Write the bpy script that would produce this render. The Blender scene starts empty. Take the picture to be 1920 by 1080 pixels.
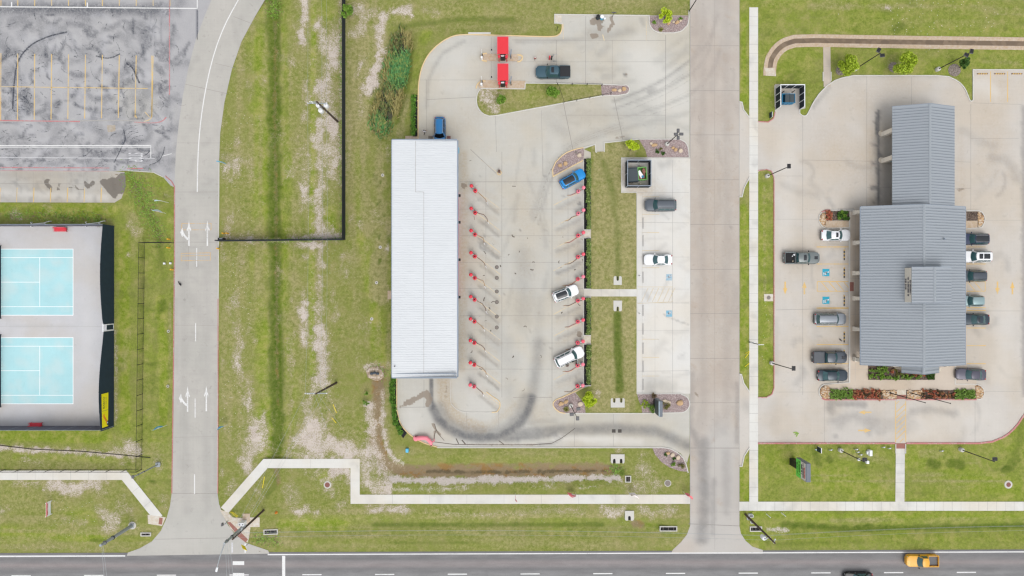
import bpy, bmesh, math, random
import numpy as np
from mathutils import Vector, Matrix, geometry
R = math.radians
random.seed(7)
SC = bpy.context.scene
COL = SC.collection
S, H = 11.35,115.0            # photo pixels per metre on the ground, height of the viewpoint
CX, CY = 960.0,540.0

def P(px, py, z=0.0):
    """ground position (metres) of a photo pixel for something at height z"""
    k = (1 - z / H) / S
    return ((px - CX) * k, (CY - py) * k)
def P3(px, py, z=0.0):
    x, y = P(px, py, z)
    return (x, y, z)

# ---------------------------------------------------------------- tagging
def tag(o, label=None, cat=None, group=None, kind=None):
    if label: o['label'] = label
    if cat: o['category'] = cat
    if group: o['group'] = group
    if kind: o['kind'] = kind
    return o
def thing(name, label, cat, loc=(0,0,0), rz=0.0, group=None):
    o = bpy.data.objects.new(name, None)
    COL.objects.link(o)
    o.location = loc if len(loc) == 3 else (loc[0], loc[1],0)
    o.rotation_euler = (0,0, rz)
    return tag(o, label, cat, group)
def copy_tree(o, parent=None):
    c = o.copy(); COL.objects.link(c)
    if parent: c.parent = parent
    for ch in [x for x in bpy.data.objects if x.parent == o]:
        copy_tree(ch, c)
    return c
_kids = {}
def dup(root, loc, rz, label=None, scale=None):
    """a copy of a thing with copies of its parts and sub-parts"""
    c = copy_tree(root)
    c.location = loc if len(loc) == 3 else (loc[0], loc[1],0)
    c.rotation_euler = (0,0, rz)
    if scale: c.scale = (scale,) * 3
    if label: c['label'] = label
    return c

# ---------------------------------------------------------------- mesh builder
class MB:
    def __init__(self):
        self.v, self.f, self.m = [], [], []
    def add(self, vs, fs, mi=0):
        b = len(self.v)
        self.v += [tuple(p) for p in vs]
        self.f += [tuple(b + i for i in f) for f in fs]
        self.m += [mi] * len(fs)
        return self
    def box(self, c, s, rz=0.0, mi=0, taper=1.0, M=None):
        hx, hy, hz = s[0] / 2, s[1] / 2, s[2] / 2
        vs = []
        for z, t in ((-hz, 1.0),(hz, taper)):
            for x, y in ((-hx, -hy),(hx, -hy),(hx, hy),(-hx, hy)):
                x *= t; y *= t
                p = Vector((x * math.cos(rz) - y * math.sin(rz), x * math.sin(rz) + y * math.cos(rz), z))
                if M is not None: p = M @ p
                vs.append((c[0] + p.x, c[1] + p.y, c[2] + p.z))
        return self.add(vs, [(3,2,1,0),(4,5,6,7),(0,1,5,4),(1,2,6,5),(2,3,7,6),(3,0,4,7)], mi)
    def bevbox(self, c, s, b=0.03, rz=0.0, mi=0):
        """box with chamfered top edges and vertical corners"""
        hx, hy = s[0] / 2, s[1] / 2
        z0, z1 = c[2] - s[2] / 2, c[2] + s[2] / 2
        def ring(e, z, k):
            a, d = hx - e, hy - e
            pts = [(a - k, -d),(a, -d + k),(a, d - k),(a - k, d),(-a + k, d),(-a, d - k),(-a, -d + k),(-a + k, -d)]
            return [(c[0] + x * math.cos(rz) - y * math.sin(rz), c[1] + x * math.sin(rz) + y * math.cos(rz), z) for x, y in pts]
        return self.loft([ring(0, z0, b), ring(0, z1 - b, b), ring(b, z1, b * .7)], mi=mi)
    def loft(self, rings, closed=True, caps=True, mi=0):
        n = len(rings[0]); vs = [p for r in rings for p in r]; fs = []
        for i in range(len(rings) - 1):
            for j in range(n if closed else n - 1):
                k = (j + 1) % n
                fs.append((i * n + j, i * n + k, (i + 1) * n + k, (i + 1) * n + j))
        if caps and closed:
            fs.append(tuple(range(n - 1,-1,-1)))
            fs.append(tuple((len(rings) - 1) * n + j for j in range(n)))
        return self.add(vs, fs, mi)
    def cyl(self, c, r, h, n=16, r2=None, mi=0, caps=True):
        r2 = r if r2 is None else r2
        rg = [[(c[0] + q * math.cos(2 * math.pi * i / n), c[1] + q * math.sin(2 * math.pi * i / n), z) for i in range(n)] for q, z in ((r, c[2]),(r2, c[2] + h))]
        return self.loft(rg, mi=mi, caps=caps)
    def lathe(self, c, prof, n=18, mi=0):
        rg = [[(c[0] + q * math.cos(2 * math.pi * i / n), c[1] + q * math.sin(2 * math.pi * i / n), c[2] + z) for i in range(n)] for q, z in prof]
        return self.loft(rg, mi=mi)
    def tube(self, path, r, n=8, mi=0):
        path = [Vector(p) for p in path]
        rr = r if isinstance(r, (list, tuple)) else [r] * len(path)
        rings = []; up = None
        for i, p in enumerate(path):
            t = (path[min(i + 1, len(path) - 1)] - path[max(i - 1,0)])
            if t.length < 1e-9: t = Vector((0,0,1))
            t.normalize()
            a = Vector((0,0,1)) if abs(t.z) < .95 else Vector((1,0,0))
            if up is not None:
                u = up - t * up.dot(t)
                if u.length > 1e-4: a = u
            x = t.cross(a).normalized(); y = t.cross(x).normalized(); up = a
            rings.append([tuple(p + (x * math.cos(2 * math.pi * k / n) + y * math.sin(2 * math.pi * k / n)) * rr[i]) for k in range(n)])
        return self.loft(rings, mi=mi)
    def dome(self, c, r, h, n=16, k=5, mi=0):
        prof = [(r * math.cos(a), h * math.sin(a)) for a in [math.pi / 2 * i / k for i in range(k)]] + [(r * .06, h)]
        return self.lathe(c, prof, n, mi)
    def ball(self, c, r, n=12, k=8, mi=0):
        rx, ry, rz_ = r if isinstance(r, (list, tuple)) else (r, r, r)
        rg = []
        for i in range(k + 1):
            a = -math.pi / 2 + math.pi * i / k; q = max(math.cos(a),.04)
            rg.append([(c[0] + rx * q * math.cos(2 * math.pi * j / n), c[1] + ry * q * math.sin(2 * math.pi * j / n), c[2] + rz_ * math.sin(a)) for j in range(n)])
        return self.loft(rg, mi=mi)
    def prism(self, poly, z0, z1, mi=0):
        n = len(poly)
        ar = sum(poly[i][0] * poly[(i + 1) % n][1] - poly[(i + 1) % n][0] * poly[i][1] for i in range(n))
        if ar < 0: poly = poly[::-1]
        vs = [(p[0], p[1], z0) for p in poly] + [(p[0], p[1], z1) for p in poly]
        tri = geometry.tessellate_polygon([[Vector((p[0], p[1],0)) for p in poly]])
        fs = []
        for t in tri:
            a, b, c = (Vector(poly[i]) for i in t)
            if (b - a).cross(c - a) < 0: t = t[::-1]
            fs.append(tuple(i + n for i in t)); fs.append(tuple(t[::-1]))
        fs += [(i, (i + 1) % n, n + (i + 1) % n, n + i) for i in range(n)]
        return self.add(vs, fs, mi)
    def ribbon(self, pts, w, z, mi=0):
        """flat strip along a polyline (metres) of width w"""
        L, Rr = offset_line(pts, w / 2), offset_line(pts, -w / 2)
        n = len(pts)
        vs = [(p[0], p[1], z) for p in L] + [(p[0], p[1], z) for p in Rr]
        return self.add(vs, [(n + i, n + i + 1, i + 1, i) for i in range(n - 1)], mi)
    def rail(self, pts, w, z0, z1, mi=0):
        """solid strip (a kerb) along a polyline"""
        L, Rr = offset_line(pts, w / 2), offset_line(pts, -w / 2)
        b = min(.02, w / 5)
        Li, Ri = offset_line(pts, w / 2 - b), offset_line(pts, -w / 2 + b)
        rings = [[(Rr[i][0], Rr[i][1], z0),(L[i][0], L[i][1], z0),(L[i][0], L[i][1], z1 - b),(Li[i][0], Li[i][1], z1),(Ri[i][0], Ri[i][1], z1),(Rr[i][0], Rr[i][1], z1 - b)][::-1] for i in range(len(pts))]
        return self.loft(rings, mi=mi)
    def build(self, name, mats, parent=None, smooth=False):
        me = bpy.data.meshes.new(name)
        me.from_pydata(self.v, [], self.f)
        for m in (mats if isinstance(mats, (list, tuple)) else [mats]): me.materials.append(m)
        if len(me.materials) > 1: me.polygons.foreach_set('material_index', self.m)
        bm = bmesh.new(); bm.from_mesh(me); bmesh.ops.recalc_face_normals(bm, faces=bm.faces); bm.to_mesh(me); bm.free()
        if smooth: smooth_by_angle(me, smooth if smooth is not True else 40)
        o = bpy.data.objects.new(name, me); COL.objects.link(o)
        if parent: o.parent = parent
        return o
    def flat(self, name, mats, parent=None):
        """build without touching the winding (flat sheets facing up)"""
        me = bpy.data.meshes.new(name)
        me.from_pydata(self.v, [], self.f)
        for m in (mats if isinstance(mats, (list, tuple)) else [mats]): me.materials.append(m)
        if len(me.materials) > 1: me.polygons.foreach_set('material_index', self.m)
        o = bpy.data.objects.new(name, me); COL.objects.link(o)
        if parent: o.parent = parent
        return o
def smooth_by_angle(me, deg):
    bm = bmesh.new(); bm.from_mesh(me)
    for f in bm.faces: f.smooth = True
    for e in bm.edges:
        if len(e.link_faces) == 2: e.smooth = e.calc_face_angle(0) < R(deg)
    bm.to_mesh(me); bm.free()
def offset_line(pts, d):
    out = []; n = len(pts)
    for i in range(n):
        a = Vector(pts[max(i - 1,0)][:2]); b = Vector(pts[i][:2]); c = Vector(pts[min(i + 1, n - 1)][:2])
        t1 = (b - a).normalized() if i > 0 else (c - b).normalized()
        t2 = (c - b).normalized() if i < n - 1 else t1
        n1 = Vector((-t1.y, t1.x)); n2 = Vector((-t2.y, t2.x))
        m = (n1 + n2)
        if m.length < 1e-6: m = n1
        m.normalize(); k = max(m.dot(n1),.35)
        out.append((b.x + m.x * d / k, b.y + m.y * d / k))
    return out
def px(pts, z=0.0): return [P(a, b, z) for a, b in pts]
def smooth_px(pts, it=2):
    """corner-cut an open pixel polyline so it reads as a curve"""
    for _ in range(it):
        o = [pts[0]]
        for a, b in zip(pts[:-1], pts[1:]):
            o += [(a[0] * .75 + b[0] * .25, a[1] * .75 + b[1] * .25),(a[0] * .25 + b[0] * .75, a[1] * .25 + b[1] * .75)]
        o.append(pts[-1]); pts = o
    return pts
def arc_px(cx, cy, r, a0, a1, n=10):
    return [(cx + r * math.cos(R(a0 + (a1 - a0) * i / n)), cy + r * math.sin(R(a0 + (a1 - a0) * i / n))) for i in range(n + 1)]

# ---------------------------------------------------------------- numpy noise and brush strokes (materials' wear and vegetation maps)
def _hash(ix, iy, seed):
    h = (ix.astype(np.int64) * 374761393 + iy.astype(np.int64) * 668265263 + seed * 974634533) & 0x7fffffff
    h = ((h ^ (h >> 13)) * 1274126177) & 0x7fffffff
    return ((h ^ (h >> 16)) & 0xffff) / 65535.0
def vnoise(x, y, seed=0):
    ix, iy = np.floor(x), np.floor(y); fx, fy = x - ix, y - iy
    fx = fx * fx * (3 - 2 * fx); fy = fy * fy * (3 - 2 * fy)
    a, b = _hash(ix, iy, seed), _hash(ix + 1, iy, seed)
    c, d = _hash(ix, iy + 1, seed), _hash(ix + 1, iy + 1, seed)
    return (a * (1 - fx) + b * fx) * (1 - fy) + (c * (1 - fx) + d * fx) * fy
def fbm(x, y, seed=0, o=4):
    s, a, t = 0,.5,0
    for i in range(o):
        s = s + a * vnoise(x * 2 ** i, y * 2 ** i, seed + i * 17); t += a; a *= .55
    return s / t
def sstep(a, b, x):
    t = np.clip((x - a) / (b - a),0,1)
    return t * t * (3 - 2 * t)
def paint(X, Y, out, strokes):
    """strokes: (channel, points, half width, value, feather 0..1, ragged) in photo pixels"""
    for st in strokes:
        ch, pts, hw, val = st[:4]
        fe = st[4] if len(st) > 4 else .6
        rg = st[5] if len(st) > 5 else .5
        pts = [pts] if not isinstance(pts[0],(tuple, list)) else pts
        xs = [p[0] for p in pts]; ys = [p[1] for p in pts]; m = hw * 2.0 + 3
        sel = np.nonzero((X > min(xs) - m) & (X < max(xs) + m) & (Y > min(ys) - m) & (Y < max(ys) + m))[0]
        if not len(sel): continue
        x, y = X[sel], Y[sel]
        d = np.full(len(sel),1e9)
        if len(pts) == 1: d = np.hypot(x - xs[0], y - ys[0])
        for (x0, y0),(x1, y1) in zip(pts[:-1], pts[1:]):
            dx, dy = x1 - x0, y1 - y0; L = dx * dx + dy * dy + 1e-9
            t = np.clip(((x - x0) * dx + (y - y0) * dy) / L, 0,1)
            d = np.minimum(d, np.hypot(x - x0 - t * dx, y - y0 - t * dy))
        if rg: d = d + (fbm(x / (hw * .9 + 3), y / (hw * .9 + 3), int(xs[0] + ys[0]) & 255) - .5) * hw * 2 * rg
        w = (1 - sstep(hw * (1 - fe), hw * (1 + fe * .5) + .5, d)) * abs(val)
        if val >= 0: out[sel, ch] = np.maximum(out[sel, ch], w)
        else: out[sel, ch] = out[sel, ch] * (1 - w)
def rects(X, Y, out, rs):
    """rs: (channel, x0, y0, x1, y1, value, feather px)"""
    for ch, x0, y0, x1, y1, v, fe in rs:
        wob = (fbm(X / 40, Y / 40, ch * 7 + int(abs(x0))) - .5) * fe * 2
        w = sstep(-fe, fe, np.minimum(np.minimum(X - x0, x1 - X), np.minimum(Y - y0, y1 - Y)) + wob) * v
        out[:, ch] = np.maximum(out[:, ch], w)

def sheet(name, poly_px, z, mats, step=.33, mask=None, lines=(), kind='structure', parent=None, zfun=None):
    """a flat ground sheet: outline in pixels filled with a fine triangulation that carries a map of its wear;
    lines: (material index, polyline px, width m, lift) laid on it in the same mesh"""
    out = px(poly_px)
    xs = [p[0] for p in out]; ys = [p[1] for p in out]
    gx = np.arange(min(xs) + step * .5, max(xs), step); gy = np.arange(min(ys) + step * .5, max(ys), step)
    gx, gy = np.meshgrid(gx, gy); gx = gx.ravel(); gy = gy.ravel()
    inside = np.zeros(len(gx), bool); n = len(out); near = np.full(len(gx),1e9)
    for i in range(n):
        (x0, y0),(x1, y1) = out[i], out[(i + 1) % n]
        c = ((y0 > gy) != (y1 > gy)) & (gx < (x1 - x0) * (gy - y0) / ((y1 - y0) if abs(y1 - y0) > 1e-12 else 1e-12) + x0)
        inside ^= c
        dx, dy = x1 - x0, y1 - y0; t = np.clip(((gx - x0) * dx + (gy - y0) * dy) / (dx * dx + dy * dy + 1e-12),0,1)
        near = np.minimum(near, np.hypot(gx - x0 - t * dx, gy - y0 - t * dy))
    k = inside & (near > step * .4)
    # outline refined so that the map is fine along it too
    ring = []
    for i in range(n):
        (x0, y0),(x1, y1) = out[i], out[(i + 1) % n]
        q = max(1, int(math.hypot(x1 - x0, y1 - y0) / (step * 1.5)))
        ring += [(x0 + (x1 - x0) * j / q, y0 + (y1 - y0) * j / q) for j in range(q)]
    pts = [Vector(p) for p in ring] + [Vector(p) for p in zip(gx[k], gy[k])]
    vs, _, fs, *_r = geometry.delaunay_2d_cdt(pts, [], [list(range(len(ring)))],1,1e-6)
    V = np.array([(p.x, p.y) for p in vs]); zz = np.full(len(V), z)
    fs = [tuple(f) if (vs[f[1]] - vs[f[0]]).cross(vs[f[2]] - vs[f[0]]) > 0 else tuple(f[::-1]) for f in fs]
    PXx = V[:, 0] * S + CX; PXy = CY - V[:, 1] * S
    if zfun is not None: zz = zz + zfun(PXx, PXy)
    mb = MB(); mb.add([(a[0], a[1], b) for a, b in zip(V, zz)], fs, 0)
    nb = len(mb.v)
    for mi, pl, w, lift in lines:
        mb.ribbon(px(pl), w, z + lift, mi)
    o = mb.flat(name, mats, parent)
    A = np.zeros((len(mb.v),4))
    if mask: A[:nb] = mask(PXx, PXy)
    at = o.data.attributes.new('wear', 'FLOAT_COLOR', 'POINT'); at.data.foreach_set('color', A.astype(np.float32).ravel())
    return tag(o, kind=kind) if kind else o
def loop_line(mi, pl, w, lift): return (mi, pl + [pl[0]], w, lift)
# ---------------------------------------------------------------- materials
def s2l(c):
    return tuple(((v / 255) / 12.92 if v / 255 <= .04045 else ((v / 255 + .055) / 1.055) ** 2.4) for v in c)
class NT:
    def __init__(self, name):
        self.m = bpy.data.materials.new(name); self.m.use_nodes = True
        self.n = self.m.node_tree.nodes; self.l = self.m.node_tree.links
        self.b = self.n['Principled BSDF']
    def node(self, t, **kw):
        x = self.n.new(t)
        for k, v in kw.items(): setattr(x, k, v)
        return x
    def set(self, sock, v):
        if isinstance(v, bpy.types.NodeSocket): self.l.new(v, sock)
        elif isinstance(v, (tuple, list)): sock.default_value = (*v[:3],1) if len(sock.default_value) == 4 else v
        else: sock.default_value = v
    def math(self, op, a, b=0.0, clamp=False):
        x = self.node('ShaderNodeMath', operation=op, use_clamp=clamp); self.set(x.inputs[0], a); self.set(x.inputs[1], b); return x.outputs[0]
    def mix(self, f, a, b, mode='MIX'):
        x = self.node('ShaderNodeMix', data_type='RGBA', blend_type=mode)
        self.set(x.inputs[0], f); self.set(x.inputs[6], a); self.set(x.inputs[7], b); return x.outputs[2]
    def ramp(self, v, a, b, lo=0.0, hi=1.0):
        x = self.node('ShaderNodeMapRange', interpolation_type='SMOOTHSTEP')
        for i, q in enumerate((v, a, b, lo, hi)): self.set(x.inputs[i], q)
        return x.outputs[0]
    def pos(self, scale=(1,1,1), rot=0.0, obj=False):
        if obj: o = self.node('ShaderNodeTexCoord').outputs['Object']
        else: o = self.node('ShaderNodeNewGeometry').outputs['Position']
        mp = self.node('ShaderNodeMapping'); self.l.new(o, mp.inputs[0]); mp.inputs['Scale'].default_value = scale; mp.inputs['Rotation'].default_value = (0,0, rot)
        return mp.outputs[0]
    def noise(self, vec, scale, detail=4.0, rough=.55, dist=0.0):
        x = self.node('ShaderNodeTexNoise'); self.l.new(vec, x.inputs['Vector'])
        x.inputs['Scale'].default_value = scale; x.inputs['Detail'].default_value = detail; x.inputs['Roughness'].default_value = rough; x.inputs['Distortion'].default_value = dist
        return x.outputs['Fac']
    def voro(self, vec, scale, feature='F1', out='Distance'):
        x = self.node('ShaderNodeTexVoronoi', feature=feature); self.l.new(vec, x.inputs['Vector']); x.inputs['Scale'].default_value = scale
        return x.outputs[out]
    def attr(self, name):
        x = self.node('ShaderNodeAttribute', attribute_name=name)
        s = self.node('ShaderNodeSeparateColor'); self.l.new(x.outputs['Color'], s.inputs[0])
        return s.outputs[0], s.outputs[1], s.outputs[2], x.outputs['Alpha']
    def bump(self, h, strength=.3, dist=.05):
        x = self.node('ShaderNodeBump'); self.l.new(h, x.inputs['Height']); x.inputs['Strength'].default_value = strength; x.inputs['Distance'].default_value = dist
        self.l.new(x.outputs[0], self.b.inputs['Normal'])
    def out(self, col=None, rough=.85, metal=0.0, spec=None, coat=0.0):
        if col is not None: self.set(self.b.inputs['Base Color'], col)
        self.set(self.b.inputs['Roughness'], rough); self.set(self.b.inputs['Metallic'], metal)
        if spec is not None: self.b.inputs['Specular IOR Level'].default_value = spec
        if coat: self.b.inputs['Coat Weight'].default_value = coat; self.b.inputs['Coat Roughness'].default_value = .08
        return self.m
_cache = {}
def plain(name, col, rough=.6, metal=0.0, spec=.4, coat=0.0, var=.10, scale=3.0):
    """a colour with slight procedural unevenness"""
    if name in _cache: return _cache[name]
    t = NT(name); p = t.pos(obj=True)
    n = t.noise(p, scale, 5)
    c = t.mix(n, tuple(min(1, v * (1 - var)) for v in col), tuple(min(1, v * (1 + var)) for v in col))
    _cache[name] = t.out(c, rough, metal, spec, coat)
    return _cache[name]
def glass(name, col=(.02,.035,.04)):
    if name in _cache: return _cache[name]
    t = NT(name); n = t.noise(t.pos(obj=True),1.5,2)
    _cache[name] = t.out(t.mix(n, tuple(v * .7 for v in col), tuple(v * 1.4 for v in col)),.06,0,.6)
    return _cache[name]
def leafmat(name, a, b, c=None):
    if name in _cache: return _cache[name]
    t = NT(name); g = t.node('ShaderNodeNewGeometry')
    r = g.outputs['Random Per Island']
    col = t.mix(r, a, b)
    if c: col = t.mix(t.ramp(t.noise(t.pos(),2.2,3),.45,.62), col, c)
    t.out(col, .55,0,.25)
    t.b.inputs['Subsurface Weight'].default_value = 0
    _cache[name] = t.m
    return t.m
def concrete(name, base, dark=(.105,.107,.112), brown=(.22,.18,.14), pale=(.60,.585,.55), var=.10, rot=0.0, blot=.5, warm=None, streak=.07):
    """wear map channels: R rubber/grease, G brown damp, B pale clean, A warm dust"""
    t = NT(name); p = t.pos()
    big = t.noise(p, .06,5,.6,.6); mid = t.noise(p, .45,6,.62); fine = t.noise(p, 7.0,4,.7)
    st = t.noise(t.pos((3.2,.12,1), rot),1.0,4,.6); st2 = t.noise(t.pos((.12,3.2,1), rot),1.0,4,.6)
    k = t.math('ADD', 1 - var - .095 - streak, t.math('MULTIPLY', big, var * 1.6))
    k = t.math('ADD', k, t.math('MULTIPLY', mid, .20)); k = t.math('ADD', k, t.math('MULTIPLY', fine, .12))
    k = t.math('ADD', k, t.math('MULTIPLY', st, streak)); k = t.math('ADD', k, t.math('MULTIPLY', st2, streak))
    bl = t.ramp(t.noise(p, .9,6,.68,.4),.56,.75)
    k = t.math('SUBTRACT', k, t.math('MULTIPLY', bl, .15 * blot * 2))
    w = t.mix(t.ramp(t.noise(p, .11,4,.55),.38,.66), base, warm or tuple(v * q for v, q in zip(base, (.975,.93,.865))))
    c = t.mix(1.0, w, t.node('ShaderNodeCombineColor').outputs[0], 'MULTIPLY')
    cmb = [x for x in t.n if x.bl_idname == 'ShaderNodeCombineColor'][-1]
    for i in range(3): t.l.new(k, cmb.inputs[i])
    r, g, b, a = t.attr('wear')
    rag = t.noise(t.pos((1,1,1)),2.6,6,.7)
    c = t.mix(t.math('MULTIPLY', b, .75), c, pale)
    c = t.mix(t.math('MULTIPLY', a, t.ramp(rag, .2,.75)), c, tuple(v * q for v, q in zip(base, (.86,.72,.56))))
    c = t.mix(t.math('MULTIPLY', t.math('MULTIPLY', r, t.ramp(t.math('ADD', t.math('MULTIPLY', rag, .35), t.math('MULTIPLY', t.noise(p, .7,4,.6),.65)),.30,.66,.72,1.05)),.95, True), c, dark)
    c = t.mix(t.math('MULTIPLY', t.ramp(t.math('ADD', g, t.math('MULTIPLY', t.math('SUBTRACT', rag, .5),.7)),.35,.62),.82), c, brown)
    t.bump(t.noise(p, 14,3),.12,.02)
    return t.out(c, .88,0,.25)
def grass(name):
    """map 'wear': R bare pale soil, G lush bright, B dry straw, A dark damp ditch; map 'wear2': R brown mud, G white gravel, B flecks"""
    t = NT(name); p = t.pos()
    f = t.noise(p, 5.5,6,.75); m = t.noise(p, 1.7,8,.76); b = t.noise(p, .15,5,.6,.5); ff = t.noise(p, 15,3,.7); h = t.noise(p, .5,8,.74,.3)
    r, g, d, a = t.attr('wear'); mu, gr, oil, wet = t.attr('wear2')
    green = t.mix(t.ramp(m, .34,.66),(.135,.172,.030),(.240,.245,.074))
    green = t.mix(t.ramp(b, .36,.66), green, t.mix(t.ramp(h, .35,.65),(.175,.205,.045),(.250,.235,.092)))
    lush = t.mix(t.ramp(m, .32,.68),(.130,.190,.016),(.225,.270,.042))
    lush = t.mix(t.ramp(h, .44,.64), lush, (.285,.285,.078))
    dry = t.mix(t.ramp(m, .34,.66),(.190,.188,.066),(.335,.300,.150))
    dark = t.mix(t.ramp(m, .3,.7),(.045,.088,.008),(.125,.155,.028))
    nz = t.math('ADD', t.math('MULTIPLY', f, .50), t.math('ADD', t.math('MULTIPLY', m, .34), t.math('MULTIPLY', h, .16)))
    def gate(s_, k=.55, lo=.36, hi=.64):
        return t.ramp(t.math('ADD', s_, t.math('MULTIPLY', t.math('SUBTRACT', nz, .5), k * 2)), lo, hi)
    c = t.mix(gate(g, .7,.15,.8), green, lush)
    c = t.mix(t.math('MULTIPLY', gate(d, .9,.2,.8),.9), c, dry)
    c = t.mix(t.math('MULTIPLY', gate(a, .75,.2,.9),.9), c, dark)
    g2 = t.noise(p, 2.7,6,.8)
    v = t.math('ADD', .14, t.math('MULTIPLY', f, .66)); v = t.math('ADD', v, t.math('MULTIPLY', ff, .36)); v = t.math('ADD', v, t.math('MULTIPLY', g2,.72))
    cmb = t.node('ShaderNodeCombineColor')
    for i in range(3): t.l.new(v, cmb.inputs[i])
    c = t.mix(1.0, c, cmb.outputs[0], 'MULTIPLY')
    mud = t.mix(f, (.14,.095,.055),(.30,.225,.15)); mud = t.mix(t.ramp(h, .50,.60), mud, t.mix(f, (.16,.085,.03),(.30,.17,.07)))
    c = t.mix(t.math('MULTIPLY', gate(mu, .7,.25,.75),.9), c, mud)
    soil = t.mix(t.ramp(f, .3,.7),(.27,.22,.175),(.56,.50,.45))
    soil = t.mix(t.ramp(h, .4,.62), soil, t.mix(f, (.40,.335,.28),(.60,.55,.505)))
    soil = t.mix(t.ramp(t.voro(p, 5.5),.10,.02), soil, (.20,.18,.12))
    c = t.mix(t.math('MULTIPLY', gate(r, 1.4,.14,.62),.58), c, t.mix(f, (.24,.205,.115),(.40,.345,.24)))
    c = t.mix(gate(r, 1.7,.44,.80), c, soil)
    grav = t.mix(t.ramp(t.voro(p, 6.0),.05,.32),(.70,.655,.61),(.47,.42,.38))
    c = t.mix(gate(gr, 1.5,.36,.72), c, grav)
    c = t.mix(t.math('MULTIPLY', gate(wet, 1.3,.35,.8),.8), c, t.mix(f, (.045,.035,.022),(.12,.10,.055)))
    sp = t.math('MULTIPLY', t.ramp(t.voro(p, 1.9),.12,.07), t.ramp(t.math('ADD', oil, t.math('MULTIPLY', b, .25)),.22,.5))
    c = t.mix(sp, c, (.66,.64,.58))
    t.bump(t.math('ADD', f, t.math('MULTIPLY', ff, .5)),.6,.12)
    return t.out(c, .95,0,.1)
def asphalt(name):
    t = NT(name); p = t.pos()
    n = t.noise(t.pos((.04,1.6,1)),1.0,4,.6); f = t.noise(p, 9,4,.75); m = t.noise(t.pos((.25,1.2,1)),1.0,6,.65)
    c = t.mix(t.ramp(m, .3,.7),(.160,.157,.158),(.222,.218,.218))
    r, g, b, a = t.attr('wear')
    c = t.mix(t.math('MULTIPLY', r, t.ramp(m, .2,.8,.6,1)), c, (.115,.115,.118))
    c = t.mix(t.math('MULTIPLY', g, .7), c, (.275,.235,.228))
    c = t.mix(t.math('MULTIPLY', b, .6), c, (.23,.23,.228))
    v = t.math('ADD', .72, t.math('MULTIPLY', f, .56))
    cmb = t.node('ShaderNodeCombineColor')
    for i in range(3): t.l.new(v, cmb.inputs[i])
    c = t.mix(1.0, c, cmb.outputs[0], 'MULTIPLY')
    t.bump(t.noise(p, 40,2),.3,.01)
    return t.out(c, .9,0,.2)
def sealed(name):
    """old grey-blue sealcoat with swirled scuffs: R scuff, G bare aggregate, B pale, A tyre line"""
    t = NT(name); p = t.pos()
    n = t.noise(p, .6,7,.72,.5); f = t.noise(p, 6,5,.7); b = t.noise(p, .08,4)
    c = t.mix(t.ramp(n, .3,.72),(.365,.360,.360),(.312,.310,.314))
    c = t.mix(t.math('MULTIPLY', t.ramp(b, .35,.65),.6), c, (.335,.332,.342))
    r, g, bb, a = t.attr('wear')
    sw = t.noise(t.pos((1,1,1)),1.4,6,.7,2.5)
    c = t.mix(t.math('MULTIPLY', g, .9), c, t.mix(f, (.27,.265,.25),(.40,.39,.365)))
    c = t.mix(t.math('MULTIPLY', t.math('MULTIPLY', r, t.ramp(sw, .18,.62)),1.15, True), c, (.078,.083,.096))
    c = t.mix(t.math('MULTIPLY', a, t.ramp(f, .2,.7,.6,1)), c, (.085,.095,.12))
    v = t.math('ADD', .84, t.math('MULTIPLY', f, .32))
    cmb = t.node('ShaderNodeCombineColor')
    for i in range(3): t.l.new(v, cmb.inputs[i])
    c = t.mix(1.0, c, cmb.outputs[0], 'MULTIPLY')
    c = t.mix(t.math('MULTIPLY', bb, .7), c, (.44,.44,.46))
    t.bump(t.noise(p, 20,2),.2,.01)
    return t.out(c, .85,0,.3)
def worn_paint(name, col, under, wear=.45):
    t = NT(name); p = t.pos()
    n = t.noise(p, 5,6,.75)
    lo = t.noise(p, .35,3)
    k = t.ramp(t.math('ADD', n, t.math('MULTIPLY', t.math('SUBTRACT', lo, .5),.5)), wear - .14, wear + .16)
    return t.out(t.mix(k, under, col),.75,0,.3)
def metal_roof(name, base, rough=.38, metal=.0, grime=.12):
    t = NT(name); p = t.pos()
    big = t.noise(p, .18,4); st = t.noise(t.pos((.35,2.0,1)),1.0,5,.65); f = t.noise(p, 9,3)
    v = t.math('ADD', 1 - grime, t.math('MULTIPLY', big, grime)); v = t.math('ADD', v, t.math('MULTIPLY', st, grime)); v = t.math('ADD', v, t.math('MULTIPLY', f, .03))
    cmb = t.node('ShaderNodeCombineColor')
    for i in range(3): t.l.new(v, cmb.inputs[i])
    c = t.mix(1.0, base, cmb.outputs[0], 'MULTIPLY')
    return t.out(c, rough, metal, .4)
def stone_bed(name, a, b, c, scale=7.0, gap=(.10,.075,.06)):
    t = NT(name); p = t.pos()
    col = t.voro(p, scale, out='Color'); s = t.node('ShaderNodeSeparateColor'); t.l.new(col, s.inputs[0])
    d = t.voro(p, scale)
    k = t.mix(s.outputs[0], a, b); k = t.mix(t.ramp(s.outputs[1],.55,.8), k, c)
    k = t.mix(t.ramp(d, .45 / 1,.75 / 1), k, gap)
    k = t.mix(t.math('MULTIPLY', t.noise(p, .7,4),.25), k, tuple(v * .7 for v in a))
    t.bump(t.math('SUBTRACT', 1.0, d),.5,.05)
    return t.out(k, .9,0,.2)

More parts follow.
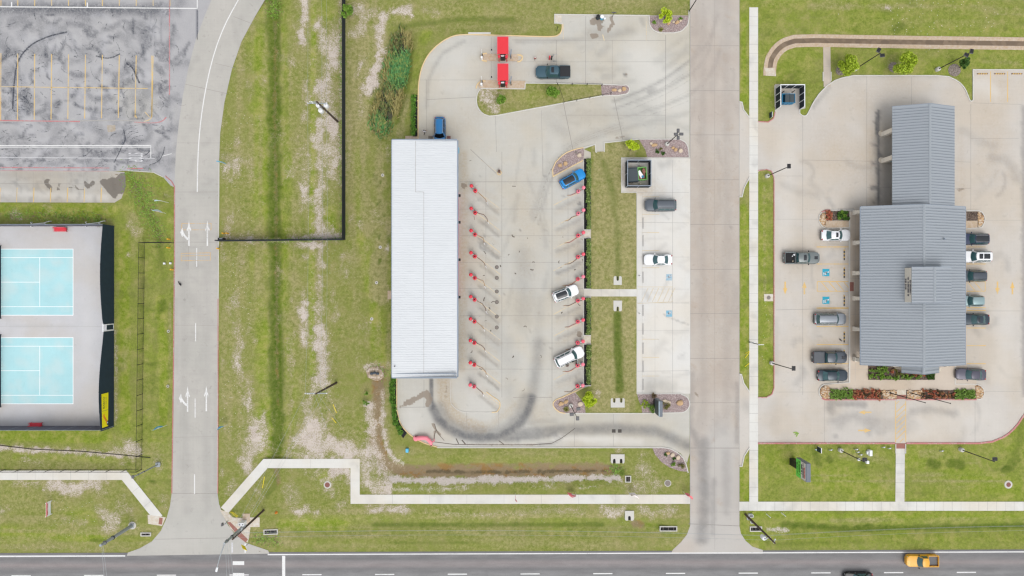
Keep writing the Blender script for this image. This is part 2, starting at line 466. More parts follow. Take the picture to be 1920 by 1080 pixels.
M = {}
M['grass'] = grass('lawn')
M['lot'] = concrete('lot_concrete', s2l((174,172,165)))
M['small_lot'] = concrete('pale_concrete', s2l((191,190,186)), var=.06)
M['street'] = concrete('brown_concrete', s2l((169,162,154)), var=.08, warm=s2l((164,155,146)), blot=.7, pale=s2l((172,171,168)))
M['drive'] = concrete('grey_concrete', s2l((166,163,157)), var=.09, blot=.8, pale=s2l((178,178,173)), warm=s2l((160,158,152)), streak=.10)
M['office_lot'] = concrete('warm_concrete', s2l((178,173,166)), var=.08)
M['walk'] = concrete('walk_concrete', s2l((194,193,188)), var=.05, blot=.3)
M['tan_walk'] = concrete('tan_concrete', s2l((182,171,158)), var=.05, blot=.3)
M['stall_concrete'] = concrete('old_concrete', s2l((163,160,154)), var=.12, blot=.8, brown=(.12,.105,.09))
M['slab'] = concrete('court_slab', s2l((176,176,178)), var=.05, blot=.35, streak=.03)
M['court'] = concrete('court_blue', s2l((154,193,198)), var=.06, blot=.3, streak=.05, warm=s2l((156,195,199)))
M['sealed'] = sealed('sealed_asphalt')
M['road'] = asphalt('road_asphalt')
M['joint'] = plain('joint_filler', (.25,.238,.22),.9, var=.25)
M['joint_dark'] = plain('dark_joint', (.085,.083,.08),.9, var=.25)
M['joint_pale'] = plain('pale_joint', (.32,.31,.295),.9, var=.2)
M['arrow_white'] = worn_paint('arrow_paint', (.66,.66,.65),(.42,.42,.41),.42)
M['white_line'] = worn_paint('white_road_paint', (.64,.64,.63),(.36,.36,.36),.34)
M['faded_white'] = worn_paint('faded_white_paint', (.56,.56,.57),(.40,.40,.42),.45)
M['yellow_line'] = worn_paint('yellow_paint', (.62,.42,.13),(.44,.41,.35),.42)
M['cream_line'] = worn_paint('cream_paint', (.56,.46,.29),(.42,.40,.37),.45)
M['amber_line'] = worn_paint('amber_paint', (.62,.40,.12),(.45,.39,.28),.42)
M['orange_line'] = worn_paint('orange_paint', (.58,.34,.10),(.40,.38,.34),.46)
M['red_line'] = worn_paint('red_paint', (.46,.14,.15),(.36,.30,.30),.46)
M['blue_paint'] = worn_paint('blue_paint', (.03,.30,.42),(.30,.40,.44),.25)
M['blue_faded'] = worn_paint('faded_blue_paint', (.16,.36,.48),(.45,.47,.48),.44)
M['kerb'] = plain('kerb_concrete', s2l((190,188,182)),.85, var=.10)
M['kerb_yellow'] = worn_paint('kerb_yellow', (.62,.47,.26),(.50,.46,.38),.30)
M['kerb_red'] = worn_paint('kerb_red', (.42,.16,.15),(.45,.36,.34),.40)
M['paver_red'] = plain('red_paver', (.27,.12,.095),.9, var=.2, scale=6)
M['pink_gravel'] = stone_bed('pink_gravel', (.34,.255,.245),(.27,.215,.21),(.42,.36,.345),9.0,(.22,.17,.165))
M['river_rock'] = stone_bed('river_rock', (.40,.25,.13),(.29,.18,.10),(.52,.42,.30),2.8)
M['mulch'] = stone_bed('bark_mulch', (.10,.07,.055),(.15,.11,.085),(.19,.15,.12),8.0,(.04,.03,.025))
M['black_mulch'] = stone_bed('black_mulch', (.014,.014,.016),(.03,.03,.032),(.045,.045,.045),9.0,(.008,.008,.008))
M['mud'] = stone_bed('mud', (.17,.125,.085),(.21,.16,.115),(.145,.11,.08),1.2,(.16,.12,.085))
M['white_roof'] = metal_roof('white_ribbed_roof', (.525,.545,.56),.45, grime=.10)
M['grey_roof'] = metal_roof('grey_seam_roof', s2l((143,149,155)),.36, grime=.06)
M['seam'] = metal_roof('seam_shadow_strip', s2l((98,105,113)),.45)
M['trim_grey'] = metal_roof('grey_trim', s2l((128,138,150)),.45)
M['trim_white'] = metal_roof('white_trim', (.70,.72,.74),.45)
M['tan_wall'] = plain('tan_stucco', (.42,.36,.28),.9, var=.12, scale=5)
M['tan_stone'] = stone_bed('tan_stone', (.60,.54,.45),(.66,.60,.51),(.52,.46,.37),3.5,(.42,.37,.29))
M['grey_wall'] = plain('grey_panel_wall', (.30,.31,.32),.7, var=.08)
M['window'] = glass('window_glass', (.03,.04,.045))
M['car_glass'] = glass('car_glass', (.035,.085,.092))
M['car_glass_dark'] = glass('dark_car_glass', (.010,.013,.017))
M['dark_metal'] = plain('dark_metal', (.018,.018,.02),.5,.3)
M['bronze'] = plain('bronze_metal', (.035,.03,.027),.5,.3)
M['steel'] = plain('galvanised_steel', (.30,.33,.35),.5,.3, var=.12)
M['grey_fixture'] = plain('grey_fixture', (.10,.10,.105),.5)
M['white_plastic'] = plain('white_plastic', (.72,.73,.74),.5)
M['wood'] = plain('pole_wood', (.075,.052,.038),.9, var=.3)
M['pale_wood'] = plain('weathered_wood', (.19,.16,.13),.9, var=.3)
M['black'] = plain('black_rubber', (.012,.012,.013),.8)
M['chrome'] = plain('alloy', (.42,.42,.43),.35,.8)
M['red'] = plain('red_plastic', (.62,.035,.055),.45)
M['red_canopy'] = plain('red_canopy', (.62,.028,.040),.55, var=.05)
M['pink'] = plain('faded_red_plastic', (.70,.19,.25),.5)
M['rose'] = plain('rose_plastic', (.66,.09,.13),.5)
M['pink_cloth'] = plain('pink_cloth', (.74,.22,.27),.8)
M['screen'] = plain('windscreen_cloth', (.012,.028,.045),.85, var=.25, scale=1.2)
M['black_screen'] = plain('black_fence_cloth', (.014,.02,.028),.85, var=.3)
M['grey_screen'] = plain('grey_wall_cloth', (.10,.10,.125),.85)
M['banner_yellow'] = plain('banner_yellow', (.78,.68,.01),.6, var=.05)
M['yellow'] = plain('yellow_plastic', (.75,.60,.02),.6)
M['orange'] = plain('orange_plastic', (.72,.22,.03),.6)
M['flag_blue'] = plain('flag_blue', (.10,.42,.62),.7)
M['flag_pale'] = plain('flag_pale', (.55,.70,.76),.7)
M['flag_red'] = plain('flag_red', (.70,.17,.19),.7)
M['flag_white'] = plain('flag_white', (.72,.66,.64),.7)
M['leaf_lime'] = leafmat('lime_leaves', (.38,.52,.015),(.58,.68,.05))
M['leaf_yg'] = leafmat('yellow_green_leaves', (.26,.38,.02),(.42,.52,.05))
M['leaf_green'] = leafmat('green_leaves', (.10,.22,.02),(.24,.38,.06))
M['leaf_dark'] = leafmat('dark_leaves', (.035,.10,.015),(.10,.20,.04))
M['leaf_hedge'] = leafmat('hedge_leaves', (.09,.18,.03),(.36,.44,.15))
M['leaf_hedge2'] = leafmat('bright_hedge_leaves', (.05,.15,.015),(.17,.34,.045))
M['leaf_red'] = leafmat('red_leaves', (.38,.09,.06),(.62,.24,.14),(.38,.24,.11))
M['leaf_olive'] = leafmat('olive_leaves', (.13,.13,.03),(.26,.25,.08))
M['leaf_brown'] = leafmat('brown_fronds', (.13,.085,.05),(.22,.17,.09))
M['reed'] = leafmat('reeds', (.035,.14,.045),(.13,.33,.10),(.20,.28,.07))
M['reed_dark'] = leafmat('dark_reeds', (.05,.09,.03),(.16,.21,.06),(.24,.20,.08))
M['trunk'] = plain('bark', (.11,.085,.065),.95, var=.3)
M['rock'] = plain('tan_rock', (.46,.31,.17),.9, var=.30, scale=2.5)
M['rock_pale'] = plain('pale_rock', (.52,.43,.33),.9, var=.2, scale=2.5)
M['iron'] = plain('cast_iron', (.20,.175,.155),.7,.3)
M['rusty'] = plain('rusty_iron', (.20,.085,.07),.85)
M['cast'] = plain('precast_concrete', s2l((186,184,178)),.9, var=.10)
M['void'] = plain('dark_void', (.012,.012,.012),.95)
M['skin'] = plain('skin', (.42,.24,.17),.6)
M['yellow_stop'] = plain('stop_yellow', (.58,.36,.05),.8, var=.2)
M['orange_yellow'] = plain('bollard_yellow', (.78,.42,.03),.6)
M['yellow_bollard'] = plain('pale_bollard', (.70,.62,.50),.7)
M['bird'] = plain('bird_feathers', (.012,.012,.015),.5)
M['shirt_white'] = plain('white_shirt', (.70,.69,.70),.85)
M['shirt_tan'] = plain('grey_brown_shirt', (.22,.17,.16),.85)
M['trousers'] = plain('dark_trousers', (.02,.022,.03),.85)
M['hair_dark'] = plain('dark_hair', (.015,.012,.01),.7)
M['hair_brown'] = plain('brown_hair', (.13,.07,.045),.7)

def scuff(name, col, lo=.42, hi=.62, amax=.9):
    t = NT(name); p = t.pos(); n = t.noise(p, 3.5,6,.75)
    t.out(col, .85,0,.2); t.set(t.b.inputs['Alpha'], t.ramp(n, lo, hi, 0.0, amax)); return t.m
M['scuff'] = scuff('rubber_scuff', (.075,.085,.105),.42,.66,.75); M['tyre'] = scuff('tyre_track', (.07,.075,.09),.30,.60,.85); M['faint_tyre'] = scuff('faint_tyre_track', (.12,.12,.12),.42,.78,.30); M['crack'] = scuff('wet_crack', (.11,.09,.075),.25,.5,.9)
M['heap'] = stone_bed('heap_soil', (.42,.345,.265),(.34,.26,.18),(.52,.45,.38),3.0,(.26,.20,.14))
M['sign_stone'] = plain('pale_limestone', (.66,.61,.53),.9, var=.14, scale=4)
M['reed_dry'] = leafmat('dry_reeds', (.18,.17,.05),(.36,.31,.12))
M['leaf_grass'] = leafmat('ornamental_grass', (.15,.27,.04),(.32,.46,.12))
M['court_line'] = worn_paint('court_paint', (.86,.87,.87),(.62,.70,.72),.30)
# vegetation maps (photo pixels)
R_, G_, B_, A_ = 0,1,2,3
rg = random.Random(11)
GST = [  # soil, lush, dry, dark
 # verge beside the curved drive
 (A_, [(512,-30),(512,200),(514,420),(515,600),(517,760),(518,845)],17,.95,.9,.45),(G_, [(512,-30),(512,200),(514,420),(515,600),(517,760),(518,845)],42,.9,.9,.5),
 (G_, [(488,60),(485,420),(488,600),(490,800)],14,.55,1,.5),(G_, [(540,120),(540,420),(545,640),(548,760)],14,.5,1,.5),
 (G_, [(588,0),(588,300),(584,460),(586,700)],7,.9,.7,.3),(G_, [(612,20)],32,.6),(G_, [(622,395),(620,440)],16,.6),
 (B_, [(455,60),(440,250),(430,420)],24,.55,1),(B_, [(545,30),(545,700)],20,.5,1),(B_, [(440,640),(430,820)],22,.5,1),
 (R_, [(568,-10),(571,25),(566,75)],7,.85),(R_, [(552,50)],5,.5),(R_, [(595,50),(606,70),(612,100)],8,.7),(R_, [(640,-10),(641,220)],5,.62),
 (R_, [(630,60),(618,110),(612,160),(620,230),(630,300)],19,.66,.8),(R_, [(575,180),(572,190)],8,.6),(R_, [(600,230),(602,330),(596,420)],9,.78),(R_, [(612,285),(630,300),(620,330)],16,.72),
 (R_, [(575,300),(568,340),(572,390)],10,.5),(R_, [(600,420)],8,.6),(R_, [(545,448),(590,446),(640,443)],5,.8),(R_, [(560,458),(600,460),(602,500)],7,.7),(R_, [(572,485)],6,.7),(R_, [(600,500),(598,530),(600,610)],7,.6),
 (R_, [(570,570),(569,595)],6,.75),(R_, [(598,570),(594,620)],7,.66),(R_, [(630,575),(628,600)],6,.5),(R_, [(596,622),(602,660),(606,690),(598,715)],12,.9),(R_, [(572,625),(571,650)],5,.6),
 (R_, [(596,700),(588,735),(575,760),(575,790)],9,.62),(R_, [(585,790),(580,830),(600,845)],20,.9),(R_, [(610,735),(628,770)],7,.55),
 (R_, [(565,825),(620,840),(690,850)],17,.85),(R_, [(540,850),(640,862),(690,862)],8,.6),(R_, [(470,800),(482,830),(470,850),(462,870)],15,.82),(R_, [(430,575),(450,640),(445,690),(462,760),(475,800)],9,.55,.9),(R_, [(425,312)],13,.7),(R_, [(432,408),(425,440)],8,.6),(R_, [(420,447),(480,450),(540,452)],4,.6),(R_, [(520,100),(530,110)],5,.4),
 (R_, [(440,900),(432,925)],9,.5),(R_, [(455,480),(452,500)],8,.45),(R_, [(470,330),(465,300)],9,.4),(R_, [(415,520)],5,.4),
 # between the black fence and the wash
 (G_, [(668,280),(672,420),(700,560),(712,680)],14,.6,1),(B_, [(712,300),(716,370),(722,420)],18,.7,.9),(B_, [(690,430),(680,520),(660,600)],18,.55,1),(A_, [(705,330),(716,420),(716,520)],10,.35,1,.9),
 (R_, [(725,470)],6,.7),(R_, [(660,410)],6,.5),(R_, [(655,480),(650,520)],12,.3),(R_, [(700,695),(690,688),(715,690)],9,.7),
 (R_, [(668,20),(700,25),(668,60)],14,.62,1),(R_, [(718,32),(712,60),(706,120),(700,150)],8,.85),(R_, [(740,22),(765,20)],9,.85),(R_, [(700,150),(690,175),(682,165)],8,.75),(R_, [(678,110),(672,140)],6,.55),(R_, [(676,180),(676,220)],7,.45),(R_, [(795,18),(820,25)],6,.45),
 (B_, [(660,90),(662,240)],14,.6,1),(G_, [(800,60),(790,85),(780,120),(770,160)],12,.5),(G_, [(652,25)],9,.7),
 (A_, [(735,45),(760,48),(800,42),(835,38),(870,33),(960,37)],9,.6,.9),(A_, [(728,90),(718,120),(708,160),(700,235)],9,.75,1),(A_, [(740,70),(735,170),(715,235)],18,.6,1),(A_, [(770,80),(766,150),(745,230)],7,.6),(B_, [(760,180),(750,250)],9,.7),
 # the damp channel south of the wash
 (A_, [(700,700),(690,715)],7,.3),(R_, [(694,760),(696,810),(704,850),(712,890)],7,.85),(R_, [(716,740),(716,800),(724,840),(745,868)],5,.8),(R_, [(690,840),(690,900),(715,915)],13,.75),
 (B_, [(760,846),(900,850),(1100,850)],10,.45,1),(G_, [(780,842),(1150,842)],6,.35,1),(A_, [(1140,880),(1165,885)],9,.75),(A_, [(800,885),(960,888),(1130,882)],5,.9,.8,.8),
 (R_, [(1160,908),(1180,915)],9,.4),(R_, [(1205,880),(1210,900),(1200,915)],14,.55),(R_, [(1230,905),(1232,920)],10,.55),(R_, [(1160,845)],7,.5),(R_, [(1212,850),(1200,860)],8,.4),
 (R_, [(735,950),(770,957),(690,952)],5,.5),(R_, [(738,955),(762,956)],7,.8),(R_, [(690,960),(700,962)],7,.5),(R_, [(800,962),(900,966),(1080,958)],5,.45),(R_, [(1130,950),(1150,960),(1165,955)],11,.72),(R_, [(1200,952),(1225,962),(1255,958)],10,.66),(R_, [(1010,955),(1090,957)],6,.45),
 (R_, [(560,960),(575,955),(590,962)],7,.7),(R_, [(620,890),(650,885),(655,905)],9,.75),(R_, [(605,880),(590,890)],7,.5),(R_, [(545,910),(550,930)],12,.5),(R_, [(615,909)],11,.8),(R_, [(625,930),(620,922)],6,.6),(R_, [(478,915),(485,930)],7,.5),
 (G_, [(610,900)],16,.6),(G_, [(530,985),(640,985)],14,.8),(A_, [(700,985),(1130,985)],7,.7,1),(A_, [(740,1018),(900,1017)],6,.55,1),(G_, [(700,1000),(1200,1000)],10,.5,1),(A_, [(1195,982),(1255,992)],7,.5),(G_, [(1210,988),(1240,990)],7,.8),(B_, [(520,1018),(560,1020)],10,.6),(B_, [(700,972),(1290,970)],7,.5,1),
 (A_, [(500,930),(518,905),(520,882)],8,.55),(R_, [(1180,973)],7,.6),(B_, [(420,1000),(520,1015)],14,.3),
 # median beside the small parking lot
 (A_, [(1130,300),(1148,360),(1158,440),(1158,520)],11,.55,1),(A_, [(1157,590),(1158,640),(1162,730)],11,.85,.8,.3),(G_, [(1113,300),(1113,430),(1118,520)],9,.45,1),(G_, [(1180,565),(1120,620)],9,.5),(R_, [(1120,735),(1122,745)],4,.6),(A_, [(1180,735)],9,.25),
 # island with the fence
 (R_, [(915,180),(922,195)],15,.72),(R_, [(905,175),(930,172)],8,.6),(G_, [(945,185),(1030,175)],12,.5),
 # north-east
 (G_, [(1395,40),(1395,190)],8,.9,.8),(G_, [(1450,35),(1560,32)],16,.5),(G_, [(1450,180),(1470,120),(1520,120)],30,.55),(A_, [(1680,55),(1690,48)],13,.62),(A_, [(1605,57)],10,.5),(A_, [(1885,55)],7,.6),(B_, [(1520,15),(1700,12),(1920,20)],14,.55,1),(R_, [(1580,15),(1590,12)],5,.4),(R_, [(1655,15),(1668,15)],4,.7),(B_, [(1560,110),(1580,130)],8,.3),(R_, [(1575,132)],8,.35),(R_, [(1676,125)],9,.55),(R_, [(1790,131)],12,.5),
 (B_, [(1640,100),(1780,105)],10,.4,1),(B_, [(1850,110),(1910,115)],9,.35),
 (G_, [(1395,390),(1395,700)],9,.95,.8),(G_, [(1428,350),(1440,735)],12,.65),(B_, [(1433,350),(1434,560)],4,.5,.8),
 (G_, [(1395,860),(1395,935)],9,.9),
 # south-east lawns
 (G_, [(1430,860),(1660,920)],50,.7,1),(G_, [(1710,860),(1910,920)],45,.7,1),(B_, [(1500,895),(1670,905)],14,.4,1),(B_, [(1720,900),(1880,905)],14,.4,1),(B_, [(1580,850),(1660,865)],12,.35),(B_, [(1730,850),(1830,862)],10,.35),
 (A_, [(1530,850),(1535,870)],10,.62),(A_, [(1555,862)],10,.7),(A_, [(1745,868),(1755,872)],13,.8),(A_, [(1782,870),(1800,872)],12,.72),(A_, [(1618,872)],12,.62),(A_, [(1905,855),(1890,880)],12,.55),(A_, [(1920,780),(1905,850)],11,.5),(A_, [(1612,907)],7,.2),
 (G_, [(1400,965),(1920,968)],8,.75,1),(A_, [(1470,985),(1600,993),(1760,990),(1920,987)],9,.82,1),(A_, [(1440,1020),(1620,1016)],7,.5,1),(G_, [(1450,1010),(1920,1010)],16,.6,1),(B_, [(1560,975),(1920,972)],7,.45,1),(B_, [(1720,985)],10,.3),(R_, [(1393,1020),(1430,1030)],4,.3),(R_, [(1472,960),(1440,963)],4,.3),
 # south-west
 (G_, [(0,815),(200,820)],14,.9,.8),(G_, [(30,855),(220,862)],10,.7),(G_, [(20,925),(60,945)],20,.4),(G_, [(130,950),(170,970)],20,.5),(G_, [(10,1000),(190,1005)],18,.8,.8),(B_, [(60,870),(80,860)],16,.5),(B_, [(230,950),(255,970)],14,.5),
 (R_, [(-20,838),(60,843),(160,848),(225,853)],5,.85,.8),(R_, [(225,845),(240,840),(250,850)],13,.78),(R_, [(232,870)],7,.5),(R_, [(30,905),(70,907)],7,.55),(R_, [(100,910),(150,915),(180,905)],13,.85),(R_, [(170,905),(200,900)],6,.6),(R_, [(45,862),(75,868)],7,.5),(R_, [(185,960),(215,975),(200,985)],11,.7),(R_, [(225,945),(240,955),(215,965)],8,.5),(R_, [(0,960),(20,955)],7,.55),(R_, [(115,975),(160,980)],6,.45),(R_, [(232,930)],5,.5),(R_, [(300,860),(295,880)],9,.5),(R_, [(305,935),(310,950)],7,.5),(R_, [(10,1026),(130,1030),(235,1030)],4,.35),(R_, [(248,985)],11,.4),(A_, [(10,1014),(200,1016)],5,.25),
 (A_, [(283,905),(285,920)],8,.35),(G_, [(305,840),(285,830)],14,.6),
 # beside the courts
 (G_, [(232,440),(232,560),(235,800)],14,.95,.9),(B_, [(248,400),(258,430),(250,480)],14,.55,1),(R_, [(240,420),(256,440)],8,.5),(R_, [(240,478)],5,.6),(R_, [(216,620),(218,720),(216,795)],3,.6),(B_, [(240,620),(230,690)],10,.4),
 (A_, [(243,330),(262,370),(285,410),(298,450),(300,500)],13,.55,.9),(A_, [(290,420),(305,520),(290,640),(283,740)],10,.42,1),(G_, [(290,480),(295,560)],12,.4),(G_, [(298,560),(305,650),(305,790)],11,1,.9),(G_, [(270,350),(262,380)],10,.5),(G_, [(300,345),(315,400),(318,480)],14,.5),(G_, [(240,440),(272,460)],9,.4),
 (B_, [(318,570),(318,720)],4,.5),(R_, [(310,365),(318,368)],3,.5),(A_, [(290,338)],7,.3),
 (G_, [(10,392),(215,396)],15,.75),(R_, [(20,400),(40,408)],9,.6),(R_, [(90,388),(88,410)],8,.35),(R_, [(115,412),(130,414)],6,.3),(A_, [(45,395),(60,400)],9,.3),(A_, [(120,405),(150,400)],9,.35),(A_, [(185,410),(210,405)],8,.35),(B_, [(198,390)],6,.5),
]
GRECT = [ # channel, x0, y0, x1, y1, value, feather px
 (B_, 655,-60,1050,62,.42,8),(B_, 655,60,740,262,.55,8),(B_, 412,-60,735,860,.38,10),(B_, 1107,265,1194,775,.74,6),(B_, 895,160,1130,216,.45,4),(B_, 1045,-60,1292,30,.5,5),
 (G_, 1386,-60,2400,1031,.46,6),(B_, -400,830,330,1035,.42,8),(B_, 410,940,1292,1031,.36,8),(G_, -400,800,330,1035,.30,8),(G_, 215,330,327,930,.38,6),(G_, 410,960,1292,1031,.30,8),(B_, 720,840,1292,960,.28,8),(B_, 1420,-60,2400,66,.22,8),
]
GST2 = [(3, [(800,886),(880,887),(980,887),(1135,884)],5,.8,1,.9),(0, [(513,40),(513,200),(515,420),(516,600),(518,760)],5,.56,1,.9), # 0 brown mud, 1 white gravel, 2 flecks
 (0, [(712,700),(706,740),(704,800),(708,845),(722,876),(750,884),(820,886),(960,886),(1100,884),(1145,883)],11.5,1.1,.8,.4),(0, [(700,690),(716,700)],12,.6),(0, [(760,876),(1000,873),(1130,873)],6,.8,1),(0, [(860,897),(1060,897),(1170,900)],5,.5),(0, [(1190,983),(1200,985)],8,.8),
 (0, [(520,882),(521,905)],6,.7),(0, [(728,170),(722,185)],6,.4),(0, [(506,4),(510,14)],9,.5),
 (0, [(700,20),(690,30)],20,.35),
 (1, [(692,840),(694,870),(700,895)],12,.55),(1, [(724,842),(735,858),(755,870)],4,.9),(1, [(735,898),(760,902),(860,902),(980,900),(1100,898),(1160,897)],6.5,1),(1, [(800,917),(830,920)],8,.5),(1, [(1000,914),(1040,912)],7,.5),(1, [(1440,993),(1475,995)],6,.8),(1, [(735,918),(800,918),(880,915)],5,.6),(1, [(1090,915),(1120,912)],6,.6),(1, [(1140,910)],5,.5),
 (1, [(575,840),(600,850),(580,815)],12,.45),(1, [(600,650),(604,680)],7,.35),
 (2, [(1700,30),(1760,15),(1800,25),(1780,50),(1740,55)],40,.9,1),(2, [(1850,30)],40,.35,1),(2, [(1580,20)],30,.3),(2, [(700,110),(690,170)],14,.5),(2, [(100,950),(200,980)],60,.28,1),(2, [(560,960),(700,970),(1200,970)],30,.2,1),(2, [(1440,570),(1430,690)],9,.25),(2, [(440,200),(450,500),(440,800)],40,.34,1),(2, [(600,100),(600,850)],46,.34,1),(2, [(690,300),(690,660)],30,.12),(2, [(60,840),(200,850)],9,.5),
]
GST = [(c[0], c[1], c[2] * 1.5, c[3] * .86,1.0,.95) if c[0] == R_ else c for c in GST]
GST += [(R_, c[1], c[2] * 2.1 + 3, c[3] * .42,1.0,.9) for c in GST if c[0] == R_ and 412 < (c[1][0][0] if isinstance(c[1][0],(tuple, list)) else c[1][0]) < 735]
GST2 = [(c[0], c[1], c[2] * 1.35, c[3] * .82,1.0,.7) if c[0] < 2 else c for c in GST2]
def gmask(X, Y):
    A = np.zeros((len(X),4))
    rects(X, Y, A, GRECT); paint(X, Y, A, GST)
    A[:, 2] = np.clip(A[:, 2] + (fbm(X / 60, Y / 35,5) - .5) * .5,0,1)
    A[:, 1] = np.clip(A[:, 1] + (fbm(X / 70, Y / 30,9) - .5) * .45,0,1)
    ea = np.where((X > 655) & (X < 738) & (Y > 270) & (Y < 690),1.0,0.0) * sstep(660,720, X); A[:, 2] = np.clip(A[:, 2] + ea * sstep(.46,.62, fbm(X / 34, Y / 55,51)) * .6,0,1); A[:, 3] = np.clip(A[:, 3] + ea * sstep(.56,.74, fbm(X / 9, Y / 13,52)) * .6,0,1); A[:, 1] = np.clip(A[:, 1] + ea * .3,0,1)
    A[:, 3] = np.clip(A[:, 3] + np.where((X > 1386) | (X < 330), sstep(.60,.80, fbm(X / 45, Y / 22,57)) * .5,0),0,1)
    # mowing lines
    A[:, 2] = np.clip(A[:, 2] + np.where((X > 1386) | (Y > 955),(vnoise(X / 220, Y / 5.5,31) - .5) * .55,0),0,1)
    A[:, 2] = np.clip(A[:, 2] + np.where((X > 412) & (X < 735) & (Y < 860),(vnoise(X / 8, Y / 160,33) - .5) * .45,0),0,1)
    A[:, 0] = np.clip(A[:, 0] + np.where((X > 412) & (X < 735) & (Y < 960), sstep(.55,.78, fbm(X / 26, Y / 40,41)) * .36,0),0,1)
    return A
def gmask2(X, Y):
    A = np.zeros((len(X),4)); paint(X, Y, A, GST2); return A
DITCH = [([(512,-60),(512,200),(514,420),(515,600),(517,850)],26,.75),([(702,720),(704,800),(710,850),(730,880),(820,886),(1145,884)],22,.7),
         ([(760,70),(745,130),(722,200),(710,240)],34,.8),([(770,45),(960,37)],18,.35),([(1148,330),(1158,440),(1158,520)],24,.3),([(1158,585),(1160,735)],20,.35),
         ([(560,986),(1230,986)],18,.35),([(1480,990),(1980,990)],20,.4),([(285,440),(300,560),(290,780)],24,.3)]
def relief(X, Y):
    z = np.zeros(len(X)); T = np.zeros((len(X),1))
    for pts, hw, dep in DITCH:
        T[:] = 0; paint(X, Y, T, [(0, pts, hw, 1.0,1.0,.1)]); z = np.minimum(z, -dep * T[:, 0])
    return z
def add_attr(o, name, A, n):
    B = np.zeros((len(o.data.vertices),4)); B[:n] = A
    at = o.data.attributes.new(name, 'FLOAT_COLOR', 'POINT'); at.data.foreach_set('color', B.astype(np.float32).ravel())
def ground():
    st = .3
    gx = np.arange(-97,97.01, st); gy = np.arange(-58,58.01, st); nx, ny = len(gx), len(gy)
    xx, yy = np.meshgrid(gx, gy); xx, yy = xx.ravel(), yy.ravel()
    X, Y = xx * S + CX, CY - yy * S
    z = relief(X, Y)
    edge = np.minimum(np.minimum(xx + 97,97 - xx), np.minimum(yy + 58,58 - yy)); z *= sstep(0,3, edge)
    V = np.column_stack([xx, yy, z])
    i = np.arange(nx * ny).reshape(ny, nx)
    F = np.column_stack([i[:-1, :-1].ravel(), i[:-1,1:].ravel(), i[1:, 1:].ravel(), i[1:, :-1].ravel()])
    x1, y1 = gx[-1], gy[-1]; x0, y0 = gx[0], gy[0]; B = 1600
    ring_in = list(i[0, :]) + list(i[1:, -1]) + list(i[-1,-2::-1]) + list(i[-2:0:-1,0])
    extra = [(B * (1 if V[k][0] > 0 else -1) if abs(V[k][0]) / 97 >= abs(V[k][1]) / 58 else V[k][0] * B / 97, B * (1 if V[k][1] > 0 else -1) if abs(V[k][0]) / 97 < abs(V[k][1]) / 58 else V[k][1] * B / 58,0) for k in ring_in]
    b = len(V); m = len(ring_in)
    F2 = [(ring_in[k], b + k, b + (k + 1) % m, ring_in[(k + 1) % m]) for k in range(m)]
    me = bpy.data.meshes.new('ground'); me.from_pydata(V.tolist() + extra, [], F.tolist() + F2)
    me.materials.append(M['grass'])
    me.polygons.foreach_set('use_smooth', np.ones(len(me.polygons), bool))
    o = bpy.data.objects.new('ground', me); COL.objects.link(o); tag(o, kind='structure')
    ex = np.array(extra); XX = np.concatenate([X, np.full(m, -5000.)]); YY = np.concatenate([Y, np.full(m, -5000.)])
    add_attr(o, 'wear', gmask(XX, YY), len(XX)); add_attr(o, 'wear2', gmask2(XX, YY), len(XX))
ground()
def grass_patch(name, poly, z):
    o = sheet(name, poly, z, M['grass'],.3, gmask)
    V = np.empty(len(o.data.vertices) * 3); o.data.vertices.foreach_get('co', V); V = V.reshape(-1,3)
    add_attr(o, 'wear2', gmask2(V[:, 0] * S + CX, CY - V[:, 1] * S), len(V))
    return o

# outlines
DRIVE_L = [(322,925),(325,700),(327,480),(327,350),(330,285),(335,235),(343,180),(354,125),(368,72),(384,30),(400,-8),(425,-60)]
DRIVE_R = [(408,925),(409,700),(410,450),(411,305),(413,250),(421,192),(435,130),(453,78),(476,35),(498,-2),(535,-60)]
FLARE_L = [(240,1036),(262,1028),(285,1015),(302,995),(313,970),(319,948),(322,925)]
FLARE_R = [(408,925),(411,945),(418,965),(428,985),(441,1002),(462,1018),(503,1032)]
DRIVE = FLARE_L + DRIVE_L[1:] + DRIVE_R[::-1] + FLARE_R[1:] + [(505,1038),(238,1042)]
WASH_W = smooth_px([(745,770),(750,795),(768,815),(792,830),(820,838)],2)
WASH_NW = smooth_px([(784,190),(785,152),(792,122),(806,98),(828,78),(852,66),(880,65)],2)
NOTCH = smooth_px([(1030,69),(1045,68),(1053,60),(1054,46)],2)
WASH = [(1293,29),(1293,850),(1288,868),(1276,850),(1258,841),(1240,838),(820,838)] + WASH_W[::-1] + [(745,700),(745,262),(784,262)] + WASH_NW + [(1020,69)] + NOTCH + [(1040,44),(1040,28)]
STREET = [(1294,-60),(1386,-60),(1386,985),(1389,1000),(1398,1014),(1411,1025),(1430,1031),(1430,1038),(1258,1038),(1262,1030),(1277,1016),(1288,1002),(1294,985)]
SMALL = [(1165,297),(1294,297),(1294,738),(1194,738),(1194,361),(1165,361)]
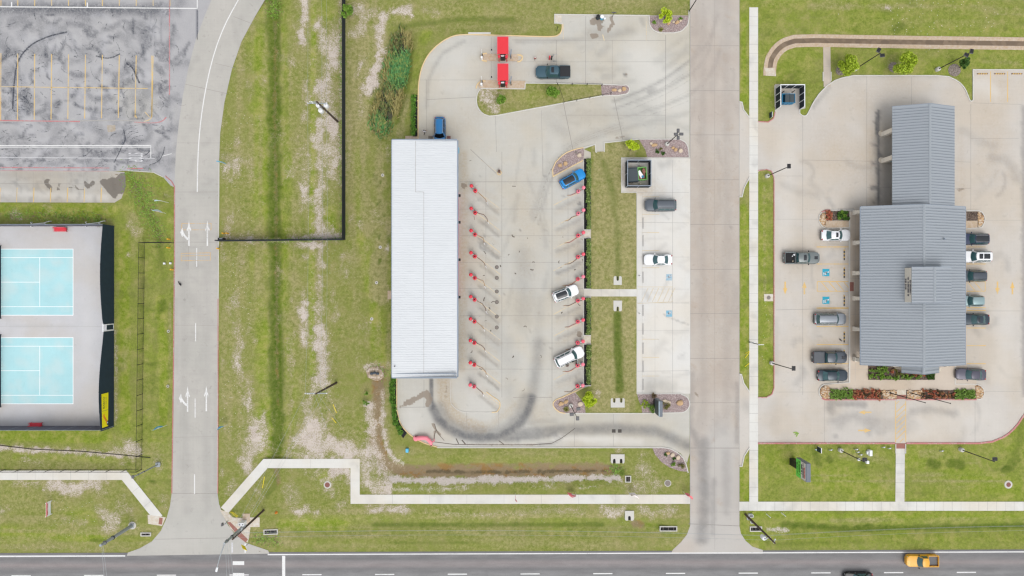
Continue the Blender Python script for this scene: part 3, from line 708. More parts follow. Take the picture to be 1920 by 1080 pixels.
OFFICE = [(1386,191),(1391,192),(1394,206),(1405,221),(1421,228),(1440,229),(1450,222),(1453,210),(1453,158),(1509,158),(1510,203),(1499,206),(1499,212),(1504,217),(1510,217),(1516,209),(1524,193),(1535,177),(1550,161),(1570,148),(1600,142),(1755,142),(1778,144),(1797,153),(1809,166),(1815,182),(1819,191),(1824,189),(1824,131),(2100,131),(2100,700),(1960,735),(1935,760),(1918,780),(1905,800),(1885,818),(1860,828),(1835,831),(1425,831),(1408,837),(1395,855),(1391,874),(1386,874),(1386,701),(1390,702),(1394,718),(1405,735),(1421,745),(1437,745),(1447,739),(1451,727),(1451,333),(1446,321),(1437,318),(1425,320),(1408,332),(1395,352),(1391,369),(1386,369)]
SEALED = [(-400,-60),(440,-60),(412,-20),(392,22),(374,68),(358,122),(347,178),(339,232),(334,285),(330,352),(320,348),(306,332),(288,323),(240,320),(213,321),(-400,319)]
STALLS = [(-400,319),(213,321),(235,323),(236,350),(228,372),(215,380),(-400,378)]

def rnd_smears(n, box, hw, val, ch=R_, length=40, seed=3, ang=None, curve=.6):
    r = random.Random(seed); out = []
    for _ in range(n):
        x, y = r.uniform(box[0], box[2]), r.uniform(box[1], box[3]); a = r.uniform(0,6.28) if ang is None else R(ang) + r.gauss(0,.3)
        L = length * r.uniform(.3,1.2); pts = []; c = r.uniform(-curve, curve)
        for i in range(6):
            pts.append((x, y)); x += math.cos(a) * L / 5; y += math.sin(a) * L / 5; a += c
        out.append((ch, pts, r.uniform(*hw), r.uniform(*val),.9,.6))
    return out
LINE = 'line'
# ---------------------------------------------------------------- wash lot
ring = [(809,712),(809,745),(813,766),(823,786),(841,803),(866,815),(900,820),(935,818),(960,806),(978,789),(990,769),(997,745),(1002,715),(1007,680),(1010,640)]
WST = [
 (R_, ring[:4],4,.95,.6,.1),(R_, ring[2:12],11,.95,.8,.08),(R_, [(x + (905 - x) * .13, y + (745 - y) * .13) for x, y in ring[2:12]],12,.5,1,.15),(R_, [(845,803),(900,817),(945,811)],8,.35,.9,.1),(R_, ring[8:12],9,.78,.8,.1),(R_, ring[10:],13,.46,1,.15),(R_, [(1008,640),(1012,560)],12,.2,1),(R_, [(960,800),(985,792),(1040,790)],7,.3,1,.1),
 (A_, [(830,712),(834,750),(850,780),(878,798),(905,802)],13,.9,.6),(A_, [(835,712),(838,740)],10,.9),(A_, [(900,810),(930,790),(965,760)],9,.5),(A_, [(1000,790),(1040,745)],14,.35,1),
 (G_, [(762,757),(785,745),(800,735),(806,750),(802,760)],6,.8,.5),(G_, [(750,763),(770,752)],4,.6),(G_, [(838,725),(836,745)],4,.5),(G_, [(812,795),(818,808),(826,815)],3,.8),(G_, [(815,808),(813,825)],2,.7),(G_, [(868,833),(1005,834)],3,.5),
 (R_, [(940,815),(960,815),(1040,806),(1150,803),(1230,808),(1290,836)],12,.66,.9,.08),(R_, [(905,818),(960,822),(1040,812)],8,.7,.9),(R_, [(1030,800),(1180,797)],7,.25,1),(R_, [(1150,806),(1235,806),(1292,830)],8,.45,1),(R_, [(1010,834),(1040,830),(1060,815),(1075,802)],2.5,.5),
 (R_, [(905,560),(935,640),(960,690)],20,.18,1),(R_, [(980,480),(985,600)],22,.22,1),(A_, [(985,330),(990,500)],30,.3,1),(R_, [(950,640),(955,745)],16,.16,1),
 (R_, smooth_px([(1000,410),(1012,360),(1030,312),(1055,285),(1100,262),(1180,238),(1290,212)]),6,.22,1,.2),(R_, smooth_px([(1010,420),(1022,366),(1040,322)]),3,.32,1),(R_, smooth_px([(1150,190),(1200,172),(1245,150),(1292,115)]),3.5,.4,1,.4),(R_, smooth_px([(1150,205),(1205,186),(1250,165),(1292,140)]),3,.36,1,.4),(R_, smooth_px([(1160,222),(1230,205),(1292,178)]),3,.3,1,.4),(R_, smooth_px([(1060,275),(1110,250),(1160,235)]),10,.2,1),(R_, smooth_px([(1055,222),(1130,215),(1200,216)]),16,.15,1),
 (R_, [(1035,232),(1060,250)],14,.18,1),(R_, [(1218,172),(1225,170)],8,.4),(R_, [(1172,140)],4,.7),(R_, [(1240,35),(1235,50)],7,.2),(R_, [(1204,36),(1206,46)],5,.3),
 (G_, [(1112,40),(1128,38)],7,.9),(G_, [(1122,40),(1124,55)],4,.9),(G_, [(1110,67),(1118,67)],5,.9),(G_, [(1146,33),(1148,45),(1140,58)],3.5,.8),(G_, [(1150,45)],4,.8),(G_, [(1130,50)],4,.6),(R_, [(1105,60),(1150,66),(1180,60)],12,.28,1),(G_, [(1174,139)],4,.7),(G_, [(1155,259),(1170,256)],3.5,.6),
 (R_, [(812,130),(830,100),(870,77)],4,.3,1),(R_, [(800,200),(803,150),(815,125)],4,.3,1),(R_, [(970,78),(1060,76),(1130,70)],5,.3,1),(R_, [(1040,76),(1100,72)],4,.28,1),
 (A_, [(870,290),(868,480),(866,690)],9,.75,.8),(A_, [(800,255),(870,235),(905,200)],22,.35,1),(A_, [(910,105),(970,108)],16,.3),(A_, [(1010,110),(1045,112)],14,.35),(A_, [(1000,190),(1060,240)],26,.2,1),
 (G_, [(869,348)],6,.9,.3,.1),(G_, [(1086,627)],6,.95,.3,.2),(G_, [(1102,637)],5,.7),(R_, [(1086,382),(1088,381)],3,.8),
 (B_, [(1200,100),(1270,200)],40,.45,1),(B_, [(770,780),(775,800)],18,.4,1),(B_, [(860,120),(840,150)],40,.25,1),(B_, [(1040,820),(1200,828)],8,.6,1),(B_, [(900,755)],34,.25,1),
]
for k in range(10):
    y = 353 + 41 * k
    WST += [(R_, [(899, y + 20),(914, y + 31),(934, y + 48)],3.2,.30 + .09 * (k % 3),1,.7),(A_, [(895, y + 12),(935, y + 44)],6,.4,1),(A_, [(905, y + 6),(930, y + 20)],5,.3),(R_, [(1086, y + 18),(1066, y + 28),(1045, y + 36)],4,.26 + .07 * (k % 4),1,.7),(A_, [(1085, y + 25),(1045, y + 45)],7,.4,1)]
WST += [(R_, [(897,445),(912,458)],3,.5,.8,1),(R_, [(900,462),(925,478),(935,484)],3,.5,.8,1)] + rnd_smears(26,(955,270,1030,760),(2,6),(.09,.22), length=70, seed=8, ang=95, curve=.06) + rnd_smears(20,(880,300,1090,740),(.8,1.6),(.3,.7), length=5, seed=19) + rnd_smears(26,(1000,70,1290,260),(3,9),(.08,.22), length=60, seed=21, ang=-20, curve=.1)
def jl(pts, w=.055, mi=1): return (mi, pts, w, .004)
WJ = [jl([(1035,332),(1035,752)],.07), jl([(941,285),(941,745)]), jl([(911,310),(911,705)],.04), jl([(1065,350),(1065,705)],.04), jl([(1098,30),(1098,162)]), jl([(1148,76),(1148,160)],.04), jl([(1248,66),(1248,262)],.07), jl([(1043,75),(1043,157)],.07), jl([(960,75),(1248,76)],.05), jl([(960,116),(1248,116)],.04), jl([(800,187),(892,182)],.06), jl([(787,150),(893,150)],.04), jl([(1057,196),(1075,285)],.09), jl([(1151,182),(1168,262)],.09), jl([(1015,206),(1018,330)],.04), jl([(929,218),(931,285)],.05), jl([(800,150),(800,250)],.05), jl([(862,341),(1094,341)],.07), jl([(921,70),(921,160)],.05), jl([(1018,290),(1018,330)],.04),
      jl([(1077,776),(1077,837)],.05), jl([(1150,776),(1150,837)],.05), jl([(875,772),(876,838)],.05), jl([(795,712),(795,765)],.06), jl([(748,764),(808,763)],.06), jl([(935,770),(935,800)],.04), jl([(962,745),(1035,745)],.06), jl([(1248,216),(1055,216)],.04)]
for y in (392,442,492,541,592,643,692): WJ.append(jl([(862, y),(1094, y)],.045))
cc = random.Random(5)
# faded bay lines beside the vacuum posts
for k in range(10):
    y = 351 + 40.9 * k
    WJ += [(2, [(892, y + 7),(915, y + 23),(938, y + 41)],.13,.006),(2, [(1083, y + 12),(1060, y + 22),(1038, y + 34)],.13,.006)]
WJ += [(2, [(1056,45),(1056,73)],.12,.006),(2, [(1212,40),(1212,76)],.12,.006),(2, [(1130,65),(1133,76)],.16,.006),(2, [(902,300),(936,326)],.08,.006)]
def tracks(base, offs, mi, w, lift=.0045):
    out = []
    for k, (dx, dy) in enumerate(offs): out.append((mi, [(x + dx, y + dy) for x, y in base], w, lift + .0002 * k))
    return out
for k in range(5): WJ += tracks(smooth_px([(1160 + 11 * k, 188 + 9 * k),(1205 + 4 * k, 170 + 11 * k),(1250,146 + 15 * k),(1293,112 + 19 * k)]), [(0,0)],3,.12 + .04 * (k % 3),.0046 + .0002 * k)
for k in range(3): WJ += tracks(smooth_px([(1003 + 4 * k, 415 - 8 * k),(1014 + 4 * k, 362 - 6 * k),(1034 + 3 * k, 312 - 4 * k),(1062,282 - 3 * k),(1105,260 - 4 * k),(1170,240 - 5 * k)]), [(0,0)],3,.14 + .05 * (k % 2),.0046 + .0002 * k)
WJ += [(4, [(815,795),(818,806),(815,815),(813,828)],.10,.005),(4, [(818,806),(825,817),(833,826)],.08,.0053),(4, [(811,828),(850,833),(905,834),(1000,834),(1035,831)],.11,.0051),(4, [(1035,831),(1052,822),(1062,815),(1078,803)],.09,.0054),(4, [(855,822),(860,832)],.16,.0052),(4, [(866,825),(873,833)],.18,.0055),(4, [(935,826),(945,833)],.12,.005)]
for k, q_ in enumerate(rnd_smears(70,(878,300,1092,735),(1,2),(1,1), length=7, seed=61)): WJ.append((4 if k % 2 else 3, q_[1],.06 + .05 * (k % 3),.005 + .00003 * k))
for k in range(12): r_ = random.Random(k); x_, y_ = 903 + r_.uniform(-6,34),440 + r_.uniform(-5,45); WJ.append((3, smooth_px([(x_, y_),(x_ + 5, y_ + r_.uniform(-2,4)),(x_ + 11, y_ + r_.uniform(0,8))],1),.09,.0056 + .00003 * k))
wash_lot = sheet('wash_lot', WASH, .030, [M['lot'], M['joint'], M['cream_line'], M['faint_tyre'], M['crack']],.33, lambda X, Y: (lambda A: (paint(X, Y, A, WST), A)[1])(np.zeros((len(X),4))), WJ)

# ---------------------------------------------------------------- street (brown concrete) and its joints
SST = [(R_, [(1318,-20),(1318,800)],8,.14,1),(R_, [(1362,-20),(1362,800)],9,.14,1),(R_, [(1318,830),(1320,950),(1316,1010)],13,.55,1,.3),(R_, [(1338,900),(1336,1000)],6,.35,1),(R_, [(1362,850),(1362,960)],9,.25,1),(R_, smooth_px([(1294,800),(1308,830),(1318,870)]),9,.45,1),(R_, [(1296,800),(1298,700)],5,.3,1),
       (B_, [(1350,840),(1350,1030)],50,.75,.8),(B_, [(1290,990),(1420,1025)],26,.75,1),(B_, [(1340,20),(1370,60)],26,.3,1),(R_, smooth_px([(1294,115),(1330,80),(1345,30)]),4,.22,1),(R_, smooth_px([(1294,178),(1335,140),(1350,95)]),4,.22,1),(R_, smooth_px([(1294,140),(1325,110),(1338,60)]),3,.2,1),(R_, [(1382,720),(1382,830)],5,.35,1),(A_, [(1340,300),(1340,700)],40,.25,1),
       (G_, [(1303,737),(1308,740)],3,.6),(G_, [(1308,740),(1311,748)],1.5,.5),(R_, [(1370,427)],3,.5)] + rnd_smears(60,(1296,-40,1384,830),(3,9),(.06,.17), length=50, seed=4, ang=90, curve=.15) + rnd_smears(40,(1296,-40,1384,1000),(2,6),(.2,.5), ch=A_, length=20, seed=14)
SJ = [jl([(1294, y),(1386, y)],.06) for y in (86,170,253,337,421,505,588,672,755)] + [jl([(1294,840),(1386,840)],.10), jl([(1291,982),(1386,986)],.10), jl([(1340,-60),(1340,1030)],.035), jl([(1294,960),(1386,960)],.03), jl([(1294,-60),(1294,985)],.10,2), jl([(1386,-60),(1386,985)],.08,2)]
street = sheet('street', STREET, .034, [M['street'], M['joint'], M['joint_pale']],.33, lambda X, Y: (lambda A: (paint(X, Y, A, SST), A)[1])(np.zeros((len(X),4))), SJ)

# ---------------------------------------------------------------- small parking lot
PST = [(R_, [(1240,310),(1255,305)],9,.3,1),(A_, [(1170,310),(1180,350),(1220,356)],12,.75),(A_, [(1215,340),(1240,360)],12,.4),(R_, [(1210,380),(1240,372)],8,.2,1),(R_, [(1220,720),(1260,725)],14,.3,1),(R_, [(1230,660),(1245,640)],8,.15,1),(R_, smooth_px([(1245,590),(1265,600),(1290,608)]),1.5,.35),(R_, [(1255,520),(1240,550)],3,.2),(R_, [(1210,550),(1216,560)],6,.3,1),(B_, [(1250,420),(1250,700)],40,.55,1)] + rnd_smears(25,(1200,380,1290,735),(1.5,5),(.06,.18), length=40, seed=6, ang=0, curve=.2)
PJ = [jl([(1228,300),(1228,738)],.03), jl([(1261,300),(1261,738)],.05), jl([(1194,361),(1292,361)],.04), jl([(1194,417),(1292,418)],.05), jl([(1194,482),(1292,482)],.03), jl([(1194,542),(1292,542)],.03), jl([(1194,568),(1292,568)],.05), jl([(1194,696),(1292,695)],.05), jl([(1194,620),(1292,620)],.03), jl([(1204,362),(1204,738)],.03)]
for y in (369,402,436,470,502,636,670,705): PJ.append((2, [(1204, y),(1236, y)],.10,.006))
PJ += [(2, [(1195,569),(1262,566)],.10,.006),(2, [(1196,538),(1262,538)],.08,.006)]
for i in range(6): PJ.append((2, [(1203 + 10 * i, 566),(1215 + 10 * i, 540)],.10,.006))
PJ.append((2, [(1260,540),(1260,567)],.08,.006))
small_lot = sheet('parking_lot', SMALL, .040, [M['small_lot'], M['joint_pale'], M['cream_line']],.33, lambda X, Y: (lambda A: (paint(X, Y, A, PST), A)[1])(np.zeros((len(X),4))), PJ)

# ---------------------------------------------------------------- office lot
drip = [(1647,208),(1645,240),(1648,280),(1646,320),(1647,350),(1646,382)]
OST = [(R_, drip, 4,.95,.7,.9),(R_, [(1646,250),(1648,380)],7,.4,1,.9),(R_, [(1632,270),(1646,272)],3,.8,.8,1),(R_, [(1635,305),(1645,310)],3,.7,.8,1),(R_, [(1634,353),(1646,352)],3.5,.8,.8,1),(R_, [(1638,380),(1648,378)],4,.6,.8,1),(R_, [(1640,230),(1646,232)],3,.6),(R_, [(1660,270),(1660,380)],12,.22,1),(A_, [(1630,250),(1634,380)],10,.4,1),(A_, [(1800,250),(1803,380)],9,.35,1),(G_, [(1796,356),(1806,354)],4,.6),
       (R_, [(1552,372),(1562,388)],5,.3,1,.8),(R_, [(1520,345),(1545,365)],6,.18,1),(R_, [(1575,392),(1600,393)],2.5,.5),(R_, [(1608,485),(1590,485)],3,.4),(A_, [(1530,460),(1590,465)],6,.5),(A_, [(1540,500),(1590,495)],9,.4),(A_, [(1540,590),(1590,600)],14,.5),(A_, [(1530,660),(1590,690)],18,.55),(A_, [(1535,640),(1590,642)],6,.5),(A_, [(1615,400),(1615,690)],7,.6),
       (R_, [(1553,755),(1558,768)],9,.5,.9,.8),(R_, [(1556,755),(1590,757),(1620,758)],7,.45),(R_, [(1560,790),(1600,780),(1640,790)],14,.34,1,.9),(R_, [(1628,785),(1636,800),(1628,810)],8,.4,1),(R_, [(1566,818)],5,.3),(R_, [(1710,772),(1740,768),(1790,774)],8,.34,1,.8),(R_, [(1640,790),(1700,800)],14,.2,1,.9),(R_, [(1820,700),(1850,712)],7,.18,1),(R_, [(1886,485),(1890,505)],7,.22,1),(R_, [(1455,700),(1455,600)],6,.15,1),(R_, [(1450,800),(1450,760)],14,.12,1),(R_, [(1918,200),(1919,740)],4,.5,.9),(R_, [(1900,820),(1880,815)],4,.2),(R_, [(1600,143),(1760,143)],4,.2,1),(R_, [(1555,165),(1525,200)],4,.35,1),(R_, [(1410,770),(1400,760)],12,.2,1),(R_, [(1440,830),(1500,830)],4,.2),
       (A_, [(1700,160),(1600,180)],40,.35,1),(A_, [(1560,260),(1600,330)],44,.35,1),(A_, [(1860,230),(1870,330)],40,.35,1),(B_, [(1480,260),(1470,480)],20,.3,1),(B_, [(1730,800),(1850,780)],34,.3,1),(B_, [(1890,560),(1880,700)],24,.3,1),(B_, [(1830,160),(1870,175)],18,.4,1),(G_, [(1872,175),(1880,170)],5,.3),(A_, [(1880,160),(1880,185)],12,.4),
       (R_, [(1590,415),(1588,440)],3,.2)] + rnd_smears(44,(1460,230,1900,830),(3,10),(.10,.26), length=60, seed=16) + rnd_smears(24,(1530,420,1600,720),(1,3),(.1,.3), length=14, seed=17)
OJ = [jl([(1505,218),(1505,740)],.05), jl([(1625,143),(1625,386)],.05), jl([(1505,300),(1672,303)],.045), jl([(1453,330),(1505,330)],.03), jl([(1625,351),(1672,351)],.05), jl([(1670,350),(1670,390)],.03), jl([(1820,195),(1820,395)],.05), jl([(1790,353),(1820,353)],.05), jl([(1820,260),(1910,260)],.035), jl([(1790,303),(1820,304)],.04), jl([(1455,581),(1590,578)],.05), jl([(1812,583),(1915,583)],.04), jl([(1836,413),(1915,413)],.03), jl([(1455,411),(1535,411)],.03), jl([(1828,734),(1828,831)],.04), jl([(1546,750),(1546,831)],.04), jl([(1709,143),(1709,197)],.04), jl([(1455,735),(1530,735)],.03), jl([(1845,734),(1915,734)],.03), jl([(1386,191),(1386,369)],.05), jl([(1824,193),(1915,196)],.035), jl([(1405,228),(1405,330)],.03), jl([(1421,230),(1421,318)],.03)]
for y in (463,495,577,578,612,646,682): OJ.append((2, [(1531, y),(1591, y)],.12,.006))
for y in (463,495,577,582,615,648,682): OJ.append((2, [(1808, y),(1848, y)],.12,.006))
for x in (1857,1889): OJ.append((2, [(x, 134),(x, 191)],.12,.006))
OJ += [(2, [(1532,528),(1592,528)],.12,.006),(2, [(1532,546),(1592,546)],.12,.006),(2, [(1532,528),(1532,546)],.12,.006),(2, [(1814,528),(1847,528)],.12,.006),(2, [(1847,528),(1847,546)],.12,.006),(2, [(1812,546),(1847,546)],.12,.006),(2, [(1815,530),(1828,545)],.10,.006),(2, [(1828,530),(1841,545)],.10,.006)]
for i in range(4): OJ.append((2, [(1540 + 14 * i, 529),(1554 + 14 * i, 545)],.11,.006))
OJ += [(2, [(1679,752),(1679,829)],.12,.006),(2, [(1698,752),(1698,829)],.12,.006),(2, [(1680,757),(1686,752)],.12,.006),(2, [(1687,829),(1694,822)],.12,.006)]
for i in range(6): OJ.append((2, [(1680,773 + 10.2 * i),(1697,757 + 10.2 * i)],.13,.006))
office_lot = sheet('office_lot', OFFICE, .030, [M['office_lot'], M['joint'], M['amber_line']],.38, lambda X, Y: (lambda A: (paint(X, Y, A, OST), A)[1])(np.zeros((len(X),4))), OJ)

# ---------------------------------------------------------------- curved drive
LST = [(R_, [(350,960),(345,700),(346,400)],9,.12,1),(R_, [(388,960),(388,700),(390,420)],9,.12,1),(B_, [(290,1020),(365,985),(450,1020)],40,.3,1),(R_, [(352,455),(352,520)],1.2,.6),(R_, [(360,560),(390,610)],14,.12,1),(R_, [(330,560),(332,700)],4,.15,1),(R_, [(404,700),(404,900)],4,.12,1)] + rnd_smears(60,(328,300,408,930),(2,7),(.05,.15), length=26, seed=12, ang=0, curve=.2) + rnd_smears(24,(345,0,470,300),(3,9),(.05,.16), length=40, seed=13, ang=110, curve=.1)
DJ = [jl([(322,925),(408,925)],.07), jl([(290,1011),(446,1008)],.06), jl([(327,360),(410,360)],.05), jl([(348,158),(427,176)],.05), jl([(404,119),(442,128)],.04), jl([(438,31),(474,45)],.05), jl([(330,454),(409,454)],.06,1), jl([(354,456),(353,505)],.05), jl([(327,820),(408,818)],.03), jl([(327,610),(409,610)],.03), jl([(327,268),(412,268)],.03)]
cl = smooth_px([(370,360),(371,300),(374,250),(380,200),(390,145),(403,95),(420,50),(440,12),(470,-40)],1)
DJ += [(2, cl, .16,.006),(2, [(369,465),(369,500)],.14,.006),(2, [(367,606),(367,640)],.14,.006),(2, [(366,747),(366,783)],.14,.006),(2, [(365,889),(365,926)],.14,.006)]
for q in ([(341,419),(396,419),(396,431),(341,431),(341,419)], [(340,475),(395,474),(395,488),(340,489),(340,475)], [(340,480),(395,479)]): DJ.append((3, q, .09,.006))
drive = sheet('driveway', DRIVE, .034, [M['drive'], M['joint'], M['white_line'], M['orange_line']],.36, lambda X, Y: (lambda A: (paint(X, Y, A, LST), A)[1])(np.zeros((len(X),4))), DJ)

# ---------------------------------------------------------------- sealed asphalt car park
KST = [(R_, [(-100,15),(150,17),(310,20)],14,.8,1,.4),(R_, [(340,5),(330,20)],14,.45,1),(A_, smooth_px([(24,205),(26,160),(32,115),(55,85),(90,68),(126,60)]),1.4,.9,.8,.1),(A_, smooth_px([(180,105),(205,110),(225,100)]),1.2,.5,.8,.1),(A_, smooth_px([(250,112),(268,90),(280,60),(284,25)]),1.2,.35,.8,.1),(A_, smooth_px([(255,118),(275,92),(287,62)]),1.2,.3,.8,.1),(A_, smooth_px([(304,30),(300,75),(312,95)]),1.5,.3),(A_, smooth_px([(232,250),(235,262),(229,272)]),1.2,.8),
       (G_, [(250,180),(262,205)],30,.8,.5),(G_, [(225,185),(280,195)],16,.7,.5),(A_, [(105,-60),(105,80)],.8,.5,.6,0),(A_, [(290,20),(290,100)],.8,.6,.6,0),(A_, [(370,20),(370,75)],.9,.7,.6,0),(A_, [(155,20),(155,100)],.7,.3,.6,0),
       (R_, [(320,120),(345,95),(355,80)],3,.6,.9,.8),(R_, [(345,105),(350,90)],2.5,.8),(R_, [(330,122),(340,116)],3,.6),(G_, [(332,200),(326,320)],5,.35,1),(R_, [(240,116),(252,125),(258,145)],2.5,.9,.8,.8),(R_, [(236,118),(242,150),(240,158)],3,.6,.8,.9)]
KST += rnd_smears(120,(-20,25,330,225),(1.5,6),(.35,.95), length=28, seed=31, curve=.5) + rnd_smears(60,(-20,25,330,225),(5,13),(.2,.55), length=40, seed=32, curve=.4) + rnd_smears(75,(-20,228,325,318),(1.5,5),(.3,.85), length=32, seed=33, ang=160, curve=.45) + rnd_smears(26,(-20,228,325,318),(5,12),(.2,.45), length=44, seed=34, ang=10) + rnd_smears(22,(0,185,60,215),(2,6),(.5,.9), length=22, seed=35) + rnd_smears(40,(-20,25,325,318),(4,12),(.2,.5), ch=B_, length=40, seed=36)
KJ = []
for i in range(-6,10): KJ.append((2, [(2 + 31.7 * i, 100 + .5 * i),(1.5 + 31.5 * i, 226 - .7 * i)],.13,.006))
KJ += [(2, [(-200,160),(277,166)],.10,.006),(2, smooth_px([(285,104),(285,215),(283,224),(270,228)]),.13,.006),(2, [(272,210),(281,220)],.10,.006),(2, [(253,213),(257,222)],.10,.006),(3, [(-200,11),(370,16)],.16,.006),(3, [(370,-40),(370,17)],.14,.006),(4, [(318,-60),(318,178)],.14,.006),(4, [(0,226),(150,228)],.16,.007),(4, smooth_px([(252,229),(290,231),(304,228),(312,220)]),.16,.006),(3, [(-200,273),(283,273)],.16,.006),(3, [(-200,276),(282,276)],.10,.006),(3, [(283,272),(283,296)],.12,.006),(5, [(-200,294),(290,297)],.09,.006),(4, [(-200,313),(205,315)],.14,.006),(4, [(238,316),(268,316)],.14,.006),(3, [(304,293),(322,288)],.08,.006)]
for i in range(-4,11): KJ.append((2, [(2 + 31.7 * i, -30),(2 + 31.7 * i, 11)],.12,.006))
KJ += [(3, [(22,4),(22,12)],.2,.007),(3, [(164,5),(164,14)],.2,.007),(1, [(0,228),(205,226)],.2,.004),(1, [(205,226),(262,226)],.2,.005)]
SW = rnd_smears(150,(-10,28,335,222),(1,1),(1,1), length=17, seed=71, curve=.32) + rnd_smears(80,(-10,232,322,312),(1,1),(1,1), length=20, seed=72, ang=165, curve=.3) + rnd_smears(40,(0,98,300,108),(1,1),(1,1), length=6, seed=73, ang=0) + rnd_smears(30,(0,170,60,210),(1,1),(1,1), length=15, seed=74, ang=10)
for k, q_ in enumerate(SW): KJ.append((6, q_[1],.07 + .13 * random.Random(k).random() ** 2,.0042 + .000004 * k))
KJ += [(7, smooth_px([(24,205),(26,160),(32,115),(55,85),(90,68),(126,60)]),.22,.0058),(7, smooth_px([(180,105),(205,111),(225,101)]),.18,.0058),(8, smooth_px([(250,112),(268,90),(280,60),(284,25)]),.16,.0058),(8, smooth_px([(255,118),(275,92),(287,62),(288,20)]),.16,.0059),(8, smooth_px([(304,30),(300,75),(312,95)]),.18,.0058),(7, smooth_px([(232,243),(236,262),(230,272),(222,290),(214,305)]),.16,.0058),(7, smooth_px([(309,275),(306,290),(298,303),(280,310)]),.13,.0058),(7, smooth_px([(237,119),(250,127),(257,147),(262,156)]),.28,.006),(7, smooth_px([(268,292),(275,290),(281,283)]),.14,.0058),(8, [(105,-60),(105,100)],.10,.0057),(8, [(290,20),(290,105)],.12,.0057),(7, [(370,18),(370,75)],.12,.0057),(8, [(155,20),(155,110)],.08,.0057)]
sealed_lot = sheet('car_park', SEALED, .030, [M['sealed'], M['joint_pale'], M['yellow_line'], M['white_line'], M['red_line'], M['faded_white'], M['scuff'], M['tyre'], M['faint_tyre']],.33, lambda X, Y: (lambda A: (paint(X, Y, A, KST), A)[1])(np.zeros((len(X),4))), KJ)
TST = [(G_, [(212,345),(225,350),(232,335)],15,1,.4,.3),(G_, [(195,342),(215,365)],8,.9),(G_, [(88,342),(92,350)],6,.8,.6,.9),(G_, [(96,350),(96,358)],3,.7),(G_, [(112,345),(108,355)],4,.6,.6,.9),(G_, [(160,343),(166,350),(175,342)],4,.9,.6,.9),(G_, [(142,350),(145,354)],3,.6),(G_, [(130,352),(158,356)],1.5,.6),(R_, [(70,342),(90,342)],1,.7),(R_, [(0,343),(30,343)],1,.5),(B_, [(0,362),(200,370)],8,.5,1),(R_, [(0,326),(200,330)],7,.15,1)] + rnd_smears(30,(0,322,215,376),(1,4),(.1,.4), length=20, seed=41)
TJ = [jl([(31 + 31.6 * i, 322),(31 + 31.6 * i, 378)],.03) for i in range(-4,6)] + [jl([(-200,343),(190,345)],.05), jl([(-200,319),(205,321)],.07,3)]
for i in range(-5,6): TJ.append((2, [(32.5 + 31.6 * i, 352),(31.5 + 31.6 * i, 379)],.13,.006))
stalls = sheet('old_concrete_bays', STALLS, .034, [M['stall_concrete'], M['joint'], M['yellow_line'], M['red_line']],.33, lambda X, Y: (lambda A: (paint(X, Y, A, TST), A)[1])(np.zeros((len(X),4))), TJ)

# ---------------------------------------------------------------- main road
def ry(x, y): return y - .0036 * x
def rl(x0, x1, y): return [(x0, ry(x0, y)),(x1, ry(x1, y))]
ROAD = [(-1200, ry(-1200,1037)),(3200, ry(3200,1037)),(3200, ry(3200,1290)),(-1200, ry(-1200,1290))]
def road_mask(X, Y):
    A = np.zeros((len(X),4)); y = Y + .0036 * X
    wob = (fbm(X / 120, Y / 14,3) - .5)
    A[:, 0] = np.maximum(A[:, 0],.55 * np.exp(-((y - 1050 - wob * 3) / 5.5) ** 2)); A[:, 0] = np.maximum(A[:, 0],.6 * np.exp(-((y - 1071 - wob * 3) / 4.5) ** 2)); A[:, 0] = np.maximum(A[:, 0],.9 * np.exp(-((y - 1038) / 2.0) ** 2))
    A[:, 1] = .85 * np.exp(-((y - 1060.5 - wob * 4) / 5) ** 2)
    A[:, 2] = .5 * np.exp(-((y - 1081) / 5) ** 2)
    paint(X, Y, A, rnd_smears(40,(0,1038,1920,1085),(2,5),(.1,.4), length=80, seed=51, ang=0, curve=.05) + [(0, smooth_px([(1330,1036),(1345,1060),(1400,1078)]),3,.4,1),(0, smooth_px([(1310,1036),(1300,1062),(1250,1078)]),3,.35,1),(0, [(910,1075),(912,1078)],5,.5),(0, [(935,1076)],3,.5)])
    return A
RJ = [(1, rl(-1200,235,1043),.23,.006),(1, rl(502,3200,1041.5),.18,.006),(1, [(532, ry(532,1044)),(532, ry(532,1100))],.52,.006),(1, rl(503,540,1041.5),.2,.0065),(2, rl(-1200,3200,1115),.12,.006),(2, rl(-1200,3200,1148),.12,.006),(1, rl(-1200,3200,1222),.22,.006)]
for i in range(-9,22): RJ.append((1, rl(567 + 136.3 * i, 603 + 136.3 * i, 1079.5),.17,.006)); RJ.append((1, rl(567 + 136.3 * i, 603 + 136.3 * i, 1185),.17,.006))
for y in (1056.5,1078.5,1101): RJ.append((1, [(436.5, y - .8),(458, y - .8)],.62,.0063))
road = sheet('road', ROAD, .030, [M['road'], M['white_line'], M['amber_line']],.55, road_mask, RJ)

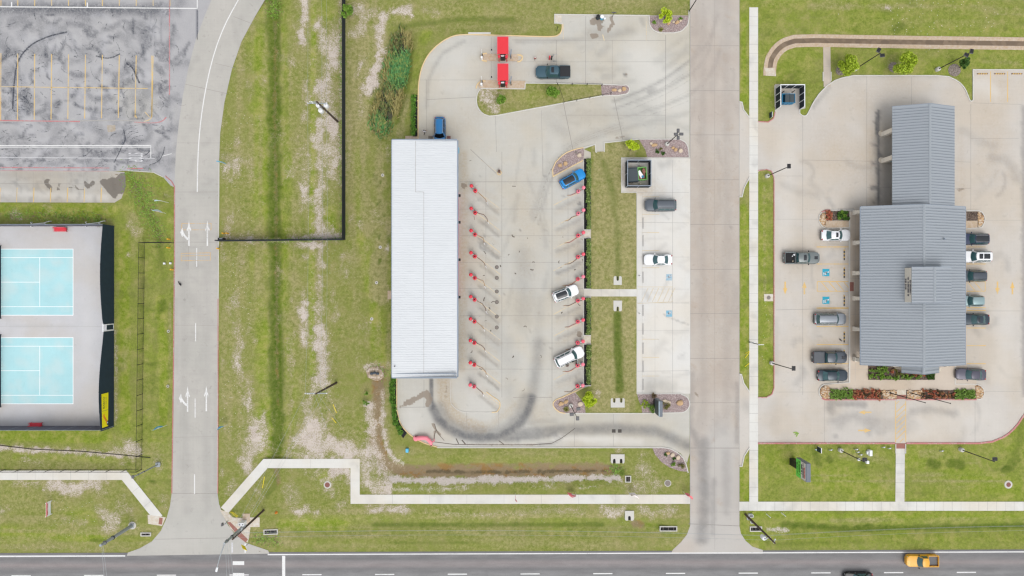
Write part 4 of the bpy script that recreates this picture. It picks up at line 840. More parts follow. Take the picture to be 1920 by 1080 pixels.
# ---------------------------------------------------------------- footpaths
def path_sheet(name, line, w, mat, z=.046, joints=17, mi_dark=False):
    ln = px(line); A = offset_line(ln, w / 2); B = offset_line(ln, -w / 2)
    poly = [(x * S + CX, CY - y * S) for x, y in B + A[::-1]]
    J = []
    for (x0, y0),(x1, y1) in zip(line[:-1], line[1:]):
        L = math.hypot(x1 - x0, y1 - y0); n = int(L / joints); h = w * S / 2
        for i in range(1, n):
            a = (x0 + (x1 - x0) * i / n, y0 + (y1 - y0) * i / n); nx, ny = -(y1 - y0) / L * h, (x1 - x0) / L * h
            J.append((1, [(a[0] - nx, a[1] - ny),(a[0] + nx, a[1] + ny)],.05 if i % 4 == 0 else .03,.004))
    xs = [p[0] for p in poly]; ys = [p[1] for p in poly]
    ws = rnd_smears(int(len(line) * 10),(min(xs), min(ys), max(xs), max(ys)),(3,9),(.06,.22), length=20, seed=int(abs(line[0][0])))
    return sheet(name, poly, z, [mat, M['joint_pale']],.4, lambda X, Y: (lambda A: (paint(X, Y, A, ws), A)[1])(np.zeros((len(X),4))), J)
fp1 = path_sheet('footpath', [(1294,936),(666,936),(666,869),(498,869),(421,957)],1.52, M['walk'], joints=68)
fp2 = path_sheet('footpath', [(-400,891),(233,891),(298,972)],1.55, M['walk'], joints=33)
fp3 = path_sheet('footpath', [(1413,14),(1413,948)],1.45, M['walk'],.048, joints=17)
fp4 = path_sheet('footpath', [(1386,949),(2400,949)],1.5, M['walk'],.052, joints=16.5)
fp5 = path_sheet('footpath', [(1688,833),(1687,941)],1.5, M['walk'], joints=17)
fp6 = path_sheet('footpath', [(1550,86),(1551,163)],1.2, M['tan_walk'], joints=26)
fp7 = path_sheet('footpath', [(1095,549),(1194,549)],1.2, M['walk'],.112, joints=30)
def poly_px(name, poly, z0, z1, mat, kind='structure', parent=None):
    mb = MB(); mb.prism(px(poly), z0, z1); o = mb.build(name, mat, parent); return tag(o, kind=kind)
poly_px('kerb_ramp', [(277,965),(306,969),(311,970),(304,986),(278,982)],.01,.050, M['walk']); poly_px('tactile_paving', [(299,970.5),(305.5,971),(304,983.5),(297.5,982.5)],.04,.06, M['paver_red'])
poly_px('kerb_ramp', [(425,976),(437,970),(468,972),(470,985),(467,1010),(464,1017),(448,1006),(432,990)],.01,.050, M['walk'])
poly_px('tactile_paving', [(426,979),(432,978.5),(465,1011),(461,1017),(449,1008)],.04,.060, M['paver_red'])
poly_px('footpath', [(412,955),(427,960),(437,970),(432,976),(424,976)],.01,.047, M['walk'])
poly_px('concrete_pad', [(455,963),(469,963),(469,984),(455,978)],.01,.06, M['tan_walk']); poly_px('concrete_pad', [(469,970),(487,970),(487,988),(469,988)],.01,.058, M['walk'])
poly_px('crossing_mark', [(458.5,1019),(461.5,1019),(461.5,1036),(458.5,1036)],.034,.041, M['white_line']); poly_px('crossing_mark', [(434,1017),(437,1017),(437,1036),(434,1036)],.034,.041, M['faded_white'])
poly_px('kerb_ramp', [(1678,831),(1699,831),(1699,841),(1678,841)],.01,.06, M['paver_red']); poly_px('kerb_ramp', [(1681,740),(1698,740),(1698,748),(1681,748)],.03,.135, M['paver_red'])

# ---------------------------------------------------------------- office plinth and beds
plinth = [(1592,398),(1812,398),(1812,690),(1830,690),(1830,722),(1833,731),(1550,731),(1548,722),(1592,716)]
sheet('footpath', plinth, .125, [M['tan_walk'], M['joint_pale']],.5, None, [(1, [(1603,400),(1603,715)],.03,.004)] + [(1, [(1592, y),(1626, y)],.03,.004) for y in range(420,715,34)])
poly_px('kerb', [(1591,398),(1593.5,398),(1593.5,717),(1591,717)],.0,.135, M['kerb'])
poly_px('footpath', [(1548,414),(1593,414),(1593,427),(1548,427)],.02,.130, M['tan_walk']); poly_px('footpath', [(1808,414),(1832,414),(1832,428),(1808,428)],.02,.130, M['tan_walk'])
poly_px('footpath', [(1681,730),(1698,730),(1698,740),(1681,740)],.02,.140, M['walk'])
def bed(name, poly, mat, z=.10): return poly_px(name, poly, 0.0, z, mat)
bed('mulch_bed', [(1627,684),(1752,684),(1752,712),(1627,712)], M['mulch'],.16)
bed('mulch_bed', [(1548,396),(1592,396),(1592,413),(1548,413)], M['mulch'],.14); bed('river_rock_bed', [(1547,399),(1547,426),(1541,422),(1536,414),(1536,406),(1541,400)], M['river_rock'],.145)
bed('mulch_bed', [(1811,397),(1832,397),(1833,414),(1811,414)], M['mulch'],.14); bed('river_rock_bed', [(1833,397),(1839,399),(1844,406),(1844,417),(1839,424),(1833,427)], M['river_rock'],.145)
BW = arc_px(1548,735,14,90,270,10); BE = arc_px(1830,735,13,270,450,10)
bed('river_rock_bed', arc_px(1550,735,13,110,250,10) + [(1550,722),(1550,731),(1557,731),(1555,748),(1550,748)], M['river_rock'],.145)
bed('mulch_bed', [(1555,731),(1680,731),(1680,748),(1555,748)], M['mulch'],.135); bed('river_rock_bed', [(1650,732),(1680,732),(1680,747),(1656,747)], M['river_rock'],.15)
bed('mulch_bed', [(1699,731),(1829,731),(1829,748),(1699,748)], M['mulch'],.135); bed('river_rock_bed', [(1700,732),(1735,732),(1725,747),(1700,747)], M['river_rock'],.15)
bed('river_rock_bed', [(1829,748),(1828,731),(1828,722),(1834,722),(1841,727),(1844,735),(1842,742),(1836,747)], M['river_rock'],.145)
# wash beds
NWB = [(1037,329)] + smooth_px([(1037,318),(1042,305),(1058,289),(1078,281),(1094,278)],1) + [(1095,284),(1094,300)]
SWB = [(1077,736),(1096,757),(1098,774),(1060,774)] + smooth_px([(1052,773),(1040,766),(1037,757),(1042,750),(1056,744)],1)
NEB = [(1198,262),(1268,262)] + smooth_px([(1275,263),(1285,268),(1290,280),(1291,295)],1) + [(1213,295),(1210,282),(1204,272)]
SEB = [(1195,739),(1276,739)] + arc_px(1276,757,16,-80,85,8) + [(1204,773),(1202,760),(1197,750)]
TOB = [(1217,30),(1290,30),(1289,42)] + smooth_px([(1286,50),(1278,59),(1262,62)],1) + smooth_px([(1245,62),(1228,60),(1219,50),(1217,42)],1)
ISB = [(1127,160),(1165,161)] + arc_px(1171,168,8,-70,70,6) + [(1160,178),(1128,179)]
SOB = [(1223,839),(1244,839)] + smooth_px([(1256,841),(1272,849),(1284,862),(1289,884)],1) + [(1275,883),(1255,876),(1240,866),(1228,852)]
for b_ in (NWB, SWB, NEB, SEB, TOB, ISB, SOB): bed('gravel_bed', b_, M['pink_gravel'],.12)
MED = [(1095,280),(1116,272),(1118,285),(1133,284),(1132,269),(1198,262),(1204,272),(1210,282),(1213,295),(1165,296),(1164,361),(1193,362),(1194,738),(1197,750),(1202,760),(1204,774),(1098,774),(1096,757),(1079,736),(1092,729),(1108,722),(1108,646),(1108,286)]
grass_patch('median_grass', MED, .10)
ISL = [(984,156),(1127,159),(1128,179),(930,216)] + smooth_px([(918,217),(906,213),(897,202),(894,188),(896,175),(902,167)],1) + [(983,167)]
grass_patch('island_grass', ISL, .10)
for y0, y1 in ((298,430),(447,541),(558,628),(646,722)): bed('mulch_bed', [(1095, y0),(1107.5, y0 - 1),(1107.5, y1),(1095, y1)], M['black_mulch'],.115)
bed('mulch_bed', [(774,178),(783,178),(783,256),(774,256)], M['black_mulch'],.06)
bed('mulch_bed', [(738,708),(744.5,708),(744.5,770),(750,792),(763,812),(756,822),(742,800),(738,775)], M['black_mulch'],.06)
poly_px('footpath', [(1095,432),(1107.5,432),(1107.5,445),(1095,445)],.03,.105, M['walk']); poly_px('footpath', [(1095,630),(1107.5,630),(1107.5,644),(1095,644)],.03,.105, M['walk'])
poly_px('concrete_pad', [(1040,27.5),(1053,27.5),(1053,43),(1040,43)],.01,.07, M['walk'])
poly_px('concrete_pad', [(1404,14),(1405,14),(1405,15)],.0,.01, M['walk']) if False else None
poly_px('concrete_pad', [(900,150),(985,152),(984,166),(898,166),(896,160)],.02,.12, M['tan_walk']); poly_px('concrete_pad', [(905,101),(972,102),(972,115),(905,114)],.02,.12, M['tan_walk'])
poly_px('concrete_pad', [(760,255),(784,255),(784,263),(760,263)],.01,.06, M['tan_walk']); poly_px('concrete_pad', [(727,545),(737,545),(737,561),(727,561)],.01,.08, M['tan_walk'])
poly_px('trench_drain', [(803,255),(812,255),(812,263),(803,263)],.032,.042, M['pale_wood']); poly_px('trench_drain', [(838,255),(845,255),(845,263),(838,263)],.032,.042, M['rusty'])
bed('soil_mound', [(690,690),(700,682),(715,680),(722,690),(728,700),(715,712),(700,712),(690,704)], M['mud'],.12) if False else None

# ---------------------------------------------------------------- kerbs
def kerb(line, mat, w=.16, z=.15): 
    mb = MB(); mb.rail(px(line), w, .0, z); return tag(mb.build('kerb', mat), kind='structure')
kerb([(784,262),(784,190)] + WASH_NW, M['kerb_yellow']); kerb([(880,65),(920,66),(1020,69)] + NOTCH, M['kerb_yellow'])
kerb([(878,62.5),(920,62.5)], M['kerb'],.3,.12)
kerb([(1054,46),(1054,43.5),(1040,43.5),(1040,27.5),(1218,29.5)], M['kerb']); kerb(TOB[3:] + [TOB[0]], M['kerb']); kerb([(1291,20),(1292,32),(1290,44),(1287,50)], M['kerb'])
kerb([(744,708)] + [(744,770)] + WASH_W, M['kerb_yellow']); kerb([(820,839),(1224,839),(1244,839)] + smooth_px([(1256,841),(1272,849),(1284,862),(1290,886)],1), M['kerb'])
kerb([(1093,301),(1037,331),(1036,318)] + smooth_px([(1042,304),(1058,288),(1078,280),(1094,277)],1), M['kerb_yellow']); kerb([(1094,277),(1116,271),(1117,285),(1119,286)], M['kerb']); kerb([(1133,285),(1133,268),(1198,261),(1268,261)] + smooth_px([(1276,262),(1286,267),(1291,280),(1292,296)],1), M['kerb'])
kerb([(1292,296),(1165,296),(1165,361),(1194,361),(1194,738)], M['kerb'],.12,.125); kerb([(1194,738),(1276,738)] + arc_px(1276,756.5,17,-80,85,10) + [(1200,775),(1060,775)], M['kerb'])
kerb([(1060,775)] + smooth_px([(1050,773),(1040,766),(1036,757),(1041,750),(1056,744)],1) + [(1078,734),(1092,727),(1094,722)], M['kerb_yellow'])
for y0, y1 in ((301,431),(446,542),(557,629),(645,723)): kerb([(1108, y0 if y0 != 301 else 300),(1094, y0),(1094, y1),(1108, y1)] if y0 != 301 else [(1094, y0),(1094, y1),(1108, y1)], M['kerb'],.14,.16)
kerb([(900,166),(984,167),(985,156),(1127,158),(1165,160)] + arc_px(1171,168,9,-70,70,8) + [(1160,179),(1128,180),(930,217)] + smooth_px([(918,218),(905,214),(895,202),(893,188),(895,175),(901,166)],1), M['kerb'])
kerb(smooth_px([(913,115),(905,114),(900,107.5),(905,101),(913,100.5)],1), M['kerb_yellow'],.22,.16); kerb(smooth_px([(970,103),(978,104),(980,109),(976,115),(970,116)],1), M['kerb_yellow'],.22,.16); kerb(smooth_px([(910,152),(900,153),(894,160),(893,166)],1), M['kerb_yellow'],.2,.16)
# pale yellow strip round the turning island and the lane by the wash door
kerb([(844,712),(845,750)] + smooth_px([(846,757),(854,766),(866,772),(880,773)],1) + [(922,773)], M['kerb'],.09,.10)
kerb([(922,773)] + smooth_px([(932,772),(938,763),(937,752),(924,744)],1) + [(912,735)], M['kerb_yellow'],.13,.13)
kerb([(882,280),(930,325)], M['joint'],.08,.04); kerb(arc_px(936,324,4,-60,200,8), M['kerb_yellow'],.12,.12)
# drive and office kerbs
kerb([(x + .5, y) for x, y in DRIVE_L[:4]] + [(322,340),(310,330)], M['kerb_red'],.14,.12); kerb(DRIVE_R[:4], M['kerb'],.13,.10); kerb([(408.5,925),(409,820),(409.3,560)], M['kerb_red'],.13,.11); kerb([(306,332),(288,323),(240,320)], M['kerb'],.12,.10)
kerb([(1421,831),(1678,831)], M['kerb_red'],.26,.14); kerb([(1699,831),(1835,831)] + smooth_px([(1860,828),(1885,818),(1905,800),(1918,780),(1935,758)],1), M['kerb_red'],.28,.14)
kerb([(1451,345),(1451,727),(1447,739),(1437,745),(1421,745)], M['kerb_red'],.14,.13); kerb([(1421,320),(1437,318),(1446,321),(1451,333),(1451,345)], M['kerb_red'],.14,.13); kerb([(1421,228),(1440,229),(1450,222),(1453,210)], M['kerb_red'],.16,.13)
kerb([(1386,191),(1391,192),(1394,206),(1405,221)], M['kerb']); kerb([(1405,332),(1395,352),(1391,369),(1386,369)], M['kerb']); kerb([(1386,701),(1390,702),(1394,718),(1405,735)], M['kerb']); kerb([(1405,839),(1395,855),(1391,874),(1386,874)], M['kerb'])
kerb([(1499,205)] + smooth_px([(1499,213),(1505,218),(1512,217),(1517,208),(1524,193),(1535,177)],1) + smooth_px([(1550,161),(1570,148),(1600,142)],1) + [(1755,142)] + smooth_px([(1778,144),(1797,153),(1809,166),(1815,182),(1819,191),(1824,188)],1) + [(1824,131),(1950,131)], M['kerb'])
kerb([(1593,427),(1548,428)] + smooth_px([(1541,425),(1535,415),(1535,405),(1540,398)],1), M['kerb'],.14,.16); kerb([(1540,398),(1548,394),(1556,394)], M['kerb_red'],.18,.165); kerb([(1556,394),(1600,394)], M['kerb'],.14,.16); kerb([(1811,395),(1834,395)] + smooth_px([(1841,398),(1846,407),(1845,418),(1839,427)],1) + [(1811,429)], M['kerb'],.14,.16)
kerb([(1592,717),(1550,720)] + arc_px(1550,734.5,15,255,130,9), M['kerb'],.14,.16); kerb(arc_px(1550,734.5,15,130,90,4) + [(1680,749)], M['kerb_red'],.2,.16); kerb([(1698,749),(1830,749)], M['kerb_red'],.2,.16); kerb([(1830,749)] + smooth_px([(1838,748),(1845,740),(1844,730),(1836,721),(1820,720)],1) + [(1790,720),(1790,686)], M['kerb'],.14,.16)
for x in (1679,1697.5): kerb([(x, 832),(x, 850)], M['kerb'],.14,.14)
for x in (1543,1558): kerb([(x, 135),(x, 152)], M['kerb'],.12,.12)
kerb([(1453,200),(1452.5,160)], M['kerb'],.10,.10)

# ---------------------------------------------------------------- concrete channel in the north east lawn
def channel():
    c = [(1443,142),(1443,132),(1445,118)] + smooth_px([(1447,110),(1456,95),(1470,83),(1490,77)],2) + [(1530,76),(1700,79),(2000,83)]
    ln = px(c); mb = MB()
    prof = [(-1.05,.03),(-1.0,.07),(-.45,.05),(-.40,.035),(.40,.035),(.45,.05),(1.0,.07),(1.05,.03)]
    offs = [offset_line(ln, -a) for a, z in prof]
    rings = [[(offs[j][i][0], offs[j][i][1], prof[j][1]) for j in range(len(prof))] for i in range(len(ln))]
    n = len(prof)
    for j in range(n - 1):
        vs = [r[j] for r in rings] + [r[j + 1] for r in rings]; k = len(rings)
        mb.add(vs, [(i, k + i, k + i + 1, i + 1) for i in range(k - 1)],1 if j == 3 else 0)
    tag(mb.build('drainage_channel', [M['tan_walk'], M['mud']]), kind='structure')
    mb = MB(); mb.prism(px([(1434,128),(1452,127),(1455,143),(1436,142)]),.0,.075); tag(mb.build('channel_apron', M['walk']), kind='structure')
channel()

# ---------------------------------------------------------------- tennis slab
CST = [(R_, [(80,785),(95,790),(90,775)],12,.14,1),(R_, [(20,612),(140,612)],3,.08),(B_, [(165,470),(165,760)],14,.2,1)]
sheet('court_slab', [(-300,423),(213,423),(213,801),(-300,801)],.050, [M['slab'], M['joint_pale']],.5, lambda X, Y: (lambda A: (paint(X, Y, A, CST), A)[1])(np.zeros((len(X),4))), [(1, [(-300,612),(205,612)],.03,.004),(1, [(208,424),(208,800)],.12,.004)])
for y0, y1 in ((467,591),(633,757)):
    d = 16; ym = (y0 + y1) / 2; x1 = 137.5
    L = [(1, [(-130, y0),(x1, y0),(x1, y1),(-130, y1)],.09,.006),(1, [(-130, y0 + d),(x1, y0 + d)],.07,.007),(1, [(-130, y1 - d),(x1, y1 - d)],.07,.007),(1, [(75, y0 + d),(75, y1 - d)],.07,.008),(1, [(-70, ym),(75, ym)],.07,.007)]
    sheet('tennis_court', [(-130, y0),(x1, y0),(x1, y1),(-130, y1)],.058, [M['court'], M['court_line']],.5, lambda X, Y: (lambda A: (paint(X, Y, A, rnd_smears(30,(-10, y0,137, y1),(4,12),(.15,.4), ch=B_, length=20, seed=int(y0))), A)[1])(np.zeros((len(X),4))), L)

# ---------------------------------------------------------------- painted symbols
def paint_poly(name, polys, z, mat, parent=None):
    mb = MB()
    for q in polys:
        pts = px(q) if parent is None else q
        tri = geometry.tessellate_polygon([[Vector((a, b, 0)) for a, b in pts]])
        fs = []
        for t in tri:
            a, b, c = (Vector(pts[i]) for i in t); fs.append(t if (b - a).cross(c - a) > 0 else t[::-1])
        mb.add([(a, b, z) for a, b in pts], fs)
    return mb.flat(name, mat, parent)
def xf(polys, cx, cy, ang, s=1.0, flip=1):
    c, n = math.cos(R(ang)), math.sin(R(ang))
    return [[(cx + (x * flip * c - y * n) * s, cy + (x * flip * n + y * c) * s) for x, y in q] for q in polys]
STRAIGHT = [[(-1.3,24),(1.3,24),(1.1,-8),(3.2,-3),(4.4,-6),(1.6,-13),(0,-24),(-1.6,-13),(-4.4,-6),(-3.2,-3),(-1.1,-8)]]
TURN = [[(-.8,13),(-.8,17.5),(-4,16.5),(-8,12.5),(-10.5,8.5),(-12.5,11.5),(-16.5,3),(-12.2,-6.5),(-11.6,-2),(-9.6,3.5),(-7,8),(-4,11.5)]]
def mark(name, polys, z, mat): return tag(paint_poly(name, polys, z, mat), kind='structure')
for cx, cy in ((389,437),(387,747)): mark('arrow_marking', xf(STRAIGHT, cx, cy, 0),.0415, M['arrow_white'])
for cx, cy in ((354.5,437),(352,748)): mark('arrow_marking', xf(STRAIGHT, cx, cy, 0) + xf(TURN, cx, cy - 4,0),.0415, M['arrow_white'])
ARW = [[(-13,1.6),(-13,-1.6),(0,-1.6),(0,-4.6),(13,0),(0,4.6),(0,1.6)]]
for cx, cy, a in ((1622,773,180),(1621,807,0),(1472,540,90),(1508,540,-90),(1870,540,90),(1898,540,-90)): mark('arrow_marking', xf(ARW, cx, cy, a, .92),.0385, M['amber_line'])
def circ(cx, cy, r0, r1, a0=0, a1=360, n=16):
    o = [(cx + r1 * math.cos(R(a0 + (a1 - a0) * i / n)), cy + r1 * math.sin(R(a0 + (a1 - a0) * i / n))) for i in range(n + 1)]
    if r0 <= 0: return o[:-1]
    return o + [(cx + r0 * math.cos(R(a0 + (a1 - a0) * i / n)), cy + r0 * math.sin(R(a0 + (a1 - a0) * i / n))) for i in range(n, -1,-1)]
WHEEL = [circ(-1.6,1.0,2.3,3.5,-60,200), circ(4.6,-.9,0,1.15), [(2.6,-1.4),(2.6,.4),(-2.4,.3),(-2.4,-1.2)], [(-2.6,-1.0),(-1.0,-1.0),(-.9,3.4),(-2.5,3.6)], [(-2.2,2.5),(-2.4,3.9),(-4.6,5.6),(-5.4,4.4)], [(.4,.2),(1.8,.2),(1.8,3.0),(.4,3.0)]]
for cx, cy, s, fb, fw, z in ((1548.5,511,1.0, 'blue_paint', 'white_line', .0385),(1548.5,563,1.0, 'blue_paint', 'white_line', .0385),(1254.5,520,.86, 'blue_faded', 'faded_white', .048),(1254.5,588,.86, 'blue_faded', 'faded_white', .048)):
    mark('accessible_symbol', [[(cx - 6.6 * s, cy - 6.8 * s),(cx + 6.6 * s, cy - 6.8 * s),(cx + 6.6 * s, cy + 6.8 * s),(cx - 6.6 * s, cy + 6.8 * s)]], z, M[fb])
    mark('accessible_symbol', xf(WHEEL, cx, cy, 0 if s == 1 else 180, s), z + .003, M[fw])

mark('patch_repair', [[(200.5,235),(216.5,234.5),(217,245.5),(212,247),(202.5,248)]],.0365, M['stall_concrete'])
poly_px('tactile_paving', [(1592.5,529),(1600,529),(1600,546),(1592.5,546)],.11,.137, M['paver_red'])
# vehicles (x forward, y to the driver's side, z up)
def car_paint(name, col, metal=.25, rough=.28):
    if name in _cache: return _cache[name]
    t = NT(name); n = t.noise(t.pos(obj=True),1.3,3)
    c = t.mix(n, tuple(v * .90 for v in col), tuple(min(1, v * 1.08) for v in col))
    _cache[name] = t.out(c, rough, metal, .45,.22)
    return _cache[name]
def surf(fn, nu, nv, mb, mi=0, flip=False):
    """grid over u in -1..1, v in 0..1"""
    vs = [fn(-1 + 2 * i / nu, j / nv) for j in range(nv + 1) for i in range(nu + 1)]
    w = nu + 1
    fs = [(j * w + i, j * w + i + 1,(j + 1) * w + i + 1,(j + 1) * w + i) for j in range(nv) for i in range(nu)]
    return mb.add(vs, [f[::-1] for f in fs] if flip else fs, mi)
def make_car(kind, px_c, heading, label, paint, L=4.7, W=1.86, Hh=1.5, parts=(), group='parked cars', name=None, cat=None, roofmat=None, glassm='car_glass'):
    """kind: sedan, suv, pickup"""
    x, y = P(px_c[0], px_c[1],.8)
    nm = name or {'sedan': 'sedan', 'suv': 'suv', 'pickup': 'pickup_truck'}[kind]
    root = thing(nm, label, cat or {'sedan': 'car', 'suv': 'car', 'pickup': 'pickup'}[kind],(x, y, .035), R(heading), group)
    h = L / 2; hw = W / 2
    sill = .24; gl = M[glassm]
    # ---- hull
    if kind == 'sedan': belt, hood, trunk = .92,.80,.96
    elif kind == 'suv': belt, hood, trunk = 1.06,1.00,1.06
    else: belt, hood, trunk = 1.18,1.12,.78
    if kind == 'sedan': xf0, xf1, xr1, xr0 = h - 1.35, h - 2.05,-h + 1.35,-h + .62
    elif kind == 'suv': xf0, xf1, xr1, xr0 = h - 1.22, h - 1.82,-h + .42,-h + .10
    else: xf0, xf1, xr1, xr0 = h - 1.55, h - 2.20,-h + 1.98,-h + 1.84
    st = []
    N = 22
    for i in range(N + 1):
        s = -1 + 2 * i / N; X = s * h
        e = abs(s)
        # plan: rounded nose, squarer tail
        k = 1 - (max(0, e - (.72 if s > 0 else .82)) / (.28 if s > 0 else .18)) ** 2.4 * (.30 if s > 0 else (.15 if kind != 'sedan' else .20))
        w = hw * k * (1 - .015 * math.cos(s * 3.1))
        if X > xf0 - .25: zt = belt + (hood - belt) * min(1,(X - xf0 + .25) / max(.3, h - xf0)) - .10 * max(0,(s - .86) / .14) ** 2
        elif X < xr0: zt = trunk if kind == 'pickup' else trunk + (-.08 if kind == 'sedan' else -.05) * min(1,(xr0 - X) / .5)
        else: zt = belt
        st.append((X, w, zt))
    rings = []
    for X, w, zt in st:
        end = abs(abs(X) - h) < 1e-6
        q = .80 if end else 1.0
        zl = sill + (.14 if end else 0)
        half = [(w * .90 * q, zl),(w * q, zl + .16),(w * 1.0 * q, (zl + zt) / 2),(w * .955 * q, zt - .12),(w * .88 * q, zt - .02),(w * .5, zt + .025),(0, zt + .035)]
        if kind == 'pickup' and X < xr0: half = [(w * .90 * q, zl),(w * q, zl + .16),(w * q, .62),(w * .9 * q, trunk - .02),(w * .86, trunk),(w * .5, trunk),(0, trunk)]
        rings.append([(X, a, z) for a, z in half] + [(X, -a, z) for a, z in half[-2::-1]])
    mb = MB(); mb.loft(rings, closed=True)
    ztop = Hh; wb, wt = hw * .92, hw * (.67 if kind != 'pickup' else .72)
    cr = .045
    def front(u, v): return (xf0 + (xf1 - xf0) * v - .26 * (u * u) * (1 - .35 * v), u * (wb + (wt - wb) * v) * .985, belt - .03 + (ztop - belt + .03) * (v ** .88) - .02 * u * u * v)
    def rear(u, v): return (xr0 + (xr1 - xr0) * v + .12 * (u * u), u * (wb + (wt - wb) * v) * .985, belt - .03 + (ztop - .04 - belt + .03) * (v ** .9) - .02 * u * u * v)
    def side(sg):
        def f(u, v):
            a = front(sg, v); b = rear(sg, v); t = (u + 1) / 2
            return (b[0] + (a[0] - b[0]) * t, a[1] + (b[1] - a[1]) * (1 - t) + sg * .03 * (1 - u * u) * (1 - v * .4), b[2] + (a[2] - b[2]) * t + .02 * (1 - u * u) * v)
        return f
    def roof(u, v):
        a = front(u, 1); b = rear(u, 1); t = v
        return (b[0] + (a[0] - b[0]) * t, u * wt * .985 * (1 + .015 * (1 - (2 * t - 1) ** 2)), b[2] + (a[2] - b[2]) * t + cr * (1 - u * u) * .8 + .045 * (1 - (2 * t - 1) ** 2))
    surf(front, 8,4, mb, flip=True); surf(rear, 8,4, mb)
    for sg in (1,-1): surf(side(sg),8,4, mb, flip=sg < 0)
    surf(roof, 8,8, mb, 1 if roofmat else 0)
    # wheel arch lips, bumper strips
    wx = (h - .92,-h + .95) if kind != 'pickup' else (h - 1.0,-h + 1.22)
    rw = .34 if kind == 'sedan' else (.37 if kind == 'suv' else .41)
    for X in wx:
        for sg in (1,-1): mb.tube([(X + (rw + .07) * math.cos(a), sg * (hw - .015), rw + (rw + .07) * math.sin(a)) for a in [R(10 + 16 * k) for k in range(11)]],.035,6)
    if kind == 'pickup':
        w_ = hw * .95
        for sg in (1,-1):
            mb.bevbox(((-h + .06 + xr0) / 2, sg * (w_ - .05),.96),(xr0 + h - .1,.14,.42),.03)
        mb.bevbox((-h + .09,0,.96),(.09,2 * w_ - .16,.40),.02); mb.bevbox((xr0 - .06,0,.98),(.08,2 * w_ - .2,.42),.02)
    body = mb.build('body', [paint, roofmat or paint], root, smooth=38)
    # ---- lower trim and bumpers
    mb = MB()
    mb.bevbox((h - .10,0,.42),(.16, W * .74,.20),.04); mb.bevbox((-h + .06,0,.42),(.16, W * .82,.18),.04)
    for sg in (1,-1): mb.bevbox((0, sg * (hw - .04),.27),(L * .52,.10,.12),.03)
    mb.build('bumper_trim', M['black'] if kind != 'pickup' else M['grey_fixture'], root)
    def pane(name, fn, u0, u1, v0, v1, off, m, nu=6, nv=3, sub=None):
        def g(u, v):
            uu = u0 + (u1 - u0) * (u + 1) / 2; vv = v0 + (v1 - v0) * v
            p = Vector(fn(uu, vv)); e = .01
            a = Vector(fn(uu + e, vv)) - Vector(fn(uu - e, vv)); b = Vector(fn(uu, min(1, vv + e))) - Vector(fn(uu, max(0, vv - e)))
            n = a.cross(b)
            if n.length < 1e-9: n = Vector((0,0,1))
            n.normalize()
            if n.dot(p - Vector((0,0,.6))) < 0: n = -n
            return tuple(p + n * off)
        q = MB(); surf(g, nu, nv, q); o = q.build(name, m, sub or root, smooth=60)
        return o
    pane('windshield', front, -.94,.94,.04,.95,.012, gl)
    pane('rear_window', rear, -.90,.90,.12,.94,.012, gl)
    # ---- side windows: front and rear door each side
    for sg in (1,-1):
        f = side(sg)
        if kind == 'pickup': spans = ((-.80,-.06),(.02,.72))
        elif kind == 'suv': spans = ((-.92,-.50),(-.46,.08),(.14,.74))
        else: spans = ((-.74,-.02),(.04,.74))
        for a, b in spans: pane('side_window', f, a, b, .10,.93,.012, gl, 4,2)
    # ---- lamps, mirrors, door handles
    for sg in (1,-1):
        q = MB(); q.bevbox((h - .30, sg * hw * .70, hood - .17),(.34,.26,.13),.03, rz=-sg * .50); q.build('headlight', M['headlamp'], root)
        q = MB(); q.bevbox((-h + .10, sg * hw * .72,(trunk if kind != 'pickup' else 1.05) - .14),(.16,.28 if kind != 'pickup' else .16,.18),.03, rz=sg * .2); q.build('taillight', M['tail'], root)
        q = MB(); q.bevbox((xf0 - .35, sg * (hw + .08), belt + .10),(.14,.22,.15),.03, rz=sg * .2); q.build('side_mirror', paint if kind != 'pickup' else M['black'], root)
    # ---- wheels
    for X in wx:
        for sg in (1,-1):
            q = MB(); c = (X, sg * (hw - .14), rw)
            rg_ = [[(c[0] + r * math.cos(2 * math.pi * i / 18), c[1] + dy, c[2] + r * math.sin(2 * math.pi * i / 18)) for i in range(18)] for r, dy in ((rw * .6,-.12),(rw * .94,-.12),(rw, -.08),(rw, .08),(rw * .94,.12),(rw * .6,.12))]
            q.loft(rg_); w_ = q.build('wheel', M['black'], root, smooth=40)
            q = MB(); q.loft([[(c[0] + r * math.cos(2 * math.pi * i / 16), c[1] + sg * dy, c[2] + r * math.sin(2 * math.pi * i / 16)) for i in range(16)] for r, dy in ((rw * .62,.10),(rw * .58,.125),(rw * .2,.10))]); q.build('rim', M['chrome'], w_)
